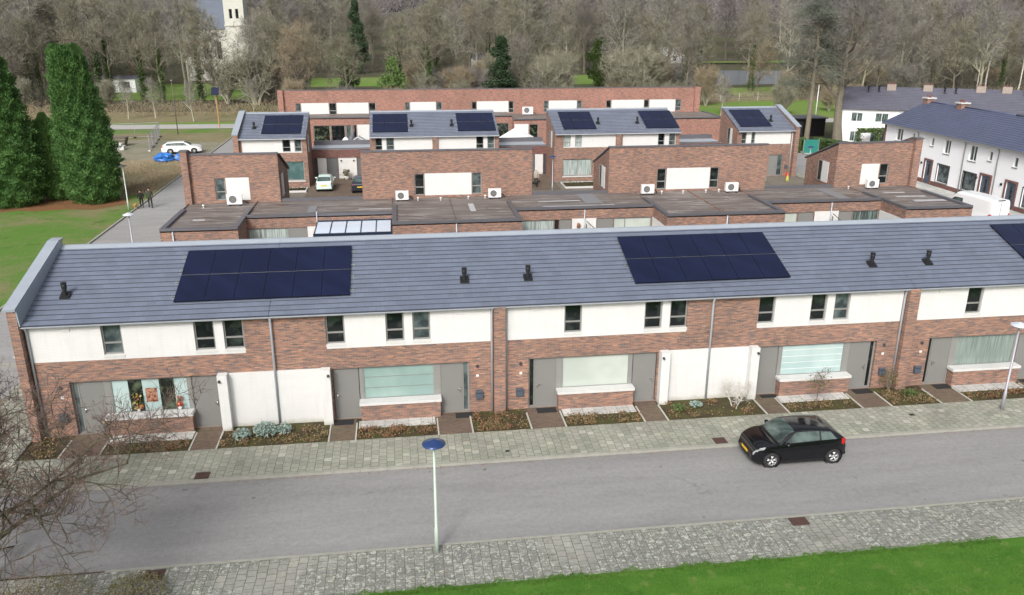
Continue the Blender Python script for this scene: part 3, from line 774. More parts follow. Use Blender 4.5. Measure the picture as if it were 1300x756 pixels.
PX = [-15.15, -5.85, 3.65, 13.15, 22.65, 32.15, 41.6]
def zr2(y): return 6.70 - (y-62.2)*TAN
def row2_house(i, label):
    x0, x1 = PX[i], PX[i+1]; mid = i % 2 == 1      # 0: wing on the left (forward) side ... pairs share the wing
    root = thing('patio_house', ((x0+x1)/2, 58, 0), label, 'house', 'patio houses of the second row')
    # forward wing and recessed wing
    if i == 0: f = (x0-.25, -10.55); r = (-10.55, x1)
    elif i == 1: f = (-.62, x1); r = (x0, -.62)
    elif i == 2: f = (x0, 8.10); r = (8.10, x1)
    elif i == 3: f = (18.28, x1); r = (x0, 18.28)
    elif i == 4: f = (x0, 26.95); r = (26.95, x1)
    else: f = (36.15, x1-.2); r = (x0, 36.15)
    YA, YB_, ZR = 53.8, 57.0, 3.10
    bx = {0: (-15.15, -8.85), 1: (-2.82, 3.65), 2: (3.65, 10.12), 3: (16.18, 22.65), 4: (22.65, 29.12), 5: (35.05, 41.5)}[i]
    north = 62.6
    bb = MB()
    # ---- forward wing south face
    T = TS(0, YA)
    H = {0: [(-14.2, -12.9, .9, 2.2)], 1: [(.45, 2.92, .2, 2.16)], 2: [(4.6, 6.95, .2, 2.16)], 3: [(19.36, 21.74, .2, 2.25)], 4: [(24.06, 25.82, .2, 2.25)], 5: [(37.2, 39.0, .9, 2.2)]}[i]
    wh = {1: (-.6, .40), 2: (7.0, 8.08), 3: (18.32, 19.28), 4: (25.9, 26.93)}.get(i)
    us = [f[0], f[1]]; 
    if wh: us += [wh[0], wh[1]]
    res = facade(T, us, [0, 2.36, ZR+.15], lambda u, z: 'white' if wh and wh[0] < u < wh[1] and z < 2.36 else 'brick', H, .14)
    for h in H: window(root, T, h[0], h[1], h[2], h[3], .09, 'glass_mid' if i % 2 else 'blind', mull=((h[0]+h[1])/2,), fw=.07)
    if 'white' in res: islands('white_wall', res['white'], 'white', root)
    bb = res['brick']
    for xx in (f[0]+.001, f[1]-.001):
        bb.quad((xx, YA+.001, 0), (xx, 62.2, 0), (xx, 62.2, ZR+.15), (xx, YA+.001, ZR+.15))
    # ---- recessed wing south face
    T = TS(0, YB_)
    segs = {0: [(-10.50, -7.80, 'window', 'curtain'), (-7.80, -6.52, 'panel', None), (-6.5, -5.86, 'white', None)],
            1: [(-5.84, -4.9, 'white', None), (-4.9, -2.2, 'window', 'curtain_dk'), (-2.2, -.65, 'white', None)],
            2: [(8.14, 10.94, 'window', 'curtain'), (10.96, 11.28, 'dark', None), (11.30, 12.20, 'panel', None), (12.25, 13.14, 'white', None)],
            3: [(13.16, 14.04, 'white', None), (14.06, 15.32, 'panel', None), (15.34, 18.20, 'window', 'blind')],
            4: [(27.0, 29.58, 'window', 'blind'), (29.6, 30.86, 'panel', None), (30.9, 32.14, 'white', None)],
            5: [(32.16, 32.82, 'white', None), (32.84, 33.96, 'panel', None), (33.98, 36.12, 'window', 'curtain_dk')]}[i]
    holes = [(a, c, .15, 2.40) for a, c, k, g_ in segs if k != 'white']
    whs = [(a, c) for a, c, k, g_ in segs if k == 'white']
    us = [r[0], r[1]] + [k for w_ in whs for k in w_]
    res = facade(T, us, [0, 2.44, ZR+.15], lambda u, z: 'white' if z < 2.44 and any(a < u < c for a, c in whs) else 'brick', holes, .14)
    if 'white' in res: islands('white_wall', res['white'], 'white', root)
    b2 = res['brick']; k0 = len(bb.v); bb.v += b2.v; bb.f += [tuple(q+k0 for q in f_) for f_ in b2.f]; bb.m += b2.m
    for a, c, k, g_ in segs:
        if k == 'window': window(root, T, a, c, .15, 2.40, .09, g_, mull=(a+(c-a)*.3,) if i in (0, 4, 3, 5) else ((a+c)/2,), fw=.07)
        if k == 'panel': door(root, T, a+.01, c-.01, .15, 2.40, .07, 'door', 1, False)
        if k == 'dark': door(root, T, a+.01, c-.01, .15, 2.40, .12, 'black', 1, False)
    # white garden-side return of the forward wing
    if i in (3, 5):
        b = MB(); b.box(f[0]-.03, f[0]-.002, YA+.05, YB_-.01, 0, 2.42); build('white_wall', b, 'white', root)
        if i == 5: window(root, TW(f[0]-.03, 54.9), 0, .5, 1.55, 2.1, -.03, 'glass', fw=.04, fm='frame_dk')
    # ---- flat roofs
    flat_roof_piece(root, f[0], f[1], YA, 60.0, ZR+.06, north=False, west=(i in (0, 1, 3, 5)), east=(i in (0, 2, 4, 5)))
    flat_roof_piece(root, r[0], r[1], YB_, 60.0, ZR+.052, north=False)
    b = MB(); b.box(x0 if i else f[0], x1, 60.0, 62.18, ZR-.04, ZR+.056); build('flat_roof', b, 'roofing', root)
    gap = (bx[1], x1) if i in (0, 2, 4) else (x0, bx[0])
    b = MB(); b.box(gap[0]+.003, gap[1], 62.19, north-.31, ZR-.03, ZR+.05); build('flat_roof', b, 'roofing', root)
    b = MB(); b.box(gap[0]+.003, gap[1], north-.3, north, ZR, ZR+.24); build('roof_edge', b, 'coping_dark', root)
    bb.box(gap[0]+.003, gap[1], north-.28, north-.02, 2.5, ZR-.001); bb.box(gap[0]+.5, gap[1]-.5, 60.0, 60.2, 0, ZR-.05)
    # ---- upper storey: tall brick rear wall, roof falling away from the camera
    T = TS(0, 62.2)
    c = 3.65 if i in (1, 2) else 22.65
    sgn = 1 if i in (2, 4) else -1
    if i == 0: uw = [(-13.48, -12.76)]; wp = (-12.70, -11.04)
    elif i == 5: uw = [(38.90, 39.68)]; wp = (37.28, 38.84)
    else:
        a, d_ = sorted((c+sgn*1.80, c+sgn*2.56)); uw = [(a, d_)]; wp = tuple(sorted((c, c+sgn*1.78)))
    holes = [(a, d_, 3.36, 5.0) for a, d_ in uw]
    res = facade(T, [bx[0], bx[1], wp[0], wp[1]], [2.8, 3.34, 5.02, 6.70], lambda u, z: 'white' if wp[0] < u < wp[1] and 3.34 < z < 5.02 else 'brick', holes, .14)
    islands('white_wall', res['white'], 'white', root)
    for a, d_ in uw: window(root, T, a, d_, 3.36, 5.0, .09, 'glass_mid' if i in (0, 2) else 'glass', transom=3.98, fw=.07)
    b2 = res['brick']; k0 = len(bb.v); bb.v += b2.v; bb.f += [tuple(q+k0 for q in f_) for f_ in b2.f]; bb.m += b2.m
    # side walls follow the roof
    for xx, ins in ((bx[0], 1), (bx[1], -1)):
        bb.prism([(62.203, 0), (67.2, 0), (67.2, zr2(67.2)-.12), (62.203, 6.60)], 'x', xx+ins*.001, xx+ins*.22)
    # north face with door and window
    bb.box(bx[0]+.22, bx[1]-.22, 67.0, 67.2, 0, 4.75)
    if i == 0: bb.prism([(61.85, 0), (67.6, 0), (67.6, 5.2), (62.4, 7.0), (61.85, 7.0)], 'x', bx[0]-.48, bx[0]-.002)
    if i == 5: bb.prism([(61.85, 0), (67.6, 0), (67.6, 5.2), (62.4, 7.0), (61.85, 7.0)], 'x', bx[1]+.002, bx[1]+.6)
    build('brick_wall', bb, 'brick', root)
    # roof of the upper storey
    rt = MB(); n = 16
    for k in range(n):
        ya, yb = 67.45-5.2*k/n, 67.45-5.2*(k+1)/n
        rt.quad((bx[0], ya, zr2(ya)+.03), (bx[1], ya, zr2(ya)+.03), (bx[1], yb, zr2(yb)), (bx[0], yb, zr2(yb)))
        rt.quad((bx[0], ya, zr2(ya)-.03), (bx[1], ya, zr2(ya)-.03), (bx[1], ya, zr2(ya)+.03), (bx[0], ya, zr2(ya)+.03))
    build('roof', rt, 'tile', root)
    b = MB(); b.prism([(62.15, 6.70), (62.50, 6.70), (62.50, 6.80), (62.15, 6.80)], 'x', bx[0]-.03, bx[1]+.03)
    for xx in (bx[0], bx[1]):
        b.prism([(62.50, 6.72), (62.50, 6.66), (67.5, zr2(67.5)-.10), (67.5, zr2(67.5)+.07)], 'x', xx-.04, xx+.14)
    if i in (0, 5):
        xa_, xb_ = (bx[0]-.52, bx[0]+.04) if i == 0 else (bx[1]-.04, bx[1]+.64)
        b.prism([(61.8, 7.003), (62.42, 7.003), (67.65, 5.19), (67.65, 5.28), (62.44, 7.09), (61.8, 7.09)], 'x', xa_, xb_)
    build('coping', b, 'coping_dark', root)
    # narrow white-lined side window
    if i in (0, 3, 5):
        side = bx[1] if i == 0 else bx[0]; TT = TE(side, 63.3) if i == 0 else TW(side, 63.3)
        b = MB(); b.boxT(TT, 0, 1.0, 3.3, 5.0, -.035, -.002); build('white_wall', b, 'white', root)
        window(root, TT, 1.02, 1.7, 3.3, 5.0, -.06, 'glass', fw=.05)
    # pipe on the party line
    if i in (0, 1, 3, 4):
        xp = {0: -14.6, 1: 3.65, 3: 22.65, 4: 32.15}[i]; yp = {0: 53.72, 1: 53.72, 3: 53.72, 4: 56.9}[i]
        pipe(root, [(xp, yp, 3.12), (xp, yp, .05)], .05)
    if i == 1: pipe(root, [(x0+.05, 56.93, 3.5), (x0+.05, 56.93, .05)], .04)
    if i == 2: pipe(root, [(x1, 56.9, 3.1), (x1, 56.9, .05)], .05)
    return root
L2 = ['left end patio house with a tall brick box beside the side street', 'second patio house, with the glass-roofed veranda on its garden side',
      'third patio house, sharing the tall brick box with its left neighbour', 'fourth patio house, left half of the long brick box with white panel',
      'fifth patio house, right half of the long brick box with white panel', 'right end patio house nearest the white van']
for i in range(6): row2_house(i, L2[i])

# roof furniture
def heat_pump(x, y, z, label, group='heat pumps on the flat roofs', sc=1.0):
    t = thing('heat_pump', (x, y, z), label, 'heat pump', group)
    b = MB(); b.box(x-.48*sc, x+.48*sc, y-.17, y+.17, z+.10, z+.10+.66*sc); build('casing', b, 'car_white', t, bevel=.02)
    b = MB(); b.lathe([(.245*sc, 0), (.245*sc, -.02), (.225*sc, -.025), (.225*sc, 0)], (x-.10*sc, y-.172, z+.43*sc), 20, 'y')
    for r_ in (.19, .13, .075): b.lathe([(r_*sc, -.018), ((r_-.02)*sc, -.018)], (x-.10*sc, y-.172, z+.43*sc), 20, 'y')
    g_ = build('fan_grille', b, 'frame_dk', t)
    b = MB(); b.lathe([(0, -.004), (.24*sc, -.004)], (x-.10*sc, y-.172, z+.43*sc), 20, 'y'); build('fan_opening', b, 'frame', t)
    for sx in (-.34, .34):
        b = MB(); b.box(x+sx*sc-.05, x+sx*sc+.05, y-.22, y+.22, z, z+.10); build('foot', b, 'rubber', t)
    b = MB(); b.tube([(x+.48*sc, y, z+.30), (x+.62*sc, y+.02, z+.34), (x+.70*sc, y+.10, z+.22), (x+.80*sc, y+.25, z+.05)], .035, 8)
    build('pipe', b, 'rubber', t, True)
    return t
HP = [(-12.0, 61.25, 'heat pump beside the white panel on the leftmost brick box', 1.12), (.12, 61.3, 'heat pump left of the white panel on the second brick box', 1.0),
      (7.1, 61.3, 'heat pump right of the white panel on the second brick box', 1.0), (19.1, 61.3, 'heat pump left of the white panel on the third brick box', 1.05),
      (25.95, 61.3, 'heat pump right of the white panel on the third brick box', 1.05), (37.85, 61.3, 'heat pump below the white panel on the rightmost brick box', 1.02)]
for x, y, l, s_ in HP: heat_pump(x, y, 3.16, l, sc=s_)
def small_pipe(x, y, label):
    b = MB(); b.lathe([(.05, 0), (.05, .16), (.08, .17), (.08, .25), (0, .26)], (x, y, 3.15), 10)
    o = build('vent_pipe', b, 'frame_w', None, True); tag(o, label, 'vent pipe', 'small vent pipes on the flat roofs')
sp = [(-14.1, 60.6), (1.3, 61.3), (3.0, 61.1), (5.1, 61.3), (6.4, 61.5), (20.3, 61.4), (22.0, 61.3), (23.9, 61.4), (25.0, 61.5), (35.9, 61.4)]
NTH = ['leftmost', 'second', 'third', 'fourth', 'fifth', 'sixth', 'seventh', 'eighth', 'ninth', 'rightmost']
for k, (x, y) in enumerate(sp): small_pipe(x, y, '%s of the ten small white vent pipes on the flat roofs, counted from the left' % NTH[k])
# repair sheets and glazed strips lying on the felt
def roof_patch(x0, x1, y0, y1, mat, label):
    b = MB(); b.box(x0, x1, y0, y1, 3.165, 3.185); o = build('roofing_sheet', b, mat); tag(o, label, 'roofing sheet', 'loose sheets on the flat roofs')
roof_patch(-6.6, -6.0, 58.2, 60.3, 'patch', 'dark sheet across a puddle on the left flat roof')
roof_patch(-3.0, -.4, 58.7, 58.85, 'patch_lt', 'thin pale strip on the flat roof behind the veranda')
roof_patch(10.2, 13.4, 59.6, 59.8, 'patch_lt', 'upper long pale strip on the flat roof by the passage')
roof_patch(10.3, 15.6, 57.9, 58.05, 'patch_lt', 'lower long pale strip on the flat roof by the passage')
roof_patch(13.6, 14.9, 58.6, 62.0, 'patch', 'grey crossing strip on the flat roof by the passage')
roof_patch(38.5, 41.0, 56.2, 56.7, 'patch_lt', 'nearest pale sheet on the right end flat roof')
roof_patch(38.0, 40.4, 57.9, 58.2, 'patch_lt', 'middle pale sheet on the right end flat roof')
roof_patch(37.8, 39.6, 59.4, 59.65, 'patch_lt', 'farthest pale sheet on the right end flat roof')
roof_patch(33.2, 34.2, 57.6, 61.6, 'patch', 'grey crossing strip on the flat roof left of the rightmost box')
roof_patch(-14.0, -13.2, 56.6, 56.9, 'patch_lt', 'small pale sheet near the left roof edge')
roof_patch(4.9, 5.3, 57.2, 59.6, 'patch_lt', 'short pale strip in the middle of the second flat roof')

# veranda
t = thing('veranda', (-3.28, 54.8, 0), 'dark blue aluminium veranda with five opal roof panes', 'veranda')
va, vb = (56.9, 2.74), (54.15, 2.60)
b = MB(); vx0, vx1 = -5.78, -.72
def vz(y): return va[1]+(vb[1]-va[1])*(y-va[0])/(vb[0]-va[0])
for k in range(6):
    x = vx0+(vx1-vx0)*k/5; b.prism([(vb[0], vz(vb[0])-.05), (va[0], vz(va[0])-.05), (va[0], vz(va[0])+.04), (vb[0], vz(vb[0])+.04)], 'x', x-.035, x+.035)
b.box(vx0-.05, vx1+.05, vb[0]-.16, vb[0]-.001, vb[1]-.22, vb[1]+.03); b.box(vx0-.05, vx1+.05, va[0]+.001, va[0]+.09, va[1]-.06, va[1]+.10)
build('frame', b, 'navy', t)
for k in range(5):
    b = MB(); xa, xb = vx0+(vx1-vx0)*k/5+.036, vx0+(vx1-vx0)*(k+1)/5-.036
    b.quad((xa, vb[0], vz(vb[0])+.01), (xb, vb[0], vz(vb[0])+.01), (xb, va[0], vz(va[0])+.01), (xa, va[0], vz(va[0])+.01)); build('roof_pane', b, 'poly', t)
for x in (vx0+.03, (vx0+vx1)/2, vx1-.03):
    b = MB(); b.box(x-.05, x+.05, vb[0]-.15, vb[0]-.05, 0, vb[1]-.22); build('post', b, 'navy', t)
b = MB(); b.blob((12.7, 56.86, 1.95), (.14, .1, .2), 10, 3, .3); tag(build('hanging_basket', b, 'leaf_br', None, True), 'small brown hanging basket on the white garden wall', 'basket')
def stair_rail(x, y0, lab):
    b = MB(); b.tube([(x, y0, 2.3), (x+.9, y0-.6, 1.5)], .03, 6); b.tube([(x, y0, 2.1), (x, y0, 0)], .03, 6); b.tube([(x+.9, y0-.6, 1.5), (x+.9, y0-.6, 0)], .03, 6)
    tag(build('handrail', b, 'frame_dk'), lab, 'handrail')
stair_rail(13.25, 56.7, 'thin sloping handrail against the white wall, middle garden'); stair_rail(32.2, 56.7, 'thin sloping handrail against the white wall, right garden')
# garden partition fences between the patios of rows 1 and 2
for k, x in enumerate((-5.75, 3.7, 13.1, 22.6, 32.1)):
    b = MB()
    for j in range(22): b.box(x-.02, x+.02, 43.0+j*.46, 43.0+j*.46+.44, .05, 1.85)
    b.box(x-.04, x+.04, 43, 53, .9, .98)
    tag(build('garden_fence', b, 'fence_w'), 'weathered board fence between two patios behind the front terrace, %s from the left' % NTH[k].replace('leftmost', 'first'), 'fence', 'patio fences')

# ------------------------------------------------------------------ row 3
PX3 = PX; Y3 = 83.8
def zr3(y): return 4.98 + (y-83.55)*TAN
def row3_house(i, label):
    x0, x1 = PX[i], PX[i+1]
    bx = {0: (-15.45, -9.0), 1: (-2.82, 3.65), 2: (3.65, 10.18), 3: (15.95, 22.65), 4: (22.65, 29.32), 5: (35.62, 41.95)}[i]
    root = thing('terraced_house', ((bx[0]+bx[1])/2, Y3, 0), label, 'house', 'houses of the third row with garages between them')
    T = TS(0, Y3)
    up = {0: ((-15.2, -9.48), [(-11.32, -10.56), (-10.16, -9.50)]), 1: ((-2.28, 3.42), [(-2.28, -1.6), (-1.18, -.42)]), 2: ((3.98, 9.74), [(7.86, 8.6), (9.0, 9.72)]),
          3: ((16.90, 22.40), [(16.92, 17.62), (18.12, 18.82)]), 4: ((23.15, 28.86), [(26.95, 27.66), (28.14, 28.84)]), 5: ((36.12, 41.62), [(36.12, 36.66), (37.2, 37.62)])}[i]
    low = {0: [(-11.1, -9.4, .72, 2.62)], 3: [(16.87, 19.95, .55, 2.30)], 5: [(39.35, 41.0, .08, 2.35)], 1: [(-1.9, 1.0, .72, 2.4)], 2: [(5.5, 8.5, .72, 2.4)], 4: [(25, 28, .72, 2.4)]}[i]
    holes = [(a, c, 3.58, 4.90) for a, c in up[1]]+low
    wz = 3.50
    res = facade(T, [bx[0], bx[1], up[0][0], up[0][1]], [0, wz, 4.95], lambda u, z: 'white' if up[0][0] < u < up[0][1] and z > wz else 'brick', holes, .14)
    islands('white_wall', res['white'], 'white', root); bb = res['brick']
    for xx, ins in ((bx[0], 1), (bx[1], -1)):
        bb.prism([(Y3+.003, 0), (88.8, 0), (88.8, 6.72), (Y3+.003, 4.93)], 'x', xx+ins*.001, xx+ins*.2)
    bb.box(bx[0]+.2, bx[1]-.2, 88.6, 88.8, 0, 6.7)
    if i in (2, 4): bb.box(bx[0]-.24, bx[0]+.30, Y3-.28, Y3-.003, 0, 4.9)
    if i == 0: bb.prism([(83.4, 0), (89.0, 0), (89.0, 7.0), (88.6, 7.0), (83.4, 5.3)], 'x', bx[0]-.5, bx[0]-.003)
    if i == 5: bb.prism([(83.4, 0), (89.0, 0), (89.0, 7.0), (88.6, 7.0), (83.4, 5.3)], 'x', bx[1]+.003, bx[1]+.45)
    build('brick_wall', bb, 'brick', root)
    if i in (0, 5):
        xa, xb = (bx[0]-.56, bx[0]+.03) if i == 0 else (bx[1]-.03, bx[1]+.52)
        b = MB(); b.prism([(83.34, 5.30), (88.6, 7.0), (89.1, 7.0), (89.1, 7.10), (88.58, 7.10), (83.32, 5.40)], 'x', xa, xb); build('coping', b, 'coping', root)
    for k, (a, c) in enumerate(up[1]): window(root, T, a, c, 3.58, 4.90, .09, 'curtain' if i == 3 else ('glass_mid' if k else 'glass'), transom=4.02, fw=.06)
    for (a, c, z0, z1) in low:
        if i == 5:
            door(root, T, a+.02, a+.98, z0, z1, .1, 'door', 1); window(root, T, a+1.0, c-.02, z0, z1, .09, 'glass_mid', fw=.06)
        else:
            window(root, T, a, c, z0, z1, .09, 'teal_dark' if i == 0 else 'curtain', mull=((a+c)/2,) if i == 3 else (), fw=.08)
            b = MB(); b.boxT(T, a-.05, c+.05, z0-.12, z0-.003, -.04, .08); build('window_sill', b, 'conc', root)
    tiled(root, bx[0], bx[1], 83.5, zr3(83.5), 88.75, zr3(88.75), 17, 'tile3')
    b = MB(); b.box(bx[0], bx[1], 83.42, 83.5, 4.84, 4.94); build('gutter', b, 'zinc', root)
    b = MB(); b.prism([(88.5, zr3(88.5)+.02), (88.77, zr3(88.77)+.05), (88.9, zr3(88.77)+.05), (88.9, 6.5), (88.87, 6.5), (88.87, zr3(88.7))], 'x', bx[0], bx[1]); build('ridge_flashing', b, 'coping', root)
    ar = {0: (-13.35, 1.27), 1: (-2.52, 1.18), 2: (6.07, 1.29), 3: (16.98, 1.16), 4: (25.8, 1.19), 5: (36.1, 1.17)}[i]
    solar_array(root, ar[0], 84.25, 3, 2, ar[1], 1.97, zr3, SL)
    vx = {0: -14.15, 1: 1.4, 2: 5.5, 3: 20.85, 4: 25.1, 5: 39.95}[i]
    roof_vent(root, vx, 85.5, zr3(85.5)+.03, .85)
    if i == 5: pipe(root, [(41.75, 83.7, 4.8), (41.75, 83.7, .05)]); b = MB(); b.box(41.25, 41.5, 83.6, 83.78, .9, 1.25); build('letterbox', b, 'mailbox', root)
    sx = {0: (bx[1], TE), 3: (bx[0], TW), 5: (bx[0], TW)}.get(i)
    if sx:
        TT = sx[1](sx[0], 85.2); b = MB(); b.boxT(TT, 0, .5, 3.3, 5.0, -.035, -.002); build('white_wall', b, 'white', root)
        window(root, TT, .52, 1.2, 3.3, 5.0, -.06, 'glass', fw=.05)
    return root
L3 = ['leftmost house of the third row, solar roof and gable parapet', 'third row house behind the parked dark car, left half of the second roof',
      'third row house under the second roof, right half, by the white parasol', 'third row house with long curtains in its wide ground floor window',
      'third row house under the third roof, right half, behind the brick box', 'rightmost house of the third row with grey front door']
for i in range(6): row3_house(i, L3[i])
def garage(x0, x1, label, full=True):
    root = thing('garage_block', ((x0+x1)/2, 88, 0), label, 'garage', 'garage blocks between the third row houses')
    T = TS(0, 88.05); w = x1-x0
    pan = [(x0+.15, x0+.5, 'frame_dk'), (x0+.52, x0+1.45, 'white'), (x0+1.47, x0+2.6, 'door_dk'), (x0+2.64, x0+4.55, 'white'), (x0+4.59, x1-.12, 'door_dk')] if full else \
          [(x0+.15, x0+2.4, 'frame_dk'), (x0+2.44, x0+4.4, 'door_dk'), (x0+4.42, x1-.42, 'white'), (x1-.40, x1-.1, 'frame_dk')]
    res = facade(T, [x0, x1], [0, 3.1], lambda u, z: 'brick', [(a, c, .03, 2.25) for a, c, k in pan], .2)
    build('brick_wall', res['brick'], 'brick_dark', root)
    for a, c, k in pan:
        if k == 'white':
            b = MB(); b.boxT(T, a, c, .03, 2.25, .08, .16); build('white_wall', b, 'white', root)
        else: door(root, T, a, c, .03, 2.25, .1, k, 1, k == 'door_dk')
    if full:
        for x in (x0+2.95, x0+4.25): b = MB(); b.box(x-.06, x+.06, 87.98, 88.12, 1.85, 2.0); build('wall_light', b, 'frame_dk', root)
    b = MB(); b.box(x0, x1, 88.0, 91.2, 3.1, 3.16); build('flat_roof', b, 'zinc', root)
    b = MB(); b.box(x0, x1, 87.96, 88.14, 3.162, 3.24); b.box(x0, x1, 91.0, 91.25, 3.162, 3.62); build('roof_edge', b, 'coping_dark', root)
    b = MB(); b.box(x0, x1, 91.02, 91.23, 0, 3.09); build('rear_wall', b, 'brick', root)
    return root
garage(-8.99, -2.83, 'garage block behind the mint and dark cars, two grey doors'); garage(10.19, 15.94, 'garage block beside the passage where the person walks the dog', False); garage(29.33, 35.61, 'garage block hidden behind the right brick box, flat roof showing')

# ------------------------------------------------------------------ row 4: long brick building behind
YW4 = 114.3
def row4_house(i, label):
    xs = [-15.4, -5.8, 3.6, 13.2, 22.9, 32.6, 42.1]
    x0, x1 = xs[i], xs[i+1]
    root = thing('terraced_house', ((x0+x1)/2, YW4, 0), label, 'house', 'houses of the long brick row at the back')
    T = TS(0, YW4)
    W = {0: ([(-13.32, -12.62), (-8.96, -8.0)], [(-12.58, -9.0), (-7.96, -5.8)]), 1: ([(-3.72, -2.8), (1.1, 1.76)], [(-5.8, -3.76), (1.8, 3.6)]),
         2: ([(5.32, 6.1), (10.15, 10.83)], [(3.6, 5.28), (10.87, 13.2)]), 3: ([(15.25, 15.95), (20.15, 20.8)], [(13.2, 15.2), (20.84, 22.9)]),
         4: ([(24.82, 25.55), (28.98, 29.7)], [(22.9, 24.78), (29.74, 32.6)]), 5: ([(34.42, 35.14), (39.0, 39.85)], [(32.6, 34.38), (35.18, 38.96)])}[i]
    holes = [(a, c, 3.8, 5.36) for a, c in W[0]]
    us = [x0, x1]+[k for w_ in W[1] for k in w_]
    res = facade(T, us, [0, 3.72, 5.38, 7.02], lambda u, z: 'white' if 3.72 < z < 5.38 and any(a < u < c for a, c in W[1]) else 'brick', holes, .14)
    if 'white' in res: islands('white_wall', res['white'], 'white', root)
    bb = res['brick']
    for xx, ins in ((x0, 1), (x1, -1)): bb.prism([(YW4+.003, 0), (119.6, 0), (119.6, 5.0), (YW4+.003, 6.95)], 'x', xx+ins*.001, xx+ins*.15)
    bb.box(x0+.15, x1-.15, 119.4, 119.6, 0, 5.0)
    if i == 0: bb.box(x0-.1, x0+.6, 113.9, YW4-.003, 0, 7.1)
    if i == 5: bb.box(x1-.5, x1+.3, 113.9, YW4-.003, 0, 7.1)
    for k, (a, c) in enumerate(W[0]): window(root, T, a, c, 3.8, 5.36, .09, ('glass_mid', 'glass')[(i+k) % 2], transom=4.35, fw=.08)
    b = MB(); b.quad((x0, YW4+.2, 6.96), (x1, YW4+.2, 6.96), (x1, 119.8, 5.0), (x0, 119.8, 5.0)); build('roof', b, 'tile', root)
    b = MB(); b.box(x0, x1, YW4-.04, YW4+.22, 7.02, 7.11); build('coping', b, 'coping_dark', root)
    # ground floor wing towards the garden
    fw = {0: 109.0, 1: 109.0, 2: 108.9, 3: 107.2, 4: 107.2, 5: 106.4}[i]
    a0, a1 = {0: (-11.5, x1), 1: (x0, x1), 2: (x0, x1), 3: (x0, x1), 4: (x0, x1), 5: (x0, x1+1.0)}[i]
    if i == 2: a0, a1 = x0, 15.0
    if i == 3: a0 = 15.0
    TT = TS(0, fw)
    seg = {0: [(-10.7, -8.6), (-8.5, -6.7), (-6.6, -5.9)], 1: [(-5.7, -5.2), (-3.55, -2.6)], 2: [(10.2, 11.3), (11.4, 14.6)], 3: [(17.0, 18.2)], 4: [(24, 27)], 5: [(34, 37)]}[i]
    ww = {0: [], 1: [(-5.15, -3.6)], 3: [(15.05, 16.9)]}.get(i, [])
    hs = [(a, c, .3, 3.08) for a, c in seg]; zt = 3.95 if i < 3 else 3.65
    if i == 5: hs = []; seg = []
    us = [a0, a1]+[k for w_ in ww for k in w_]
    res2 = facade(TT, us, [0, 3.12, zt], lambda u, z: 'white' if z < 3.12 and any(a < u < c for a, c in ww) else 'brick', hs, .14)
    for k_, m_ in res2.items():
        if k_ == 'white': islands('white_wall', m_, 'white', root)
        else: k0 = len(bb.v); bb.v += m_.v; bb.f += [tuple(q+k0 for q in f_) for f_ in m_.f]; bb.m += m_.m
    for xx in (a0+.001, a1-.001): bb.quad((xx, fw, 0), (xx, YW4, 0), (xx, YW4, zt), (xx, fw, zt))
    build('brick_wall', bb, 'brick_far', root)
    for k, (a, c) in enumerate(seg): window(root, TT, a, c, .3, 3.08, .09, ('room', 'glass', 'curtain_dk')[(k+i) % 3], fw=.09)
    b = MB(); b.box(a0, a1, fw, YW4-.01, zt-.1, zt+.005); build('flat_roof', b, 'roofing', root)
    b = MB(); b.box(a0, a1, fw-.03, fw+.25, zt+.006, zt+.12)
    if i == 5: b.box(a0, a0+.25, fw+.26, YW4-.1, zt+.006, zt+.12); b.box(a1-.25, a1, fw+.26, YW4-.1, zt+.006, zt+.12)
    build('roof_edge', b, 'coping_dark', root)
L4 = ['leftmost house of the long brick row at the back, wide glass garden doors', 'long back row house behind the folded grey parasol', 'long back row house behind the open white parasol',
      'long back row house with a heat pump on its low roof', 'long back row house behind the third solar roof', 'rightmost house of the long brick row with a low wing']
for i in range(6): row4_house(i, L4[i])
heat_pump(17.6, 112.5, 3.68, 'heat pump on the low roof of the long back row', sc=1.5)
# ------------------------------------------------------------------ ground, streets
struct('ground', rect(-500, 700, -60, 900, -.03), 'wood_floor')
def hill_mesh():
    b = MB(); rr = random.Random(5); nx, ny = 40, 10; i0 = 0
    for j in range(ny+1):
        for i in range(nx+1):
            x = -420+1000*i/nx; y = 250+550*j/ny
            t = min(1, max(0, (y-270)/230)); h = 16*t*t*(3-2*t)*(1+.25*math.sin(x*.013+1)+.15*math.sin(x*.031)) - .6*(1-t)
            b.v.append((x, y, h-.1 if j else -.8))
    for j in range(ny):
        for i in range(nx):
            a = j*(nx+1)+i; b.f.append((a, a+1, a+nx+2, a+nx+1))
    return b
struct('hill', hill_mesh(), 'wood_floor')
def hill_z(x, y):
    t = min(1, max(0, (y-270)/230)); return 16*t*t*(3-2*t)*(1+.25*math.sin(x*.013+1)+.15*math.sin(x*.031)) - .6*(1-t)
struct('field', sheet([(-160, 10), (-15.6, 10), (-15.6, 131), (-160, 136)], -.02), 'field')
struct('dry_grass', sheet([(-60, 86), (-40, 82), (-27, 80), (-23.6, 84), (-23.6, 131), (-140, 134), (-140, 92)], -.014), 'dry')
struct('meadow', sheet([(-160, 140), (40, 135.5), (150, 130), (150, 168), (105, 178), (60, 172), (40, 160), (-20, 157), (-160, 163)], -.02), 'dry')
struct('green_meadow', sheet([(42, 136), (150, 131), (150, 160), (112, 168), (70, 166), (48, 152)], -.014), 'meadow')
struct('verge', sheet([(-160, 142.2), (40, 136.6), (40, 139), (-160, 145.2)], -.012), 'meadow')
struct('verge', sheet([(-160, 131), (40, 126), (40, 130.6), (-160, 136.6)], -.012), 'field')
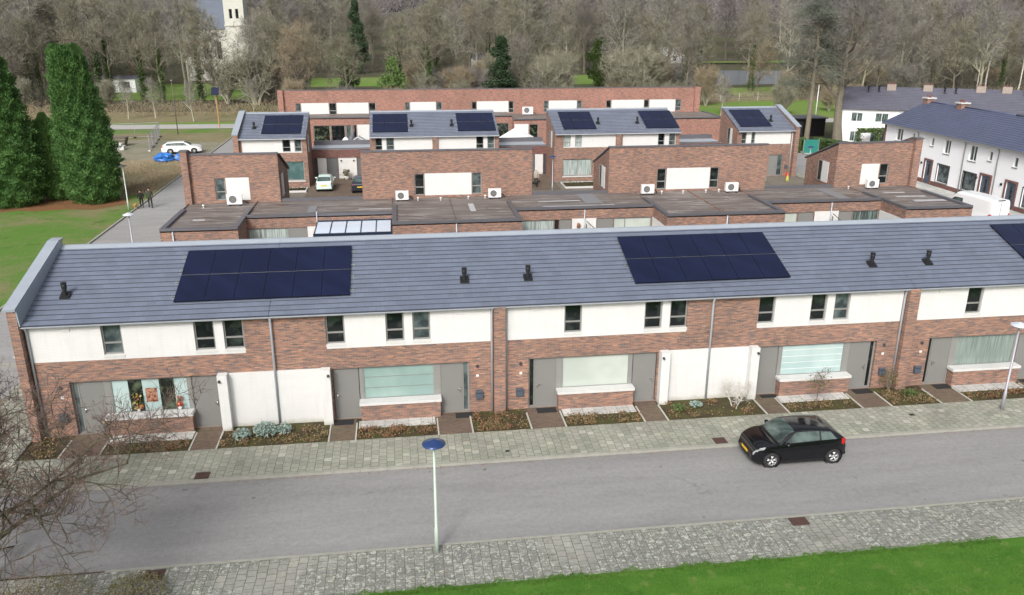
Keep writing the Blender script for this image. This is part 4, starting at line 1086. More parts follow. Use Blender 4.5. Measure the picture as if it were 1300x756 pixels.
for pts in ([(-24, 212), (8, 214), (10, 246), (-26, 244)], [(40, 214), (62, 214), (66, 250), (42, 250)], [(74, 176), (104, 184), (112, 204), (78, 198)], [(-70, 182), (-30, 180), (-30, 226), (-74, 226)], [(88, 300), (150, 296), (180, 330), (90, 330)]):
    struct('lawn', sheet(pts, .0 if pts[0][1] < 290 else .8), 'meadow')
struct('water', sheet([(78, 206), (100, 210), (126, 240), (134, 262), (106, 268), (90, 236)], .004), 'water')
# streets
struct('road', rect(-140, 130, 22.78, 27.66, .0), 'asphalt')
struct('side_street', rect(-23.28, -15.72, 27.66, 131.5, -.002), 'asphalt2')
struct('east_street', rect(43.6, 50.6, 30.2, 131, -.004), 'asphalt2')
struct('back_street', rect(-15.72, 43.6, 67.9, 77.4, -.006), 'clinker2')
struct('courtyard', rect(-15.4, 42.4, 77.56, 88.3, .02), 'clinker2')
struct('forecourt', rect(-9.0, -2.8, 77.8, 88.04, .045), 'clinker')
struct('forecourt', rect(10.3, 15.9, 79.5, 88.04, .045), 'clinker')
struct('country_road', sheet([(-160, 136.8), (40, 130.8), (150, 125.5), (150, 131.0), (40, 136.4), (-160, 142.2)], .0), 'concrete_road')
struct('garden_ground', rect(-15.5, 42, 42.7, 56.9, -.004), 'clinker2')
struct('garden_ground', rect(-15.5, 42, 88.9, 114.2, -.004), 'clinker2')
struct('gravel_lot', sheet([(-62, 103), (-24.6, 100.6), (-23.4, 108), (-23.4, 117), (-34, 121), (-62, 126)], -.006), 'gravel')
def kerb(name, x0, x1, y0, y1, z0, z1, mat='kerb'):
    b = MB(); L = 1.0
    if abs(x1-x0) > abs(y1-y0):
        n = max(1, int(round(abs(x1-x0)/L)))
        for k in range(n): b.box(x0+(x1-x0)*k/n+.004, x0+(x1-x0)*(k+1)/n-.004, y0, y1, z0, z1)
    else:
        n = max(1, int(round(abs(y1-y0)/L)))
        for k in range(n): b.box(x0, x1, y0+(y1-y0)*k/n+.004, y0+(y1-y0)*(k+1)/n-.004, z0, z1)
    return struct(name, b, mat)
kerb('kerb', -17.9, 70, 27.665, 27.80, -.03, .095)
kerb('kerb', -9.5, 70, 22.70, 22.775, -.03, .035)
kerb('kerb', -23.45, -23.3, 30, 128, -.03, .10)
kerb('kerb', -15.4, 42.4, 77.42, 77.55, -.03, .08)
kerb('kerb', -15.7, 43.5, 67.75, 67.88, -.03, .08)
kerb('kerb', 50.62, 50.76, 30, 128, -.03, .10)
kerb('kerb', 43.44, 43.58, 30, 128, -.03, .10)
b = MB(); b.box(-17.9, 43.4, 27.805, 30.05, -.03, .08); struct('pavement', b, 'pave')
b = MB(); b.box(-17.9, -15.05, 30.052, 60, -.03, .078); struct('pavement', b, 'pave')
b = MB(); b.box(-40, 80, 20.6, 22.655, -.03, .03); struct('pavement', b, 'pave2')
b = MB(); b.box(50.765, 53.85, 28, 128, -.03, .09); struct('pavement', b, 'slab')
b = MB(); b.box(42.6, 43.43, 28, 128, -.03, .085); struct('pavement', b, 'pave')
struct('lawn', rect(-60, 90, -40, 20.6, .028), 'lawn')
# planting strip in front of the houses
struct('planting_strip', rect(-15.0, 42, 30.06, 31.99, .045), 'soil')
cuts = [(-13.5, -12.02, 'p'), (-8.66, -7.62, 'p'), (-3.27, -2.2, 'p'), (1.15, 2.56, 'p'), (5.0, 6.46, 'p'), (9.85, 10.86, 'p'), (15.27, 16.28, 'p'), (19.68, 21.05, 'p'), (23.42, 24.88, 'p'), (28.3, 29.4, 'p'), (33.8, 34.9, 'p'), (38.2, 39.6, 'p')]
for a, c, k in cuts:
    b = MB(); b.box(a+.035, c-.035, 30.06, 31.6 if False else 31.995, .0, .062)
    struct('garden_path', b, 'clinker')
    for x in (a, c):
        b = MB(); b.box(x-.03, x+.03, 30.06, 31.55, .0, .085); struct('path_edging', b, 'edging')
for a, c in ((-12.0, -8.72), (-2.14, 1.1), (6.52, 9.78), (16.34, 19.62), (24.95, 28.2), (35, 38.1)):
    b = MB(); b.box(a+.03, c-.03, 31.06, 31.69, .0, .075); struct('slab_strip', b, 'slab')
# drains and covers
def cover(x, y, z, sx, sy, name, label, cat='drain cover', group=None, mat='grille', mouth=True):
    t = thing(name, (x, y, z), label, cat, group)
    b = MB(); b.box(x-sx/2, x+sx/2, y-sy/2, y+sy/2, z, z+.012); build('frame', b, mat, t)
    b = MB(); n = 7
    for k in range(n): b.box(x-sx/2+.04+k*(sx-.08)/n+.008, x-sx/2+.04+(k+1)*(sx-.08)/n-.008, y-sy/2+.05, y+sy/2-.05, z+.013, z+.02)
    build('bar', b, mat, t)
    return t
cover(-7.72, 28.02, .083, .52, .50, 'street_drain', 'rusty street drain in the kerb near the left houses')
cover(12.35, 28.05, .083, .52, .50, 'street_drain', 'rusty street drain in the kerb beside the nose of the black car')
cover(12.95, 22.40, .033, .62, .44, 'manhole_cover', 'rusty brown cover at the edge of the near pavement, right of the middle')
cover(-7.95, 22.35, .033, .60, .46, 'manhole_cover', 'dark cover at the edge of the near pavement by the low bush')
b = MB(); b.box(3.67, 3.83, 28.3, 28.42, .083, .092); tag(build('valve_cover', b, 'black'), 'tiny black valve cover in the far pavement right of the lamp', 'cover', 'valve covers')
b = MB(); b.box(21.3, 21.5, 29.1, 29.25, .083, .092); tag(build('valve_cover', b, 'black'), 'tiny black valve cover in the far pavement, right side', 'cover', 'valve covers')
for k, (x, w) in enumerate(((2.35, .8), (-2.75, .8), (5.9, .85), (16.05, .7), (20.55, .85), (24.5, .8), (28.9, .7))):
    b = MB(); b.box(x-w/2, x+w/2, 31.45 if k not in (3, 6) else 31.6, 31.90, .064, .084)
    lab = ['second house, main front door', 'second house, left grey door', 'middle house, front door', 'house above the black car, left grey door', 'house above the black car, front door', 'house right of the second brick pier', 'rightmost grey door by the lamp post'][k]
    tag(build('doormat', b, 'rubber'), 'black doormat at the '+lab, 'doormat', 'doormats')

# ------------------------------------------------------------------ planting
def leaf_scatter(b, n, area, zf, size, rr, cols=1, up=.5):
    for k in range(n):
        x, y = area(rr); z = zf(x, y, rr)
        d = Vector((rr.uniform(-1, 1), rr.uniform(-1, 1), rr.uniform(-.1, up*2))).normalized()*size*rr.uniform(.6, 1.3)
        e = d.cross(Vector((rr.uniform(-1, 1), rr.uniform(-1, 1), 1))).normalized()*size*.45
        c = Vector((x, y, z)); b.cm = rr.randrange(cols) if cols > 1 else 0
        b.quad(c-d*.5, c+e, c+d*.6, c-e)
beds = [(-14.75, -13.55, 30.2, 31.8, .8), (-12.0, -8.75, 30.2, 31.0, .8), (-7.55, -3.35, 30.2, 31.5, .55), (-2.1, 1.1, 30.2, 31.0, 1.5), (2.62, 4.95, 30.2, 31.6, 1.0), (6.52, 9.8, 30.2, 31.0, 1.1), (10.95, 15.2, 30.2, 31.6, .25), (16.4, 19.6, 30.2, 31.0, .6), (21.1, 23.35, 30.2, 31.6, .6), (24.95, 28.2, 30.2, 31.0, .7)]
bn = ['left end bed by the corner', 'bed under the left end window', 'bed before the left white wall', 'dense rusty bed under the second house window', 'bed around the middle brick pier', 'bed under the middle house window', 'bare bed before the right white wall', 'bed under the window above the car', 'bed around the right brick pier', 'bed left of the right lamp']
for k, (x0, x1, y0, y1, dens) in enumerate(beds):
    rr = random.Random(k+40); b = MB()
    n = int((x1-x0)*(y1-y0)*420*dens)
    cl = [(rr.uniform(x0, x1), rr.uniform(y0, y1), rr.uniform(.12, .3)) for _ in range(max(3, int((x1-x0)*(y1-y0)*4.5*min(1, dens+.2))))]
    def area(r, cl=cl, x0=x0, x1=x1, y0=y0, y1=y1):
        if r.random() < .25: return r.uniform(x0, x1), r.uniform(y0, y1)
        c = r.choice(cl); a = r.random()*6.28; q = c[2]*math.sqrt(r.random())*1.15
        return min(x1, max(x0, c[0]+q*math.cos(a))), min(y1, max(y0, c[1]+q*math.sin(a)))
    leaf_scatter(b, n, area, lambda x, y, r: .06+abs(r.gauss(0, .09)), .065, rr, 3)
    o = build('ground_cover', b, ['leaf_br', 'leaf_gr', 'leaf_br']); tag(o, 'low brown and green winter planting, '+bn[k], 'ground cover', None, 'stuff')
def shrub(x, y, z, r, h, mat, label, n=500, leaf=.07, stems=7, name='shrub', cat='shrub', flat=False):
    t = thing(name, (x, y, z), label, cat); rr = random.Random(int(x*31+y*7))
    b = MB()
    for k in range(stems):
        a = rr.random()*6.28; q = r*rr.uniform(.3, .9)
        b.tube([(x, y, z), (x+q*.4*math.cos(a), y+q*.4*math.sin(a), z+h*.45), (x+q*math.cos(a), y+q*math.sin(a), z+h*rr.uniform(.75, 1))], [.014, .01, .004], 5, False)
    build('stem', b, 'bark', t)
    b = MB()
    def area(r_):
        a = r_.random()*6.28; q = r*math.sqrt(r_.random()); return x+q*math.cos(a), y+q*math.sin(a)
    leaf_scatter(b, n, area, lambda px, py, r_: z+h*(.35+.65*r_.random())*(1-.45*((px-x)**2+(py-y)**2)/(r*r)), leaf, rr)
    build('foliage', b, mat, t); return t
shrub(-6.75, 30.85, .06, .36, .42, 'leaf_bl', 'left blue-grey spurge before the left white wall', 420, .08)
shrub(-5.85, 31.05, .06, .48, .55, 'leaf_bl', 'larger blue-grey spurge, middle of the bed before the left white wall', 700, .08)
shrub(-5.1, 31.1, .06, .30, .45, 'leaf_bl', 'small blue-grey spurge nearest the drainpipe', 300, .08)
shrub(11.6, 30.95, .06, .30, .25, 'green', 'low green plant left in the bed before the right white wall', 160, .10)
shrub(12.5, 31.25, .06, .28, .22, 'leaf_bl', 'low grey-green plant in the bed before the right white wall', 140, .10)
shrub(21.7, 31.5, .06, .42, 1.35, 'leaf_gr', 'upright olive shrub left of the right brick pier', 330, .06, 9)
shrub(22.5, 31.0, .06, .3, .3, 'green', 'small green plant at the foot of the right brick pier', 120, .08)
shrub(37.0, 81.4, .02, 1.1, .8, 'leaf_bl', 'pale flowering bush in front of the rightmost third row house', 700, .13)
shrub(35.4, 80.6, .02, .8, .5, 'leaf_gr', 'left pale green bush near the passage end', 420, .13)
def bed3(x0, x1, y0, y1, label):
    t = thing('planter_bed', ((x0+x1)/2, (y0+y1)/2, 0), label, 'planting bed')
    b = MB(); b.box(x0, x1, y0, y0+.08, 0, .2); b.box(x0, x1, y1-.08, y1, 0, .2); b.box(x0, x0+.08, y0+.08, y1-.08, 0, .2); b.box(x1-.08, x1, y0+.08, y1-.08, 0, .2); build('edging', b, 'conc', t)
    b = MB(); rr = random.Random(3); b.quad((x0+.08, y0+.08, .12), (x1-.08, y0+.08, .12), (x1-.08, y1-.08, .12), (x0+.08, y1-.08, .12))
    b.cm = 1; leaf_scatter(b, 500, lambda r: (r.uniform(x0+.1, x1-.1), r.uniform(y0+.1, y1-.1)), lambda a, c, r: .13+r.random()*.15, .1, rr, 1)
    build('planting', b, ['soil', 'leaf_gr'], t)
bed3(-11.3, -9.1, 81.2, 82.9, 'low edged bed under the teal window of the third row'); bed3(16.4, 20.6, 79.9, 82.6, 'edged brown bed under the long curtained window'); bed3(32.5, 34.6, 79.4, 80.9, 'small brown bed beside the grey front door')

# ------------------------------------------------------------------ trees
def tree_mesh(seed, H, spread, trunk_r=.28, clear=.25, levels=3, nl=(9, 7, 6), twig_n=5, twig_len=1.0, twig_w=.035, upw=.35, multi=1, sides=(7, 5, 4, 3), twig_tubes=False, lean=(0, 0), minr=.012, lf=1.0):
    rr = random.Random(seed); tb = MB(); cb = MB()
    def seg(p, d, L, r, lev):
        n = 6 if lev == 0 else 4
        pts = [Vector(p)]; dd = d.normalized(); wob = .10 if lev == 0 else .26
        for k in range(n):
            dd = (dd + Vector((rr.uniform(-wob, wob), rr.uniform(-wob, wob), rr.uniform(-wob, wob)+(.06 if lev else .03)))).normalized()
            pts.append(pts[-1]+dd*L/n)
        rad = [r*(1-.78*k/n) for k in range(n+1)]
        if lev == 0: rad[0] *= 1.25
        tb.tube(pts, rad, sides[min(lev, 3)], False)
        return pts, rad, dd
    def at(pts, t):
        f = t*(len(pts)-1); k = min(int(f), len(pts)-2); return pts[k].lerp(pts[k+1], f-k), (pts[k+1]-pts[k]).normalized()
    def twigs(pts, L):
        for k in range(twig_n):
            p, d = at(pts, rr.uniform(.15, 1)); 
            v = (d*.5+Vector((rr.uniform(-1, 1), rr.uniform(-1, 1), rr.uniform(-.5, 1))).normalized()).normalized()*L*rr.uniform(.5, 1.25)
            if twig_tubes:
                m = p+v*.5+Vector((rr.uniform(-.06, .06), rr.uniform(-.06, .06), rr.uniform(-.06, .06)))*L
                cb.tube([p, m, p+v], [twig_w, twig_w*.7, twig_w*.35], 3, False)
                for q in range(3):
                    v2 = (v.normalized()+Vector((rr.uniform(-1, 1), rr.uniform(-1, 1), rr.uniform(-.4, 1)))*.8).normalized()*L*rr.uniform(.25, .5)
                    s0 = p+v*rr.uniform(.3, .95); cb.tube([s0, s0+v2], [twig_w*.6, twig_w*.3], 3, False)
            else:
                e = v.cross(Vector((rr.uniform(-1, 1), rr.uniform(-1, 1), rr.uniform(-1, 1)))).normalized()*twig_w
                cb.poly((p-e*.5, p+e*.5, p+v))
                for q in range(2):
                    s0 = p+v*rr.uniform(.2, .8); v2 = (v.normalized()+Vector((rr.uniform(-1, 1), rr.uniform(-1, 1), rr.uniform(-.3, 1)))*.8).normalized()*L*rr.uniform(.35, .7)
                    cb.poly((s0-e*.35, s0+e*.35, s0+v2))
    def grow(p, d, L, r, lev):
        pts, rad, dd = seg(p, d, L, r, lev)
        if lev >= levels: twigs(pts, twig_len); return
        n = nl[lev]
        for k in range(n):
            t = (clear if lev == 0 else .22) + (1-(clear if lev == 0 else .22))*((k+rr.random())/n)
            t = min(t, .99); q, ax = at(pts, t)
            a = rr.random()*6.28 if lev else (k*2.4+rr.random()*.8)
            o = ax.orthogonal().normalized(); o.rotate(Quaternion(ax, a))
            up = upw if lev == 0 else .18
            nd = (o*1.0 + ax*rr.uniform(.35, .85) + Vector((0, 0, up))).normalized()
            if lev == 0: ln = spread*(1.08-.62*t)*rr.uniform(.75, 1.15)
            else: ln = L*rr.uniform(.42, .68)*(1.1-.4*t)
            rd = max(minr, lf*rad[min(int(t*(len(rad)-1)), len(rad)-1)]*rr.uniform(.42, .62))
            grow(q, nd, ln, rd, lev+1)
        if lev > 0: twigs(pts, twig_len)
    for m in range(multi):
        if multi == 1: d = Vector((lean[0], lean[1], 1)); p = Vector((0, 0, 0))
        else:
            a = 2*PI*m/multi+rr.random(); d = Vector((math.cos(a)*.42, math.sin(a)*.42, 1)); p = Vector((math.cos(a)*.15, math.sin(a)*.15, 0))
        grow(p, d, H*.93*(1 if multi == 1 else rr.uniform(.75, 1)), trunk_r, 0)
    return tb, cb
def proto(name, tm, cm, tmat, cmat, extra=None):
    """prototype meshes only (linked later as things)"""
    def mk(n, b, m):
        me = bpy.data.meshes.new(n); me.from_pydata([tuple(v) for v in b.v], [], b.f)
        for q in (m if isinstance(m, (list, tuple)) else [m]): me.materials.append(M[q])
        if isinstance(m, (list, tuple)): me.polygons.foreach_set('material_index', b.m)
        me.update(); return me
    return [(k, mk(k, b, m)) for k, b, m in ([('trunk', tm, tmat), ('crown', cm, cmat)] + (extra or []))]
def plant(pr, x, y, z, s, rot, label, cat='tree', name='bare_tree', group=None, sz=None):
    root = thing(name, (x, y, z), label, cat, group); root.scale = (s, s, s*(sz or 1)); root.rotation_euler = (0, 0, rot)
    for n, me in pr:
        o = bpy.data.objects.new(n, me); COL.objects.link(o); o.parent = root
    return root
def ivy_cloud(seed, H, r=.9, n=1500, z0=.0, leaf=.16, top=.6):
    rr = random.Random(seed); b = MB()
    for k in range(n):
        t = rr.random()**.8; z = z0+t*H*top; a = rr.random()*6.28; R = r*(1-.6*t)*(.8+.22*math.sin(z*.9+a*2+seed)+.15*math.sin(z*2.3-a)) * abs(rr.gauss(.55, .3))
        c = Vector((R*math.cos(a), R*math.sin(a), z)); d = Vector((rr.uniform(-1, 1), rr.uniform(-1, 1), rr.uniform(-1, 1))).normalized()*leaf; e = d.orthogonal().normalized()*leaf*.6
        b.quad(c-d, c+e, c+d, c-e)
    return b
def evergreen(seed, H, R, n=5000, leaf=.28, shape='cone', lumps=7):
    rr = random.Random(seed); b = MB(); cs = []
    for k in range(lumps*9):
        t = rr.random(); a = rr.random()*6.28
        w = R*(1-t)**.6*.95 if shape == 'cone' else R*math.sin(PI*(.12+.82*t))
        q = w*math.sqrt(rr.random()); cs.append((q*math.cos(a), q*math.sin(a), H*(.08+.9*t), R*rr.uniform(.18, .34)))
    for k in range(n):
        c0 = rr.choice(cs); v = Vector((rr.gauss(0, 1), rr.gauss(0, 1), rr.gauss(0, 1))).normalized()*c0[3]*rr.uniform(.6, 1.05)
        c = Vector(c0[:3])+v; d = Vector((rr.uniform(-1, 1), rr.uniform(-1, 1), rr.uniform(-1, .6))).normalized()*leaf; e = d.orthogonal().normalized()*leaf*.45
        b.quad(c-d, c+e, c+d, c-e)
    t = MB(); t.tube([(0, 0, 0), (0, 0, H*.5), (0, 0, H*.9)], [.3, .2, .05], 7, False)
    return t, b

T1 = proto('t1', *tree_mesh(11, 19, 7.5, .30, .30, 3, (14, 7, 5), 3, 1.3, .050, minr=.045, lf=1.25), 'bark', 'twig')
T2 = proto('t2', *tree_mesh(23, 21, 6.8, .32, .30, 3, (15, 7, 5), 3, 1.4, .048, .7, minr=.045, lf=1.25), 'bark_fan', 'twig')
T3 = proto('t3', *tree_mesh(37, 17, 7.5, .28, .20, 3, (15, 7, 5), 3, 1.3, .050, .2, minr=.045, lf=1.25), 'bark', 'twig_ol')
T4 = proto('t4', *tree_mesh(51, 20, 6.6, .26, .26, 3, (14, 7, 5), 3, 1.3, .046, .8, minr=.045, lf=1.25), 'bark_dk', 'twig_pu')
T5 = proto('t5', *tree_mesh(67, 15, 6.5, .24, .20, 3, (13, 7, 5), 3, 1.2, .045, .4, minr=.04, lf=1.2), 'bark', 'twig_oc')
tm, cm = tree_mesh(71, 20, 6.8, .34, .35, 3, (13, 7, 5), 3, 1.3, .048, .5, minr=.045, lf=1.25)
TI = proto('ti', tm, cm, 'bark', 'twig_ol', [('ivy', ivy_cloud(3, 20, 1.25, 2600, .2, .2, .62), 'ivy')])
BI = proto('bi', *tree_mesh(83, 18, 3.6, .17, .35, 3, (12, 5, 4), 4, 1.2, .035, .9), 'bark_pale', 'twig_pu')
S1 = proto('s1', *tree_mesh(91, 7.5, 3.0, .13, .10, 2, (11, 7), 6, 1.0, .035, .9, multi=8, minr=.045, lf=1.2), 'bark_fan', 'twig_ol')
S2 = proto('s2', *tree_mesh(97, 6.5, 2.8, .11, .10, 2, (11, 7), 6, 1.0, .035, .8, multi=7, minr=.04, lf=1.2), 'bark', 'twig')
S3 = proto('s3', *tree_mesh(103, 6, 2.6, .09, .08, 2, (10, 7), 7, 1.2, .03, 1.0, multi=7, minr=.035), 'bark_fan', 'twig_oc')
EV = proto('ev', *evergreen(5, 15, 3.4, 7000, .30, 'cone'), 'bark', 'yew')
EG = proto('eg', *evergreen(9, 10, 3.2, 4500, .28, 'round'), 'bark', 'ivy')
EG2 = proto('eg2', *evergreen(33, 10, 2.7, 4200, .26, 'round'), 'bark', 'green')
EB = proto('eb', *evergreen(19, 3.2, 2.2, 1800, .2, 'round'), 'bark', 'green')

# foreground bare tree, its limbs reach over the pavement from the left
tm, cm = tree_mesh(2024, 6.0, 6.0, .19, .06, 4, (13, 7, 6, 4), 4, .40, .0055, -.02, sides=(9, 7, 5, 4), twig_tubes=True, lean=(.12, .04))
near = thing('bare_tree', (-13.3, 20.9, 0), 'leafless lichen-covered tree spreading over the street in the bottom left corner', 'tree')
def rebase(b, off): b.v = [(v[0]+off[0], v[1]+off[1], v[2]+off[2]) for v in b.v]; return b
off = (-13.3, 20.9, 0)
tips = [cm.v[k] for k in range(0, len(cm.v), 3)]
build('trunk', rebase(tm, off), 'bark_near', near, True); build('crown', rebase(cm, off), 'twig_near', near)
rr = random.Random(8); b = MB()
for k in range(1500):
    c = Vector(rr.choice(tips))+Vector(off)+Vector((rr.uniform(-.05, .05), rr.uniform(-.05, .05), -.03)); d = Vector((rr.uniform(-1, 1), rr.uniform(-1, 1), rr.uniform(-1, .3))).normalized()*.035; e = d.orthogonal().normalized()*.02
    b.quad(c-d, c+e, c+d, c-e)
build('withered_leaves', b, 'leaf_br', near)
# low dry bush at the bottom edge
shrub(-8.2, 21.2, .03, 1.0, .55, 'leaf_gr', 'low dry olive bush on the near pavement edge below the cover', 1500, .06, 30, 'bush', 'bush')
shrub(-10.6, 21.0, .03, 1.4, .8, 'leaf_gr', 'low dry bush under the bare tree, bottom left corner', 1500, .06, 30, 'bush', 'bush')
def sapling(x, y, z, h, label, name='sapling', seed=1, mat='bark_pale', leaves=0):
    t = thing(name, (x, y, z), label, 'sapling')
    tm_, cm_ = tree_mesh(seed, h, h*.55, .022, .2, 2, (8, 5), 3, .22, .004, .6, multi=1 if leaves else 3, sides=(6, 4, 3, 3), twig_tubes=True)
    build('trunk', rebase(tm_, (x, y, z)), mat, t); build('crown', rebase(cm_, (x, y, z)), mat, t)
    if leaves:
        b = MB(); rr = random.Random(seed); leaf_scatter(b, leaves, lambda r: (x+r.gauss(0, .3), y+r.gauss(0, .25)), lambda a, c, r: z+h*.45+r.random()*h*.4, .09, rr); build('foliage', b, 'ivy', t)
    return t
sapling(14.15, 30.9, .06, 1.15, 'pale leafless little shrub before the right white wall', seed=12)
sapling(17.75, 30.65, .06, 1.6, 'young tree with a few dark leaves in the bed above the black car', seed=15, mat='twig_near', leaves=70)

rr = random.Random(15); b = MB()
for k in range(900):
    t_ = rr.random()
    if t_ < .45: x, y, z = rr.uniform(-12, 26), 27.62-abs(rr.gauss(0, .06)), .004
    elif t_ < .8: x, y, z = rr.uniform(-13, 27), 30.05-abs(rr.gauss(0, .35)), .084
    else: x, y, z = rr.uniform(-11, 20), rr.uniform(20.7, 22.6), .034
    c = Vector((x, y, z)); d = Vector((rr.uniform(-1, 1), rr.uniform(-1, 1), .15)).normalized()*rr.uniform(.02, .045); e = Vector((-d.y, d.x, .01))*.6
    b.quad(c-d, c+e, c+d+Vector((0, 0, .01)), c-e)
tag(build('fallen_leaves', b, 'leaf_br'), 'scattered dead leaves and dirt on the pavements and along the kerb', 'leaf litter', None, 'stuff')
# conifers
def column_conifer(x, y, H, R, seed, label, n=38000, twin=False, bulge=.35):
    t = thing('column_conifer', (x, y, 0), label, 'conifer', 'tall dark green column conifers'); rr = random.Random(seed)
    def rad(z, a):
        q = z/H
        base = R*(1-.50*(max(0, q-bulge)/(1-bulge))**1.1) if q > bulge else R*(.86+.14*math.sin(q/bulge*PI/2))
        if q > .93: base *= math.sqrt(max(0, 1-((q-.93)/.07)**2))*.9+.05
        if q < .05: base *= .8+4*q
        lump = 1+.06*math.sin(a*5+z*1.3+seed)+.07*math.sin(a*11-z*2.6)+.06*math.sin(z*5.1+a*4)+.05*math.sin(z*9+a*17)
        return base*lump
    def sh(z): return -.95*max(0, z/H-.3)
    b = MB(); NA, NZ = 36, 60; i0 = 0
    for j in range(NZ+1):
        for i in range(NA):
            a = 2*PI*i/NA; z = H*j/NZ*.985; r = rad(z, a)*.90*rr.uniform(.93, 1.0); b.v.append((x+sh(z)+r*math.cos(a), y+r*math.sin(a), z+.02))
    for j in range(NZ):
        for i in range(NA): b.f.append((j*NA+i, j*NA+(i+1) % NA, (j+1)*NA+(i+1) % NA, (j+1)*NA+i)); b.m.append(0)
    tops = [(0, 0)] if not twin else [(-.85, 0), (.80, .1)]
    for k in range(n):
        z = H*rr.random()**.9; a = rr.random()*2*PI; r = rad(z, a)*rr.uniform(.88, 1.07)
        c = Vector((x+sh(z)+r*math.cos(a), y+r*math.sin(a), z)); o = Vector((math.cos(a), math.sin(a), rr.uniform(.3, 1.6))).normalized()
        d = (o+Vector((rr.uniform(-.6, .6), rr.uniform(-.6, .6), rr.uniform(-.3, .6)))).normalized()*rr.uniform(.10, .24); e = d.cross(Vector((rr.uniform(-1, 1), rr.uniform(-1, 1), rr.uniform(-1, 1)))).normalized()*.055
        b.poly((c-e, c+e, c+d))
    for dx, dy in tops:
        for k in range(1200):
            h = rr.random(); r = .85*math.sqrt(1-h)*R/2.6; a = rr.random()*6.28; c = Vector((x+sh(H)+dx*R/2.6+r*math.cos(a), y+dy+r*math.sin(a), H*.945+h*.75+.12*math.sin(a*4)))
            d = Vector((math.cos(a)*.4, math.sin(a)*.4, 1)).normalized()*.2; e = d.orthogonal().normalized()*.06; b.poly((c-e, c+e, c+d))
    build('crown', b, 'conifer', t)
    b = MB(); b.tube([(x, y, 0), (x, y, 1.2)], [.3, .26], 8); build('trunk', b, 'bark', t)
column_conifer(-34.9, 79.0, 13.9, 2.85, 4, 'wide dark green column conifer at the left picture edge', 42000)
column_conifer(-31.4, 81.2, 7.4, 1.5, 9, 'shorter conifer tucked between the two tall ones', 14000)
column_conifer(-28.0, 79.6, 13.8, 2.3, 14, 'tall column conifer with a forked top, beside the street lamp', 38000, True)
struct('needle_litter', sheet([(-44, 77.2), (-40, 74.6), (-36, 75.0), (-33.5, 76.3), (-32, 75.7), (-29.5, 76.3), (-27, 75.8), (-24.9, 77.6), (-25, 80), (-30, 83), (-44, 84)], -.010), 'litter')

# woodland
rw = random.Random(99)
KIN = {'T1': (T1, 'tall grey-brown bare tree in the wood behind the houses', 'bare_tree', 'tree', 'grey-brown bare trees of the wood'),
       'T2': (T2, 'slender upright bare tree in the wood behind the houses', 'bare_tree', 'tree', 'slender bare trees of the wood'),
       'T3': (T3, 'olive-tinged spreading bare tree in the wood behind the houses', 'bare_tree', 'tree', 'olive-tinged bare trees of the wood'),
       'T4': (T4, 'purple-brown bare tree in the wood behind the houses', 'bare_tree', 'tree', 'purple-brown bare trees of the wood'),
       'T5': (T5, 'ochre-tinged bare tree in the wood behind the houses', 'bare_tree', 'tree', 'ochre-tinged bare trees of the wood'),
       'TI': (TI, 'bare tree with its trunk wrapped in dark green ivy in the wood', 'ivy_clad_tree', 'tree', 'ivy-clad trees of the wood')}
occ = [(-.245, -.163, 234), (-.105, .0, 212), (.175, .255, 214), (.37, .475, 222)]
cnt = 0
def ok(x, y, r=0):
    s = x/y
    for a, c, ym in occ:
        if a < s < c and y < ym: return False
    if -58 < x < -34 and 165 < y < 262: return False
    if -28 < x < 12 and 208 < y < 250: return False
    if 38 < x < 68 and 210 < y < 254: return False
    if 74 < x < 138 and 200 < y < 272: return False
    return True
def ring(y0, y1, n, kinds, smin, smax, xm=1.0):
    global cnt
    k = 0; tries = 0; pts = []
    while k < n and tries < n*60:
        tries += 1
        y = rw.uniform(y0, y1); x = rw.uniform(-.50*y, .86*y)
        if not ok(x, y): continue
        if any((x-a)**2+(y-c)**2 < 22 for a, c in pts): continue
        pts.append((x, y)); kd = rw.choice(kinds); pr, lab, nm, ct, gr = KIN[kd]
        plant(pr, x, y, hill_z(x, y) if y > 275 else -.05, rw.uniform(smin, smax), rw.random()*6.28, lab, ct, nm, gr, rw.uniform(.95, 1.12)); k += 1; cnt += 1
ring(163, 200, 50, ['T1', 'T2', 'T3', 'T3', 'TI', 'T4', 'T1', 'TI', 'T2', 'T5'], .62, .95)
ring(200, 250, 70, ['T1', 'T2', 'T3', 'T4', 'TI', 'T1', 'T2', 'T5'], .85, 1.15)
ring(250, 310, 74, ['T1', 'T2', 'T3', 'T4', 'T1', 'T2', 'T4'], .95, 1.25)
ring(310, 390, 60, ['T1', 'T2', 'T4', 'T4'], 1.0, 1.3)
# bushes along the wood edge
BK = [(S1, 'olive-grey leafless bush along the edge of the wood', 'bush', 'olive-grey bushes'), (S2, 'grey-brown leafless bush along the edge of the wood', 'bush', 'grey-brown bushes'), (S3, 'ochre willow-like bush along the edge of the wood', 'bush', 'ochre bushes')]
def bushes(n, x0, x1, y0, y1, smin, smax, kinds=(0, 1, 2)):
    for k in range(n):
        for _ in range(20):
            x, y = rw.uniform(x0, x1), rw.uniform(y0, y1)
            if ok(x, y) or y < 158: break
        pr, lab, nm, gr = BK[rw.choice(kinds)]
        plant(pr, x, y, -.05, rw.uniform(smin, smax), rw.random()*6.28, lab, 'bush', nm, gr)
bushes(22, -16, 95, 138, 160, .5, .75)
bushes(8, 23.5, 31, 152, 168, 1.1, 1.45, (0, 0, 1))
bushes(8, 41, 56, 156, 174, 1.05, 1.45, (0, 0, 1))
bushes(4, 3, 13, 160, 172, .9, 1.15, (1, 2))
bushes(22, -90, -10, 160, 180, .5, .85)
bushes(26, -10, 120, 160, 200, .75, 1.2)
bushes(26, -90, 160, 195, 240, .7, 1.2)
bushes(14, 110, 190, 165, 230, .7, 1.1)
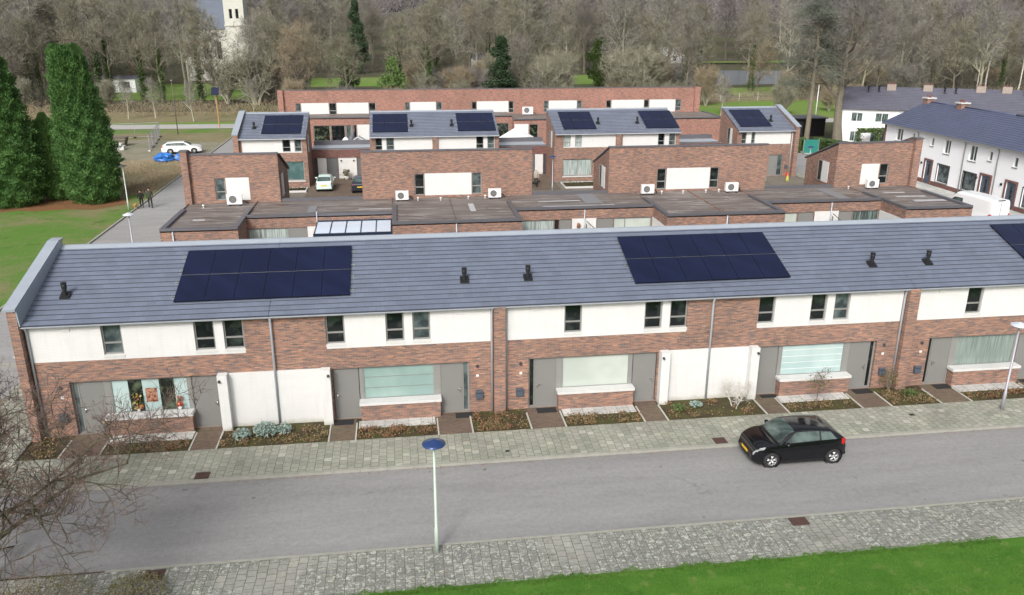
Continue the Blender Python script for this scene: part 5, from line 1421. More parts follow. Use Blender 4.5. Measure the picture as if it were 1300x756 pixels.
for k in range(22):
    for _ in range(30):
        y = rw.uniform(170, 255); x = rw.uniform(-.45*y, .8*y)
        if ok(x, y): break
    if k % 3 == 2: plant(EG, x, y, 0, rw.uniform(.35, .6), k, 'rounded ivy-green clump low in the wood', 'bush', 'evergreen_bush', 'green clumps in the wood')
    else: plant(TI, x, y, 0, rw.uniform(.7, 1.0), k*1.1, 'bare tree with its trunk wrapped in dark green ivy in the wood', 'tree', 'ivy_clad_tree', 'ivy-clad trees of the wood')
# individual trees that stand out
plant(EV, 19.4, 157, 0, 1.06, 0, 'dark green conical yew rising behind the middle of the long brick row', 'conifer', 'evergreen_tree', sz=.8)
plant(EV, -11.3, 262, 0, 1.15, 1, 'tall dark narrow conifer far back in the wood, left of centre', 'conifer', 'evergreen_tree', sz=1.2)
plant(S1, -33, 172, 0, 1.15, 1, 'big tangled bush right of the church foot', 'bush', 'bush')
plant(S1, -27, 170, 0, 1.35, 2, 'widest tangled bush between the church and the long brick row', 'bush', 'bush')
plant(S2, -21, 174, 0, 1.4, 3, 'tall dark tangled bush behind the left end of the long brick row', 'bush', 'bush')
plant(EG, -11, 196, 0, .95, .4, 'green-brown bushy evergreen right of the church', 'tree', 'evergreen_tree')
plant(EG2, -0.6, 157, 0, .92, 2, 'mid green ivy thicket left of the dark yew', 'tree', 'evergreen_tree')
plant(EG, 51, 207, 0, 1.15, 3, 'ivy-green tree right of the lawn in the wood', 'tree', 'evergreen_tree')
plant(T3, -17, 170, 0, .82, 1.4, 'broad olive bare tree right of the church hiding its foot', 'tree', 'bare_tree')
plant(T3, -9.5, 168, 0, .72, 2.4, 'second broad olive bare tree behind the left end of the long brick row', 'tree', 'bare_tree')
plant(T2, -45.0, 190, 0, .98, .5, 'tall dark tree standing directly in front of the church', 'tree', 'bare_tree')
plant(TI, -59, 186, 0, .95, 4.5, 'ivy-clad tree just left of the church', 'tree', 'ivy_clad_tree')
plant(S3, 60, 158, 0, 1.0, 1, 'small round ochre-tinged tree on the green meadow behind the right third row house', 'tree', 'bare_tree', sz=1.15)
plant(T5, 78, 176, 0, .72, 3, 'ochre bare tree by the meadow fence', 'tree', 'bare_tree')
plant(TI, 83, 190, 0, .85, 1, 'ivy-clad trunk at the edge of the pond lawn', 'tree', 'ivy_clad_tree')
plant(TI, 72, 196, 0, .92, 5, 'dark tree left of the pond', 'tree', 'ivy_clad_tree')
plant(S1, 47.5, 139, 0, .8, 5, 'bush at the right end of the long brick row', 'bush', 'bush')
plant(EG, 175, 210, 0, .7, 5, 'dark evergreen clump at the right edge of the wood', 'tree', 'evergreen_tree')
big = proto('tb', *tree_mesh(313, 20, 8.6, .60, .33, 4, (13, 7, 5, 4), 3, 1.05, .034, .0, sides=(10, 6, 4, 3)), 'bark', 'twig')
plant(big, 57.4, 102.3, 0, 1.0, 1.2, 'huge bare tree with a thick pale trunk at the gable of the far white terrace', 'tree', 'bare_tree')
# blue-green cedar with long flat boughs
def cedar(seed, H):
    rr = random.Random(seed); t = MB(); c = MB()
    t.tube([(0, 0, 0), (.15, 0, H*.5), (0, .1, H)], [.36, .26, .06], 9, False)
    for k in range(26):
        z = H*(.40+.60*(k+rr.uniform(-.8, .8))/26); a = k*2.4+rr.random()*2; L = (5.6*(1-.72*(z/H-.42)/.58))*rr.uniform(.6, 1.1)
        e = Vector((math.cos(a)*L, math.sin(a)*L, z+rr.uniform(-1.2, 1.6))); t.tube([(0, 0, z), ((e.x)*.5, (e.y)*.5, z+.5), tuple(e)], [.09, .06, .015], 4, False)
        for q in range(420):
            f = rr.uniform(.25, 1.05); p = Vector((e.x*f, e.y*f, z+(e.z-z)*f+.3*math.sin(f*3)))+Vector((rr.gauss(0, .6), rr.gauss(0, .6), rr.gauss(0, .42)))
            d = Vector((rr.uniform(-1, 1), rr.uniform(-1, 1), rr.uniform(-.3, .5))).normalized()*.30; g2 = d.orthogonal().normalized()*.045; c.poly((p-g2, p+g2, p+d))
    return t, c
CE = proto('ce', *cedar(6, 20), 'bark', 'cedar')
plant(CE, 53.6, 103.5, 0, 1.0, .3, 'blue-green cedar with flat boughs left of the huge bare tree', 'conifer', 'evergreen_tree')
for k, (x, y) in enumerate(((-50.3, 178), (-46.2, 176), (-38.4, 174))):
    plant(TI, x, y, 0, .80+.04*k, k*2.3+.4, 'ivy-wrapped tree in front of the church, %s of three' % NTH[k].replace('leftmost', 'first'), 'tree', 'ivy_clad_tree', 'ivy-wrapped trees before the church')
for k, (x, y, pr_) in enumerate(((-46.5, 200, T2), (-41.0, 190, T2), (-35.2, 172, T3))):
    plant(pr_, x, y, 0, .82+.04*k, k*1.3, 'bare tree before the church, %s from the left' % NTH[k].replace('leftmost', 'first') if k < 4 else 'ivy-clad tree close in front of the church nave', 'tree', 'bare_tree' if k < 4 else 'ivy_clad_tree', 'trees before the church')
for k, (x, y, s) in enumerate(((128, 172, .95), (133, 176, 1.1), (138, 172, 1.0), (131, 182, 1.05))):
    plant(BI, x, y, 0, s, k*1.7, ['leftmost white-stemmed birch behind the far roof', 'tallest white-stemmed birch behind the far roof', 'rightmost white-stemmed birch behind the far roof', 'birch standing behind the other white stems'][k], 'tree', 'birch_tree', 'birches')
# thin young street trees along the country road
for k, (x, y) in enumerate(((-44.5, 147), (-40.3, 147.5), (-33, 142.4), (-24, 147), (56.5, 141), (57.8, 143), (50, 139.5))):
    plant(T2, x, y, 0, .30, k, 'thin young tree beside the country road, %s from the left' % NTH[k].replace('leftmost', 'first'), 'tree', 'young_tree', 'young trees along the country road')

# far wood and undergrowth read as masses
def brush(name, n, fx, size, mat, label, seed, w=.05, kind='stuff', cat='undergrowth'):
    rr = random.Random(seed); b = MB()
    for k in range(n):
        x, y, z = fx(rr); L = size*rr.uniform(.5, 1.3)
        d = Vector((rr.uniform(-.7, .7), rr.uniform(-.7, .7), rr.uniform(.2, 1))).normalized()*L; e = d.cross(Vector((rr.uniform(-1, 1), 1, rr.uniform(-1, 1)))).normalized()*w
        b.poly(((x, y, z), (x+e[0], y+e[1], z+e[2]), (x+d[0], y+d[1], z+d[2])))
    tag(build(name, b, mat), label, cat, None, kind)
def f_far(rr):
    y = rr.uniform(390, 480); x = rr.uniform(-.5*y, .86*y); top = 15+4*math.sin(x*.05)+3*math.sin(x*.13+1)+2*math.sin(x*.31)
    return x, y, hill_z(x, y)+rr.random()**.8*top
brush('far_wood', 60000, f_far, 3.6, 'twig_pu', 'grey-purple mass of the far wood along the horizon', 3, .14, cat='wood')
def f_und(rr):
    for _ in range(9):
        y = rr.uniform(161, 300); x = rr.uniform(-.5*y, .86*y)
        if ok(x, y): break
    return x, y, rr.random()**1.4*(4.0+2.5*math.sin(x*.2)*math.sin(y*.17))
brush('undergrowth', 70000, f_und, 1.3, 'bark_dk', 'brown twiggy undergrowth on the floor of the wood', 4, .05)
def f_sc(rr):
    x = rr.uniform(-90, 150); y = rr.uniform(150, 164) if x < 45 else rr.uniform(163, 176)
    return x, y, rr.random()**2*1.6
brush('dry_scrub', 22000, f_sc, .8, 'twig_oc', 'dry reddish scrub between the meadow and the wood', 5, .05)

# grass blades on the near lawn
def f_grass():
    rr = random.Random(77); b = MB()
    for k in range(95000):
        y = rr.uniform(16.0, 20.66) if rr.random() < .75 else rr.uniform(20.4, 20.7); x = rr.uniform(-4, 19)
        n = math.sin(x*2.1+y)*math.sin(y*3.1-x*.7)
        h = .03+.05*rr.random()*(1.2+n); a = rr.random()*6.28
        if y > 20.50:
            e_ = 20.58+.10*math.sin(x*3.1)+.07*math.sin(x*7.7+1)+.05*math.sin(x*19)
            y = min(20.82, e_) - abs(rr.gauss(0, .10)) if rr.random() < .8 else y
        b.poly(((x-.006*math.cos(a), y-.006*math.sin(a), .028), (x+.006*math.cos(a), y+.006*math.sin(a), .028), (x+rr.uniform(-.03, .03), y+rr.uniform(-.03, .03), .028+h)))
    return b
tag(build('grass', f_grass(), 'grassb'), 'short bright green grass along the near pavement', 'grass', None, 'stuff')
def f_dry():
    rr = random.Random(78); b = MB()
    for k in range(26000):
        y = rr.uniform(82, 103); x = rr.uniform(-40, -23.6)
        if rr.random() > .5+.5*math.sin(x*.8+y*.3)*math.sin(y*.5): continue
        h = rr.uniform(.08, .3); b.poly(((x-.03, y, 0), (x+.03, y, 0), (x+rr.uniform(-.12, .12), y+rr.uniform(-.1, .1), h)))
    return b
tag(build('rough_grass', f_dry(), 'twig_oc'), 'tufts of dry rough grass on the waste ground left of the side street', 'grass', None, 'stuff')
# ------------------------------------------------------------------ white terraces on the right
def terrA(y0, y1, label, upw, loww, doors, pipes, chim, end=False):
    root = thing('white_house', (53.9, (y0+y1)/2, 0), label, 'house', 'houses of the right white terrace')
    T = TW(53.9, 0)
    H = [(a, c, z0, z1) for a, c, z0, z1 in upw+loww] + [(a, c, .12, 2.42) for a, c in doors]
    res = facade(T, [y0, y1], [0, .5, 5.3], lambda u, z: 'brick_dark' if z < .5 else 'white2', H, .16)
    for k_, m_ in res.items(): build('white_wall' if k_ == 'white2' else 'brick_plinth', m_, k_, root)
    b = MB(); b.box(53.92, 63.1, y1-.2, y1-.002, 0, 5.2); b.box(53.92, 63.1, y0+.002, y0+.2, 0, 5.2); b.box(62.9, 63.1, y0+.2, y1-.2, 0, 5.2)
    if end: b.prism([(53.9, 5.2), (63.1, 5.2), (58.5, 7.5)], 'y', y1-.2, y1-.003) if False else None
    build('side_wall', b, 'white2' if not end else 'brick_dark', root)
    if end:
        b = MB()
        for yy_ in (y1-.01,): b.poly([(53.9, yy_, 5.2), (63.1, yy_, 5.2), (58.5, yy_, 7.45)])
        b.box(53.84, 53.898, y1-.35, y1, 0, 5.2)
        build('gable', b, 'brick_dark', root)
    for a, c, z0, z1 in upw+loww:
        big = (c-a) > .8
        window(root, T, a, c, z0, z1, .12, 'curtain_dk' if z0 > 3 else 'glass_mid', mull=((a+c)/2,) if big and z0 > 3 else (), fw=.07, fm='frame_w' if z0 > 3 else 'frame_dk')
        b = MB(); b.boxT(T, a-.04, c+.04, z0-.1, z0-.003, -.05, .1); build('window_sill', b, 'frame', root)
        if z0 < 3:
            b = MB()
            for (p, q, r_, s_) in ((a-.10, a-.002, z0, z1+.1), (c+.002, c+.10, z0, z1+.1), (a, c, z1+.002, z1+.1)): b.boxT(T, p, q, r_, s_, -.03, .05)
            build('window_surround', b, 'frame_dk', root)
    for a, c in doors:
        o = door(root, T, a, c, .12, 2.42, .10, 'mailbox', 1)
        b = MB(); b.boxT(T, (a+c)/2-.12, (a+c)/2+.12, .9, 2.1, .08, .098); build('door_glass', b, 'glass', o)
        b = MB()
        for (p, q, r_, s_) in ((a-.22, a-.002, 0, 2.6), (c+.002, c+.22, 0, 2.6), (a, c, 2.425, 2.6)): b.boxT(T, p, q, r_, s_, -.05, .04)
        build('door_surround', b, 'brick_dark', root)
        b = MB(); b.boxT(T, c+.5, c+.62, 1.95, 2.15, -.16, -.003); build('wall_light', b, 'black', root)
    for p in pipes: pipe(root, [(53.6, p, 5.2), (53.8, p, 4.9), (53.82, p, .1)], .05, 'frame')
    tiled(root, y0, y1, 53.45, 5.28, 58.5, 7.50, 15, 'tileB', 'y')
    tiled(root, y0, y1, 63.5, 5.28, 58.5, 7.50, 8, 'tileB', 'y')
    b = MB(); b.box(53.36, 53.45, y0, y1, 5.16, 5.27); build('gutter', b, 'frame', root)
    b = MB(); b.tube([(58.5, y0, 7.50), (58.5, y1, 7.50)], .11, 8); build('ridge', b, 'tileB', root, True)
    for c in chim:
        b = MB(); b.box(58.0, 58.9, c-.42, c+.42, 7.0, 7.85); ch = build('chimney', b, 'brick', root)
        b = MB(); b.box(57.9, 59.0, c-.52, c+.52, 7.852, 7.98); build('cap', b, 'conc', ch)
        for q in (-.25, .05, .3): b = MB(); b.lathe([(.10, 0), (.09, .28), (.06, .28)], (58.4, c+q, 7.98), 10); build('chimney_pot', b, 'brick_dark', ch, True)
    return root
terrA(79.95, 86.35, 'end house of the right white terrace, behind the brick box', [(82.85, 84.05, 3.65, 4.95), (80.72, 81.2, 4.2, 4.8)], [(83.0, 84.3, .8, 2.3)], [(80.9, 81.9)], [80.0], [86.0], True)
terrA(72.4, 79.95, 'right white terrace house with its door beside the brick box corner', [(77.42, 77.95, 3.92, 4.76), (74.75, 75.72, 3.5, 4.85)], [(74.4, 76.2, .6, 2.32)], [(77.2, 78.25)], [72.5], [80.3])
terrA(67.8, 72.4, 'right white terrace house directly behind the white van', [(70.85, 71.92, 3.42, 4.86), (68.72, 69.25, 3.82, 4.68)], [(70.4, 72.2, .56, 2.28)], [(68.45, 69.7)], [67.85], [])
terrA(60.1, 67.8, 'right white terrace house at the picture edge', [(65.45, 66.0, 3.78, 4.66), (62.5, 63.6, 3.45, 4.8)], [(62.3, 64.2, .56, 2.26)], [(65.1, 66.32)], [60.3], [74.6-7.0])
terrA(52.0, 60.1, 'right white terrace house outside the picture edge', [(57.4, 57.95, 3.92, 4.76), (54.7, 55.7, 3.5, 4.85)], [(54.4, 56.2, .6, 2.32)], [(57.2, 58.25)], [], [56])

def terrB(k, w, label, first=False):
    # terrace turned a little towards the camera: local x along the row
    ang = math.radians(-25); ox, oy = 57.6, 102.9
    root = thing('white_house', (ox+math.cos(ang)*k*w, oy+math.sin(ang)*k*w, 0), label, 'house', 'houses of the far white terrace'); root.rotation_euler = (0, 0, ang)
    def loc(name, b, mat, par=root, smooth=False):
        me = bpy.data.meshes.new(name); me.from_pydata(b.v, [], b.f); me.materials.append(M[mat]); me.update()
        if smooth: me.polygons.foreach_set('use_smooth', [True]*len(me.polygons))
        o = bpy.data.objects.new(name, me); COL.objects.link(o); o.parent = par; return o
    T = TS(0, 0)
    H = [(1.4, 2.8, 3.45, 4.6), (4.3, 5.9, 3.45, 4.6), (1.5, 2.7, .9, 2.2), (4.0, 6.2, .3, 2.2)]
    res = facade(T, [0, w], [0, .4, 5.15], lambda u, z: 'brick_dark' if z < .4 else 'white2', H, .15)
    for k_, m_ in res.items(): loc('white_wall' if k_ == 'white2' else 'brick_plinth', m_, k_)
    for a, c, z0, z1 in H:
        b = MB(); fw = .07
        for q in ((a, a+fw, z0, z1), (c-fw, c, z0, z1), (a+fw, c-fw, z0, z0+fw), (a+fw, c-fw, z1-fw, z1), ((a+c)/2-.035, (a+c)/2+.035, z0+fw, z1-fw)): b.boxT(T, q[0], q[1], q[2], q[3], .08, .14)
        f = loc('window', b, 'frame_w'); b = MB(); b.quad((a, .12, z0), (c, .12, z0), (c, .12, z1), (a, .12, z1)); loc('pane', b, 'curtain_dk', f)
    b = MB(); b.box(.003, .2, .01, 8.9, 0, 5.1); b.box(w-.2, w-.003, .01, 8.9, 0, 5.1); b.box(.2, w-.2, 8.7, 8.9, 0, 5.1)
    if first: b.poly([(-.003, 0, 0), (-.003, 8.9, 0), (-.003, 8.9, 5.2), (-.003, 4.5, 7.5), (-.003, 0, 5.2)])
    loc('side_wall', b, 'brick_dark')
    rb = MB()
    for i in range(15):
        for (ya, za, yb, zb) in ((-.4, 5.1, 4.5, 7.62), (9.4, 5.1, 4.5, 7.62)):
            t0, t1 = i/15, (i+1)/15; P_ = lambda t, dz: (ya+(yb-ya)*t, za+(zb-za)*t+dz)
            p, q = P_(t0, .04), P_(t1, 0); r_ = P_(t0, -.02)
            rb.quad((-.1 if first else 0, *p), (w, *p), (w, *q), (-.1 if first else 0, *q)); rb.quad((-.1 if first else 0, *r_), (w, *r_), (w, *p), (-.1 if first else 0, *p))
    loc('roof', rb, 'tileC')
    for cx in ((6.2,) if first else (1.4, 7.6)) if k < 3 else (1.4,):
        b = MB(); b.box(cx-.55, cx+.55, 3.7, 4.4, 6.8, 8.0); ch = loc('chimney', b, 'chimney')
        for q in (-.35, 0, .35): b = MB(); b.lathe([(.10, 0), (.09, .3), (.05, .3)], (cx+q, 4.05, 8.0), 8); loc('chimney_pot', b, 'brick_dark', ch)
    for cx in (3.4, 4.7):
        b = MB(); b.lathe([(.09, 0), (.09, .5), (.14, .52), (.14, .7), (0, .72)], (cx, 3.6, 7.1), 8); b.box(cx-.2, cx+.2, 3.3, 3.8, 7.0, 7.12); loc('roof_vent', b, 'black')
    return root
for k in range(5): terrB(k, 9.2, 'far white terrace, %s house from the left%s' % (NTH[k].replace('leftmost', 'first'), ', with its dark brick gable' if k == 0 else ''), k == 0)
# ivy pergola, fence, sheds by the far terrace
t = thing('pergola', (61.9, 99.6, 0), 'ivy-covered pergola in front of the far white terrace', 'pergola')
b = MB()
for x in (58.7, 61.3, 64.9): b.box(x-.08, x+.08, 99.5, 99.66, 0, 2.5)
b.box(58.5, 65.2, 99.5, 99.66, 2.5, 2.62); build('frame', b, 'fence_w', t)
b = MB(); rr = random.Random(2)
leaf_scatter(b, 1500, lambda r: (r.uniform(58.4, 65.3), r.uniform(99.2, 99.95)), lambda a, c, r: 2.35+r.random()*.55, .2, rr)
for x in (58.7, 61.3): leaf_scatter(b, 320, lambda r, x=x: (x+r.gauss(0, .22), 99.5+r.gauss(0, .15)), lambda a, c, r: r.random()*2.4, .2, rr)
build('foliage', b, 'green', t)
def slat_fence(x0, y0, x1, y1, h, mat, label, name='fence', grp=None):
    v = Vector((x1-x0, y1-y0, 0)); L = v.length; v.normalize(); nrm = Vector((-v.y, v.x, 0))*.02; b = MB(); n = int(L/.14)
    for k in range(n):
        a = Vector((x0, y0, 0))+v*(L*k/n+.005); c = Vector((x0, y0, 0))+v*(L*(k+1)/n-.005); d = nrm*(1 if k % 2 else -.2)
        for s_ in (1, -1): b.quad(a+d+nrm*s_*.5, c+d+nrm*s_*.5, c+d+nrm*s_*.5+Vector((0, 0, h)), a+d+nrm*s_*.5+Vector((0, 0, h)))
    return tag(build(name, b, mat), label, 'fence', grp)
slat_fence(63.2, 98.4, 66.6, 97.6, 1.7, 'patch', 'grey board fence before the far terrace garden')
t = thing('garden_shed', (56.5, 115.5, 0), 'long black garden shed with a pale panel, between the tree trunks', 'shed')
b = MB(); b.box(52.4, 61.5, 113.6, 117.0, 0, 2.5); build('wall', b, 'fence_dk' if 'fence_dk' in M else 'black', t)
b = MB(); b.box(52.2, 61.7, 113.3, 117.2, 2.5, 2.66); build('roof', b, 'coping_dark', t)
b = MB(); b.box(54.0, 56.2, 113.55, 113.598, 1.2, 1.9); build('window', b, 'frost_lt', t)
b = MB(); b.box(56.9, 58.1, 113.55, 113.598, .05, 2.1); build('door', b, 'frame_dk', t)
def hedge(x0, y0, x1, y1, h, w, label, mat='ivy', n=2500, leaf=.12):
    rr = random.Random(int(x0*3+y0)); b = MB(); v = Vector((x1-x0, y1-y0, 0)); L = v.length; v.normalize(); nr = Vector((-v.y, v.x, 0))
    for k in range(n):
        p = Vector((x0, y0, 0))+v*(rr.random()*L); f = rr.random()
        if f < .55: p += nr*(-w/2*rr.uniform(.8, 1.08)); p.z = rr.random()*h
        elif f < .85: p += nr*rr.uniform(-w/2, w/2); p.z = h*rr.uniform(.9, 1.05)
        else: p += nr*(w/2); p.z = rr.random()*h
        d = Vector((rr.uniform(-1, 1), rr.uniform(-1, 1), rr.uniform(-.5, 1))).normalized()*leaf; e = d.orthogonal().normalized()*leaf*.6; b.quad(p-d, p+e, p+d, p-e)
    c = [Vector((x0, y0, 0)), Vector((x1, y1, 0))]; q = nr*w*.42
    b.quad(c[0]-q, c[1]-q, c[1]-q+Vector((0, 0, h*.93)), c[0]-q+Vector((0, 0, h*.93))); b.quad(c[0]-q+Vector((0, 0, h*.93)), c[1]-q+Vector((0, 0, h*.93)), c[1]+q+Vector((0, 0, h*.93)), c[0]+q+Vector((0, 0, h*.93)))
    b.quad(c[0]+q, c[1]+q, c[1]+q+Vector((0, 0, h*.93)), c[0]+q+Vector((0, 0, h*.93)))
    return tag(build('hedge', b, mat), label, 'hedge')
hedge(47.5, 108.5, 51.0, 99.0, 1.8, 1.0, 'clipped olive hedge behind the teal panel, far right of the third row')
hedge(54.6, 103.2, 57.0, 97.5, 1.3, 1.0, 'low dark hedge between the two big trunks')
t = thing('garden_screen', (51.6, 98.3, 0), 'bright teal corrugated screen by the hedge', 'screen')
b = MB()
for k in range(12):
    x = 50.7+k*.16; b.box(x, x+.08, 98.3, 98.36, 0, 1.75); b.box(x+.08, x+.16, 98.24, 98.30, 0, 1.75)
build('panel', b, 'teal', t); b = MB(); b.box(50.62, 50.7, 98.25, 98.35, 0, 1.85); b.box(52.62, 52.7, 98.25, 98.35, 0, 1.85); build('post', b, 'frame', t)

# ------------------------------------------------------------------ church and far buildings
t = thing('church', (-45.5, 242, 0), 'cream church with blue-grey roof and square tower behind the bare trees', 'church')
b = MB()
res = facade(TS(0, 237), [-55.2, -43.8], [0, 13.2], lambda u, z: 'cream', [(-53.6, -52.4, 5.5, 10), (-50.2, -49.0, 5.5, 10), (-46.8, -45.6, 5.5, 10), (-51.3, -50.7, 1.5, 3.0), (-46.0, -45.0, .1, 3.2)], .4)
bb = res['cream']; bb.box(-55.2, -54.8, 237.01, 252, 0, 13.2); bb.box(-43.8, -38.9, 240.5, 252, 0, 12); bb.box(-55.3, -43.7, 236.9, 237.0, 12.8, 13.2); bb.box(-55.3, -43.8, 236.93, 236.99, 4.0, 4.2)
build('nave_wall', bb, 'cream', t)
for a, c, z0, z1 in [(-53.6, -52.4, 5.5, 10), (-50.2, -49.0, 5.5, 10), (-46.8, -45.6, 5.5, 10)]: window(t, TS(0, 237), a, c, z0, z1, .25, 'glass', fw=.1, mull=((a+c)/2,))
b = MB(); b.poly([(-55.5, 236.6, 13.2), (-43.5, 236.6, 13.2), (-43.5, 244, 20.5), (-52, 244, 20.5)]); b.poly([(-55.5, 236.6, 13.2), (-52, 244, 20.5), (-55.5, 252.2, 13.2)]); b.poly([(-52, 244, 20.5), (-43.5, 244, 20.5), (-38.5, 252.2, 12), (-55.5, 252.2, 13.2)]); b.poly([(-43.8, 240.4, 14.5), (-38.6, 240.4, 12), (-38.6, 252.2, 12), (-43.5, 244, 20.5)])
build('roof', b, 'slate_blue', t)
res = facade(TS(0, 234.8), [-43.7, -38.7], [0, 25], lambda u, z: 'cream', [(-42.4, -41.6, 15.8, 18.2), (-40.8, -40.0, 15.8, 18.2), (-41.8, -40.6, .1, 3)], .4)
bb = res['cream']; bb.box(-43.7, -43.3, 234.81, 240.4, 0, 25); bb.box(-39.1, -38.7, 234.81, 240.4, 0, 25); bb.box(-43.3, -39.1, 240, 240.4, 0, 25); bb.box(-43.9, -38.5, 234.6, 234.79, 13.9, 14.3); bb.box(-43.9, -38.5, 234.6, 234.79, 7.4, 7.7)
tw = build('tower', bb, 'cream', t)
for a, c in ((-42.4, -41.6), (-40.8, -40.0)): window(tw and t, TS(0, 234.8), a, c, 15.8, 18.2, .25, 'glass', fw=.1)
b = MB(); b.poly([(-44, 234.5, 25), (-38.4, 234.5, 25), (-41.2, 237.5, 29)]); b.poly([(-38.4, 234.5, 25), (-38.4, 240.6, 25), (-41.2, 237.5, 29)]); b.poly([(-44, 234.5, 25), (-44, 240.6, 25), (-41.2, 237.5, 29)]); b.poly([(-44, 240.6, 25), (-38.4, 240.6, 25), (-41.2, 237.5, 29)]); build('tower_roof', b, 'zinc', t)
def far_house(x0, x1, y0, y1, h, rh, wall, roof, label, name='far_house', cat='building'):
    t = thing(name, ((x0+x1)/2, (y0+y1)/2, 0), label, cat); n = max(1, int((x1-x0)/3))
    hs = [(x0+(x1-x0)*(k+.3)/n, x0+(x1-x0)*(k+.7)/n, h*.35, h*.8) for k in range(n)]
    r = facade(TS(0, y0), [x0, x1], [0, h], lambda u, z: wall, hs, .15); b = r[wall]; b.box(x0, x0+.2, y0+.01, y1, 0, h); b.box(x1-.2, x1, y0+.01, y1, 0, h); b.box(x0+.2, x1-.2, y1-.2, y1, 0, h); build('wall', b, wall, t)
    for a, c, z0, z1 in hs: window(t, TS(0, y0), a, c, z0, z1, .1, 'glass_mid', fw=.1)
    ym = (y0+y1)/2; b = MB(); b.quad((x0-.2, y0-.3, h), (x1+.2, y0-.3, h), (x1+.2, ym, h+rh), (x0-.2, ym, h+rh)); b.quad((x0-.2, y1+.3, h), (x1+.2, y1+.3, h), (x1+.2, ym, h+rh), (x0-.2, ym, h+rh))
    for xx in (x0+.1, x1-.1): b.poly([(xx, y0, h), (xx, y1, h), (xx, ym, h+rh)])
    build('roof', b, roof, t); return t
far_house(4, 14, 206, 212, 3.4, .3, 'white2', 'zinc', 'low white flat building glimpsed through the bushes left of the dark yew')
far_house(-66, -58, 200, 206, 3.0, .6, 'white2', 'tileC', 'small white outbuilding left of the church')
far_house(96, 106, 300, 308, 4, 2, 'white2', 'zinc', 'pale building beyond the pond')
far_house(-150, -128, 300, 310, 9, 3.5, 'white2', 'tileC', 'dark roofed house far away at the left picture edge')
far_house(24, 34, 262, 270, 4, 2, 'cream', 'tileC', 'pale house hidden in the middle of the wood')

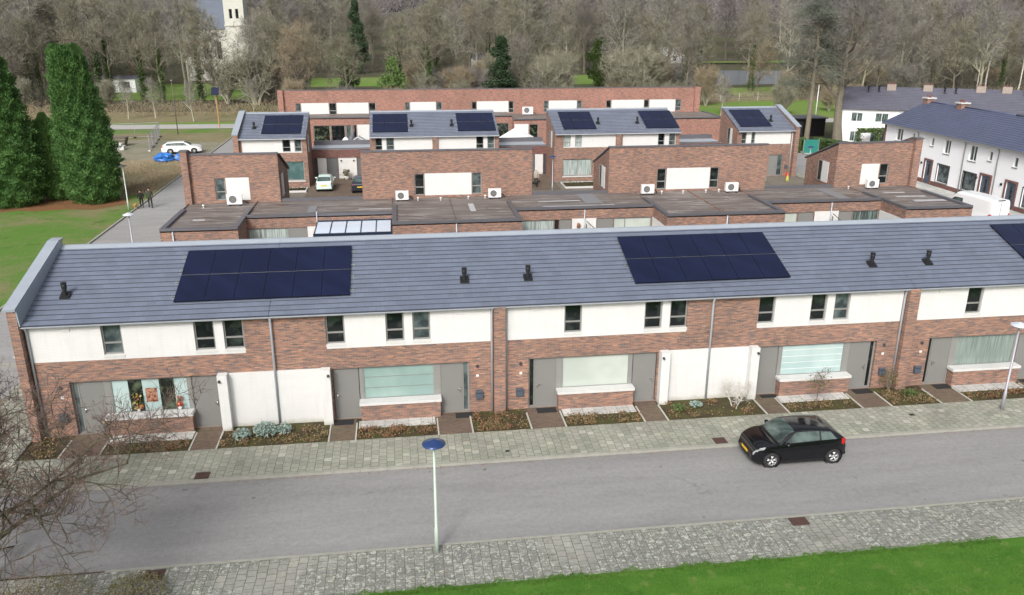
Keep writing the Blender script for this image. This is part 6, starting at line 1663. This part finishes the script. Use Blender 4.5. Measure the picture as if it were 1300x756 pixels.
# ------------------------------------------------------------------ cars
def car(x, y, rot, label, paint, L=3.95, W=1.72, H=1.48, wb=2.49, fo=.82, cowl=.98, rf=1.75, rb=3.25, tail=3.80, hood0=.70, hood1=.95, deck=1.02, belt0=.90, belt1=1.05, wr=.31, name='parked_car', cat='car', doors3=True, plate_t='', van=False, spokes=5, group=None):
    root = thing(name, (x, y, 0), label, cat, group); root.rotation_euler = (0, 0, rot)
    def loc(nm, b, mats, par=root, smooth=True):
        if not isinstance(mats, (list, tuple)): mats = [mats]
        me = bpy.data.meshes.new(nm); me.from_pydata(b.v, [], b.f)
        for m in mats: me.materials.append(M[m])
        if len(mats) > 1: me.polygons.foreach_set('material_index', b.m)
        if smooth: me.polygons.foreach_set('use_smooth', [True]*len(me.polygons))
        me.update(); o = bpy.data.objects.new(nm, me); COL.objects.link(o); o.parent = par; return o
    # local frame: +x is the nose-to-tail direction (nose at x=-L/2)
    def sm(t): t = max(0, min(1, t)); return t*t*(3-2*t)
    def lerp(a, b_, t): return a+(b_-a)*t
    def top(s):
        if s < cowl:
            t = s/cowl; return lerp(hood0, hood1, math.sin(min(1, t*1.0)*PI/2)**.8) - .16*max(0, 1-s/.16)**2
        if s < rf: return lerp(hood1, H-.03, math.sin(((s-cowl)/(rf-cowl))*PI/2)**1.05)
        if s < rb: t = (s-rf)/(rb-rf); return H-.03+.03*math.sin(PI*min(1, t*1.1)) - .05*t*t
        e = H-.08
        if s < tail: return lerp(e, deck, ((s-rb)/(tail-rb))**1.25)
        return lerp(deck, deck-.14, ((s-tail)/max(.01, L-tail))**2)
    def bel(s): return min(top(s)-.008, lerp(belt0, belt1, s/L))
    def wid(s):
        w = W/2
        if s < .75: w -= .24*((.75-s)/.75)**2.2*(1 if not van else .7)
        if s > L-.6: w -= .13*((s-L+.6)/.6)**2.2*(1 if not van else .3)
        return w
    def bot(s): return .17 + .14*max(0, 1-s/.25)**2 + .16*max(0, 1-(L-s)/.25)**2
    NS = int(L/.035); n1, n2, n3 = 16, 12, 12
    rings = []
    for i in range(NS+1):
        s = L*i/NS; w = wid(s); zb, zt, zl = bot(s), top(s), bel(s); r = []
        gh = zt-zl
        wt = w*.955 - (min(gh, .5)*(.36 if not van else .10)) - .03*min(1, gh/.1) 
        for k in range(n1+1):
            t = k/n1; z = lerp(zb, zl, t); f = 1-.05*abs(2*(t-.45))**2.4 - (.035 if t < .12 else 0)
            if .62 < t < .70: f += .008
            r.append((w*f, z))
        wl = r[-1][0]
        ze = zl+gh*.86
        for k in range(1, n2+1):
            t = k/n2; r.append((lerp(wl, wt, t**1.15), lerp(zl, ze, t)))
        for k in range(1, n3+1):
            t = k/n3; a = t*PI/2; r.append((wt*math.cos(a)**.62 if t < 1 else 0, lerp(ze, zt, math.sin(a)**.8)))
        rings.append((s, r))
    wheels = (fo, fo+wb); mats = {}
    pillars = [(rf+.0, rf+.0)]
    def cls(s, t, zc, yc, side, seg):
        # seg 0 lower, 1 greenhouse, 2 top
        for wx in wheels:
            if side and (s-wx)**2+(zc-wr)**2 < (wr+.045)**2 and zc < wr*2.3: return 'arch'
        if seg == 0:
            if .05 < s < .46 and yc > W*.27 and bel(s)-.13+.08*(s/.5) < zc < bel(s)-.02: return 'head'
            if s > L-.22 and belt1-.24 < zc and yc > W*.32: return 'tail'
            if zc < .26: return 'trim'
            return 'body'
        if seg == 1:
            if top(s)-bel(s) < .12: return 'body'
            if s > L-.50 and s > tail-.30 and not van and zc < belt1+.10: return 'tail' if s > tail-.22 else 'body'
            if van:
                if s < rf+.75 and s > cowl+.25 and .12 < t < .78 and s < rf+.70: return 'side'
                return 'body'
            x0 = cowl+.16+(rf-cowl)*t*.92; x1 = rb+.25-.30*t+(0 if doors3 else .05)
            if .10 < t < .90 and x0 < s < x1:
                mid = rf+ (1.02 if doors3 else .85)
                if abs(s-mid) < .035: return 'trimg'
                if not doors3 and abs(s-mid-.88) < .03: return 'trimg'
                return 'side'
            return 'body'
        if seg == 2:
            if cowl+.05 < s < rf-.02 and yc < W*.5: return 'wind'
            if rb+.06 < s < tail-.10 and not van and t > .25: return 'rear'
            return 'body'
    parts = {}
    def addf(key, pts):
        b = parts.setdefault(key, MB()); b.poly(pts)
    tot = n1+n2+n3
    for sgn in (1, -1):
        for i in range(NS):
            s0, r0 = rings[i]; s1, r1 = rings[i+1]
            for k in range(tot):
                a, b_, c, d = r0[k], r0[k+1], r1[k+1], r1[k]
                sc = (s0+s1)/2; zc = (a[1]+b_[1]+c[1]+d[1])/4; yc = (a[0]+b_[0]+c[0]+d[0])/4
                seg = 0 if k < n1 else 1 if k < n1+n2 else 2
                t = (k+.5)/n1 if seg == 0 else (k-n1+.5)/n2 if seg == 1 else (k-n1-n2+.5)/n3
                key = cls(sc, t, zc, yc, seg == 0, seg)
                if key == 'arch': continue
                if key in ('side', 'head', 'tail'): key = (key, sgn)
                q_ = [(s0-L/2, sgn*a[0], a[1]), (s0-L/2, sgn*b_[0], b_[1]), (s1-L/2, sgn*c[0], c[1]), (s1-L/2, sgn*d[0], d[1])]
                addf(key, q_ if sgn > 0 else q_[::-1])
    caps = []
    for idx in (0, -1):          # closed nose and tail
        s0, r0 = rings[idx]
        pts = [(s0-L/2, p[0], p[1]) for p in r0]+[(s0-L/2, -p[0], p[1]) for p in reversed(r0[:-1])]
        cb_ = MB(); cb_.poly(pts); caps.append(cb_)
    def weld(b):
        m = {}; nv = []; nf = []
        for f in b.f:
            q = []
            for i in f:
                key = tuple(round(c, 4) for c in b.v[i])
                if key not in m: m[key] = len(nv); nv.append(b.v[i])
                q.append(m[key])
            qq = [v for j, v in enumerate(q) if v != q[j-1]]
            if len(set(qq)) >= 3: nf.append(tuple(qq))
        b.v, b.f = nv, nf; b.m = [0]*len(nf); return b
    names = {'body': ('body', paint), 'trim': ('sill_trim', 'black'), 'trimg': ('door_pillar', 'black'), 'wind': ('windscreen', 'car_glass'), 'rear': ('rear_window', 'car_glass'), 'side': ('side_window', 'car_glass'), 'head': ('headlight', 'lamp_front'), 'tail': ('tail_light', 'lamp_rear')}
    for key, b in parts.items():
        nm, mt = names[key[0] if isinstance(key, tuple) else key]; loc(nm, weld(b), mt)
    loc('front_panel', caps[0], paint, smooth=False); loc('rear_panel', caps[1], paint, smooth=False)
    # dark underbody and wheel wells
    b = MB(); b.box(-L/2+.25, L/2-.25, -W/2+.10, W/2-.10, .16, .62); loc('underbody', b, 'black', smooth=False)
    for wx in wheels:
        for sgn in (1, -1):
            wh = MB(); yy = sgn*(W/2-.02); tw = .20
            h = [(wr*.62, 0), (wr*.90, 0), (wr, .03), (wr, tw-.03), (wr*.9, tw), (wr*.5, tw)]
            b = MB(); b.lathe([(r_, -sgn*hh) for r_, hh in h], (wx-L/2, yy, wr), 28, 'y'); w_ = loc('wheel', b, 'rubber')
            b = MB(); b.lathe([(wr*.66, -sgn*.0), (wr*.60, -sgn*.012), (wr*.58, -sgn*.05)], (wx-L/2, yy, wr), 28, 'y')
            for q in range(spokes):
                a = 2*PI*q/spokes+.3
                for off in (-.11, .11) if spokes == 5 else (0,):
                    ca, sa = math.cos(a+off), math.sin(a+off); ca2, sa2 = math.cos(a+off*1.4), math.sin(a+off*1.4)
                    p0 = (wx-L/2+ca*.04, yy-sgn*.012, wr+sa*.04); p1 = (wx-L/2+ca2*wr*.63, yy-sgn*.008, wr+sa2*wr*.63)
                    b.tube([p0, p1], [.024, .020], 6)
            b.lathe([(0, -sgn*-.004), (.05, -sgn*.0), (.055, -sgn*.03)], (wx-L/2, yy, wr), 14, 'y')
            loc('rim', b, 'rim', w_)
            b = MB(); b.lathe([(0, -sgn*.055), (wr*.6, -sgn*.055)], (wx-L/2, yy, wr), 20, 'y'); loc('brake_disc', b, 'rubber', w_)
            b = MB(); b.lathe([(wr+.05, 0), (wr+.055, -sgn*.25)], (wx-L/2, sgn*(W/2-.05), wr), 28, 'y'); b.lathe([(0, -sgn*.24), (wr+.05, -sgn*.24)], (wx-L/2, sgn*(W/2-.05), wr), 20, 'y')
            loc('wheel_arch', b, 'black')
    for sgn in (1, -1):       # mirrors, door seams, door handles
        sm_ = cowl+.32; ym = wid(sm_)
        b = MB(); b.blob((sm_-L/2, sgn*(ym+.10), bel(sm_)+.08), (.09, .11, .075), 12, 2, .04); loc('wing_mirror', b, paint)
        b = MB(); dl = rf+1.05
        b.box(dl-.16-L/2, dl-.02-L/2, sgn*(wid(2)+.004), sgn*(wid(2)-.03), bel(2)-.13, bel(2)-.10); loc('door_handle', b, paint, smooth=False)
    # lower grille, number plates
    b = MB(); b.box(-L/2-.012, -L/2+.06, -.40, .40, .30, .43); loc('grille', b, 'black', smooth=False)
    b = MB(); b.box(-L/2-.022, -L/2-.013, -.26, .26, .44, .54) ; loc('number_plate', b, 'plate', smooth=False)
    b = MB(); b.box(L/2+.002, L/2+.014, -.26, .26, .62 if not van else .75, .73 if not van else .86); loc('number_plate', b, 'plate', smooth=False)
    b = MB(); b.box(L/2-.10, L/2+.02, -W/2+.12, W/2-.12, .34, .46); loc('rear_bumper', b, 'black' if van else paint, smooth=False)
    if van:
        b = MB(); b.box(L/2-.02, L/2+.012, -.012, .012, .5, H-.25); b.box(L/2-.02, L/2+.014, -.14, -.04, 1.0, 1.2); loc('rear_door_seam', b, 'black', smooth=False)
        b = MB(); b.box(L/2-.04, L/2+.02, -.35, .35, H-.16, H-.09); loc('brake_light', b, 'frame_dk', smooth=False)
        for s_ in (1, -1): b = MB(); b.box(L/2-.05, L/2+.015, s_*(W/2-.20), s_*(W/2-.06), .75, 1.35); loc('tail_light', b, 'lamp_rear', smooth=False)
    return root
car(14.66, 26.72, 0, 'black three-door hatchback parked at the kerb in front of the terrace', 'car_black', L=3.72, fo=.735, cowl=.93, rf=1.62, rb=3.08, tail=3.68, deck=1.0, H=1.47, wr=.315)
car(-26.9, 108.4, math.radians(187), 'white estate car parked on the gravel at the end of the side street', 'car_white', L=4.75, W=1.84, H=1.47, wb=2.80, fo=.92, cowl=1.25, rf=2.05, rb=4.05, tail=4.62, hood0=.72, hood1=.98, deck=1.02, belt0=.90, belt1=1.05, wr=.34, doors3=False, spokes=10)
car(-7.35, 82.75, math.radians(-90), 'mint green small round car parked before the left garage, seen from behind', 'car_mint', L=3.57, W=1.63, H=1.49, wb=2.30, fo=.70, cowl=.85, rf=1.55, rb=2.75, tail=3.42, hood0=.78, hood1=.98, deck=.98, belt0=.92, belt1=1.0, wr=.30)
car(-3.85, 81.7, math.radians(-90), 'dark slate small car half hidden by the brick box, seen from behind', 'car_dark', L=3.75, W=1.68, H=1.50, wb=2.45, fo=.75, cowl=.9, rf=1.6, rb=3.1, tail=3.62, wr=.30, doors3=False)
car(47.35, 61.6, math.radians(-82), 'white high-roofed delivery van parked beside the right white terrace', 'car_white', L=5.6, W=2.05, H=2.55, wb=3.6, fo=.95, cowl=.95, rf=1.9, rb=5.5, tail=5.56, hood0=.95, hood1=1.22, deck=2.35, belt0=1.22, belt1=1.30, wr=.34, name='delivery_van', cat='van', van=True, doors3=False)

# ------------------------------------------------------------------ street lamps, poles, fences, odds and ends
def street_lamp(x, y, h, label, head='bluehead', pole='pole', r=.36):
    t = thing('street_lamp', (x, y, 0), label, 'street lamp', 'street lamps with a disc head')
    b = MB(); b.tube([(x, y, 0), (x, y, .9), (x, y, .92), (x, y, h-.12)], [.075, .07, .052, .04], 12); build('pole', b, pole, t, True)
    b = MB(); b.lathe([(0, .10), (.05, .115), (.07, .10), (r*.72, .035), (r, -.01), (r, -.03)], (x, y, h), 28); hd = build('lamp_head', b, head, t, True)
    b = MB(); b.lathe([(r-.004, -.032), (r*.8, -.07), (.09, -.12), (.06, -.22), (0, -.22)], (x, y, h), 28); build('diffuser', b, 'diffuser_sky_white', hd, True)
    return t
street_lamp(.69, 22.36, 3.93, 'pale green lamp post with dark blue disc head, centre foreground')
street_lamp(25.62, 29.15, 4.02, 'grey lamp post with disc head in painted sky sheen on the pavement at the right', 'diffuser_sky_white', 'pole2')
street_lamp(-17.75, 55.7, 3.93, 'lamp post with disc head in painted sky sheen, its foot hidden behind the left roof end', 'diffuser_sky_white', 'pole2')
street_lamp(-23.85, 75.2, 3.93, 'lamp post with dark head at the kerb beside the forked conifer', 'frame_dk')
street_lamp(14.65, 77.7, 3.6, 'thin lamp post with blue disc head in the street behind the patio houses', 'bluehead', 'pole2')
street_lamp(41.3, 78.6, 3.9, 'lamp post with blue disc head beside the rightmost third row house', 'bluehead', 'pole')
street_lamp(77.5, 136.5, 4.3, 'lamp post by the green meadow behind the right solar roof', 'frame_dk', 'pole')
t = thing('solar_lamp', (-27.3, 133.8, 0), 'orange-yellow lamp post with a tilted solar panel at the country road', 'street lamp')
b = MB(); b.tube([(-27.3, 133.8, 0), (-27.35, 133.8, 5.2)], .10, 8); build('pole', b, 'timber', t)
b = MB(); b.prism([(133.1, 5.0), (133.15, 4.96), (134.0, 6.0), (133.95, 6.04)], 'x', -27.9, -26.8); build('solar_panel', b, 'solar', t)
b = MB(); b.tube([(-27.3, 133.8, 5.0), (-26.2, 133.4, 4.8)], .04, 6); build('arm', b, 'pole2', t)
def plain_pole(x, y, h, r, label, mat='pole2', lean=(0, 0), name='pole', cat='pole', grp=None):
    t = thing(name, (x, y, 0), label, cat, grp)
    b = MB(); b.tube([(x, y, 0), (x+lean[0], y+lean[1], h)], [r, r*.7], 8); build('shaft', b, mat, t, True)
    b = MB(); b.lathe([(0, .12), (.16, .08), (.16, -.02), (0, -.03)], (x+lean[0], y+lean[1], h), 10); build('cap', b, 'pole2', t, True); return t
plain_pole(69.0, 131.0, 6.0, .09, 'white pole behind the right solar roof end, left of the meadow lamp', 'frame_w')
plain_pole(-31.7, 126.3, 7.6, .07, 'tall thin dark pole behind the white estate car', 'fence_w')
plain_pole(-60.4, 143, 7, .08, 'thin pole at the country road left of the church', 'pole2')
plain_pole(-12.2, 128, 5.6, .06, 'thin mast with small box behind the left third row roof', 'frame')
# mesh fence panels round the storage lot
def fence_panel(x0, y0, x1, y1, label):
    t = thing('wire_fence', ((x0+x1)/2, (y0+y1)/2, 0), label, 'fence', 'wire fence panels round the storage lot'); A = Vector((x0, y0, .1)); B = Vector((x1, y1, .1)); U = Vector((0, 0, 1.9)); b = MB()
    b.tube([A, A+U, B+U, B, A], .035, 5); build('frame', b, 'pole2', t)
    b = MB()
    for k in range(1, 16): p = A.lerp(B, k/16); b.tube([p, p+U], .006, 3, False)
    for k in range(1, 7): b.tube([A+U*k/7, B+U*k/7], .006, 3, False)
    build('wire_mesh', b, 'pole2', t)
    b = MB()
    for p in (A, B): b.box(p.x-.12, p.x+.12, p.y-.3, p.y+.3, 0, .12)
    build('foot', b, 'conc', t)
fl = [(-46.5, 121.0), (-43.2, 121.8), (-40.0, 122.6), (-36.8, 123.3), (-33.6, 124.0), (-33.0, 120.6), (-32.4, 117.2), (-31.9, 113.8), (-31.4, 110.4)]
for k in range(8): fence_panel(*fl[k], *fl[k+1], 'wire fence panel by the storage lot, %s counted from the far left end' % NTH[k].replace('leftmost', 'first'))
def tarp(x, y, s, seed, label):
    b = MB(); b.blob((x, y, .42*s), (1.15*s, .8*s, .62*s), 18, seed, .35); o = build('tarpaulin_bundle', b, 'tarp'); tag(o, label, 'tarpaulin', 'blue tarpaulin bundles')
tarp(-27.4, 101.7, 1.0, 3, 'left and larger blue tarpaulin bundle by the side street'); tarp(-25.5, 102.2, .85, 5, 'right smaller blue tarpaulin bundle by the side street')
t = thing('timber_stack', (-37.3, 115.5, 0), 'stack of brown and grey boards in the storage lot', 'timber stack')
for k in range(6):
    b = MB(); b.box(-39.2+.1*k, -35.8+.05*k, 114.9, 116.3, .1+k*.18, .1+k*.18+.14); build('board', b, 'fence_w' if k % 2 else 'gravel', t)
b = MB(); b.box(-37.6, -34.9, 111.6, 112.6, 0, .5); b.box(-37.3, -35.2, 111.7, 112.5, .5, .8); tag(build('slab_stack', b, 'conc', bevel=.03), 'stack of pale concrete slabs in the storage lot', 'slab stack')
t = thing('barrier', (-38.2, 109.3, 0), 'orange and white road barrier on the gravel', 'barrier')
b = MB(); b.box(-39.2, -37.2, 109.2, 109.3, .25, .65); build('board', b, 'orange', t); b = MB(); b.box(-39.1, -39.0, 109.0, 109.5, 0, .25); b.box(-37.4, -37.3, 109.0, 109.5, 0, .25); build('foot', b, 'frame_w', t)
# meadow fence at the right
fx = [(49+k*4.2, 163.5+k*.4) for k in range(14)]
t = thing('wire_fence', (77, 166, 0), 'long grey wire fence between the green meadow and the wood', 'fence')
b = MB()
for x, y in fx: b.tube([(x, y, 0), (x, y, 1.7)], .05, 5)
build('posts', b, 'conc', t)
b = MB()
for h in (.25, .6, .95, 1.3, 1.6): b.tube([(fx[0][0], fx[0][1], h), (fx[-1][0], fx[-1][1], h)], .022, 4)
build('wire', b, 'pole2', t)
# gardens behind row three
t = thing('parasol', (15.0, 105.0, 0), 'big open white parasol in the back garden', 'parasol')
b = MB(); n = 8; c = (15.0, 105.0)
for k in range(n):
    a0, a1 = 2*PI*k/n, 2*PI*(k+1)/n; R_ = 2.25
    p = lambda a, r, z: (c[0]+r*math.cos(a), c[1]+r*math.sin(a), z)
    b.poly([p(a0, R_, 1.75), p(a1, R_, 1.75), p(a1, .05, 3.0), p(a0, .05, 3.0)]); b.quad(p(a0, R_, 1.75), p(a1, R_, 1.75), p(a1, R_, 1.55), p(a0, R_, 1.55))
build('canopy', b, 'fabric_w', t); b = MB(); b.tube([(c[0], c[1], 0), (c[0], c[1], 3.05)], .035, 8); build('pole', b, 'frame', t)
t = thing('folded_parasol', (-5.9, 106.0, 0), 'folded dark grey parasol leaning in the back garden', 'parasol')
b = MB(); b.lathe([(.42, 0), (.38, .4), (.2, 1.3), (.05, 2.0)], (-6.2, 106.0, .95), 9)
b.v = [(v[0]+(v[2]-.95)*.42, v[1], v[2]) for v in b.v]; build('canopy', b, 'fabric_g', t); b = MB(); b.tube([(-6.45, 106, 0), (-5.25, 106, 3.4)], .03, 6); build('pole', b, 'frame_dk', t)
t = thing('garden_playhouse', (-4.9, 105.6, 0), 'small garden playhouse with grey roof and white roof edges', 'playhouse')
b = MB(); b.box(-5.9, -3.9, 105.0, 106.4, 0, 1.35); build('wall', b, 'frame_w', t)
b = MB(); b.prism([(-6.15, 1.30), (-3.65, 1.30), (-4.9, 2.1)], 'y', 104.8, 106.6) if False else None
b = MB()
for a, c2 in (((-6.15, 1.3), (-4.9, 2.1)), ((-3.65, 1.3), (-4.9, 2.1))):
    b.quad((a[0], 104.8, a[1]), (a[0], 106.6, a[1]), (c2[0], 106.6, c2[1]), (c2[0], 104.8, c2[1]))
b.poly([(-5.9, 104.98, 1.35), (-3.9, 104.98, 1.35), (-4.9, 2*0+104.98, 1.98)]); build('roof', b, 'zinc', t)
b = MB(); b.tube([(-6.15, 104.78, 1.3), (-4.9, 104.78, 2.1), (-3.65, 104.78, 1.3)], .05, 4); build('roof_edge', b, 'frame_w', t)
t = thing('garden_table', (-9.0, 106.6, 0), 'garden table under a red cloth before the glass doors', 'table')
b = MB(); b.box(-9.9, -8.1, 106.2, 107.0, .95, 1.3); build('tabletop', b, 'red', t); b = MB(); b.box(-9.7, -8.3, 106.3, 106.9, 0, .95); build('base', b, 'frame_dk', t)
b = MB(); b.lathe([(0, 0), (.2, 0), (.2, .4), (.42, .5), (.42, 1.5), (.1, 1.8), (0, 1.8)], (-6.6, 107.2, 0), 12); tag(build('covered_chair', b, 'fabric_w', None, True), 'white covered garden chair before the back glass doors', 'chair')
t = thing('potted_plant', (-5.5, 87.4, 0), 'potted plant against the white wall between the garage doors', 'plant')
b = MB(); b.lathe([(0, 0), (.2, 0), (.27, .4), (.2, .4)], (-5.5, 87.4, .05), 14); build('pot', b, 'conc', t, True)
b = MB(); rr = random.Random(6); leaf_scatter(b, 160, lambda r: (-5.5+r.gauss(0, .22), 87.4+r.gauss(0, .15)), lambda a, c, r: .45+r.random()*.6, .16, rr); build('foliage', b, 'leaf_gr', t)
t = thing('warning_figure', (40.3, 80.9, 0), 'small yellow and red warning figure standing at the street corner', 'warning figure')
b = MB(); b.lathe([(0, 0), (.19, 0), (.17, .2), (.12, .5), (.08, .62), (0, .64)], (40.3, 80.9, 0), 12); build('body', b, 'yellow', t, True)
b = MB(); b.blob((40.3, 80.9, .74), (.11, .11, .12), 10, 1, 0); build('head', b, 'orange', t, True)
b = MB(); b.box(40.05, 40.2, 80.85, 80.9, .5, .95); build('flag', b, 'red', t)

# ------------------------------------------------------------------ people and dogs
def skinned(name, joints, edges, radii, mats, matf, parent, origin, sub=2):
    me = bpy.data.meshes.new('skin'); me.from_pydata(joints, edges, []); o = bpy.data.objects.new('tmp', me); COL.objects.link(o)
    md = o.modifiers.new('s', 'SKIN'); lay = me.skin_vertices[0] if me.skin_vertices else None
    if lay is None:
        bm = bmesh.new(); bm.from_mesh(me); bm.verts.layers.skin.verify(); bm.to_mesh(me); bm.free(); lay = me.skin_vertices[0]
    for k, r in enumerate(radii): lay.data[k].radius = r if hasattr(r, '__len__') else (r, r)
    lay.data[0].use_root = True; md.use_smooth_shade = True
    sb = o.modifiers.new('d', 'SUBSURF'); sb.levels = sub; sb.render_levels = sub
    dg = bpy.context.evaluated_depsgraph_get(); dg.update(); ev = o.evaluated_get(dg); nm = bpy.data.meshes.new_from_object(ev)
    bpy.data.objects.remove(o, do_unlink=True)
    nm.name = name; nm.materials.clear()
    for m in mats: nm.materials.append(M[m])
    for p in nm.polygons: p.material_index = matf(p.center); p.use_smooth = True
    r = bpy.data.objects.new(name, nm); COL.objects.link(r); r.parent = parent; return r
def person(x, y, rot, label, coat, trousers, h=1.75, stride=.18, arm=(0.1, .15), hair='hair', hat=None, bend=0.0):
    root = thing('person', (x, y, 0), label, 'person'); root.rotation_euler = (0, 0, rot); k = h/1.75
    J = [(0, 0, .95), (0, 0, 1.15), (0, -.01, 1.36), (0, 0, 1.48), (0, -.01, 1.56), (0, -.02, 1.66),
         (.10, 0, .90), (.11, -stride*.4, .50), (.11, -stride, .08), (.11, -stride-.14, .04),
         (-.10, 0, .90), (-.11, stride*.3, .50), (-.11, stride, .09), (-.11, stride-.13, .04),
         (.19, 0, 1.40), (.25, arm[0]*.5, 1.14), (.26, -arm[0], .90), (.26, -arm[0]-.03, .82),
         (-.19, 0, 1.40), (-.25, -arm[1]*.5, 1.14), (-.26, -arm[1], .92), (-.26, -arm[1]-.03, .84)]
    J = [(a*k, (b_-max(0, c-.95)*bend)*k, c*k) for a, b_, c in J]
    E_ = [(0, 1), (1, 2), (2, 3), (3, 4), (4, 5), (0, 6), (6, 7), (7, 8), (8, 9), (0, 10), (10, 11), (11, 12), (12, 13), (2, 14), (14, 15), (15, 16), (16, 17), (2, 18), (18, 19), (19, 20), (20, 21)]
    R_ = [.14, .14, .16, .06, .08, .10, .10, .065, .05, .045, .10, .065, .05, .045, .065, .05, .04, .035, .065, .05, .04, .035]
    R_ = [r*k for r in R_]
    def mf(c):
        z = c.z/k
        if z > 1.50: return 2
        if z < .88 and abs(c.x) > .2*k: return 2
        if z < .10: return 3
        return 1 if z < .80 else 0
    skinned('body', J, E_, R_, [coat, trousers, 'skin', 'black'], mf, root, (0, 0, 0))
    b = MB(); b.blob((0, (.015-.65*0)*k-max(0, .71)*bend*k, 1.70*k), (.105*k, .115*k, .09*k), 14, 2, .05)
    me = bpy.data.meshes.new('hair'); me.from_pydata(b.v, [], b.f); me.materials.append(M[hat or hair if (hat or hair) in M else 'hair']); me.polygons.foreach_set('use_smooth', [True]*len(me.polygons)); o = bpy.data.objects.new('hat' if hat else 'hair', me); COL.objects.link(o); o.parent = root
    return root
def dog(x, y, rot, label, mat='fur', s=1.0):
    root = thing('dog', (x, y, 0), label, 'dog'); root.rotation_euler = (0, 0, rot)
    J = [(0, 0, .46), (0, -.22, .48), (0, -.40, .50), (0, -.52, .64), (0, -.62, .70), (0, -.76, .66), (0, .18, .47), (0, .30, .52), (0, .48, .62),
         (.08, -.36, .38), (.09, -.36, .20), (.09, -.38, .04), (-.08, -.36, .38), (-.09, -.40, .20), (-.09, -.44, .04),
         (.08, .20, .36), (.09, .28, .20), (.09, .24, .04), (-.08, .20, .36), (-.09, .24, .20), (-.09, .18, .04), (.05, -.60, .80), (-.05, -.60, .80)]
    E_ = [(0, 1), (1, 2), (2, 3), (3, 4), (4, 5), (0, 6), (6, 7), (7, 8), (2, 9), (9, 10), (10, 11), (2, 12), (12, 13), (13, 14), (6, 15), (15, 16), (16, 17), (6, 18), (18, 19), (19, 20), (4, 21), (4, 22)]
    R_ = [.12, .13, .14, .09, .09, .045, .11, .05, .025, .06, .035, .03, .06, .035, .03, .07, .035, .03, .07, .035, .03, .03, .03]
    skinned('body', [(a*s, b_*s, c*s) for a, b_, c in J], E_, [r*s for r in R_], [mat], lambda c: 0, root, (0, 0, 0))
    return root
person(-22.2, 76.0, .3, 'walker in a long olive coat on the side street, right one of the pair', 'coat_g', 'coat_b', 1.80)
person(-23.0, 76.2, .2, 'walker in black jacket bending slightly, left one of the pair on the side street', 'coat_b', 'coat_b', 1.62, bend=.25)
dog(-23.5, 75.7, .6, 'pale small dog walking beside the pair on the side street', 'leaf_oc' if 'leaf_oc' in M else 'timber', .75)
person(13.75, 81.9, .2, 'person in a beige coat and white hat standing in the passage with a black dog', 'coat_c', 'coat_b', 1.72, .08, hat='cloth_w')
dog(13.35, 81.0, .9, 'black dog in front of the person in the beige coat', 'fur', 1.0)
# road marking scraps seen at the side street mouth
struct('road_marking', rect(-19.6, -18.9, 41.0, 41.25, .004), 'conc')
b = MB(); b.box(-23.28, -17.0, 39.85, 40.35, -.03, .012); struct('street_edging', b, 'kerb')

# ------------------------------------------------------------------ camera, sky, sun
cam = bpy.data.cameras.new('camera'); co = bpy.data.objects.new('camera', cam); COL.objects.link(co); scn.camera = co
r = Vector((0.990725, -0.135858, 0.002463)); u = Vector((0.041498, 0.319779, 0.946583)); f = Vector((0.129389, 0.937702, -0.322451))
co.matrix_world = Matrix(((r.x, u.x, -f.x, 0), (r.y, u.y, -f.y, 0), (r.z, u.z, -f.z, 16.2), (0, 0, 0, 1)))
cam.sensor_width = 36; cam.sensor_fit = 'HORIZONTAL'; cam.lens = 1042.6/1300*36; cam.clip_start = .5; cam.clip_end = 3000

SUN_EL, SUN_AZ = 38, 205      # azimuth clockwise from +Y: low left behind the camera, veiled by thin cloud
w = bpy.data.worlds.new('World'); scn.world = w; w.use_nodes = True; nt = w.node_tree; nt.nodes.clear()
sky = nt.nodes.new('ShaderNodeTexSky'); sky.sky_type = 'NISHITA'; sky.sun_disc = False
sky.sun_elevation = math.radians(SUN_EL); sky.sun_rotation = math.radians(SUN_AZ); sky.air_density = 1.0; sky.dust_density = 6.0; sky.ozone_density = 1.0
hs = nt.nodes.new('ShaderNodeHueSaturation'); hs.inputs['Saturation'].default_value = .36; hs.inputs['Value'].default_value = 1.0
bg = nt.nodes.new('ShaderNodeBackground'); bg.inputs['Strength'].default_value = .14
wo = nt.nodes.new('ShaderNodeOutputWorld')
nt.links.new(sky.outputs[0], hs.inputs['Color']); nt.links.new(hs.outputs[0], bg.inputs['Color']); nt.links.new(bg.outputs[0], wo.inputs[0])
sl = bpy.data.lights.new('sun', 'SUN'); sl.energy = 1.5; sl.angle = math.radians(13); sl.color = (1.0, .98, .955)
so = bpy.data.objects.new('sun', sl); COL.objects.link(so)
az, el = math.radians(SUN_AZ), math.radians(SUN_EL)
d = Vector((math.sin(az)*math.cos(el), math.cos(az)*math.cos(el), math.sin(el)))
so.rotation_euler = d.to_track_quat('Z', 'Y').to_euler()
scn.view_settings.view_transform = 'Standard'; scn.view_settings.look = 'None'; scn.view_settings.gamma = 1; scn.view_settings.use_curve_mapping = False
scn.view_settings.exposure = .30
scn.render.engine = 'CYCLES'; scn.cycles.max_bounces = 5; scn.cycles.use_denoising = True
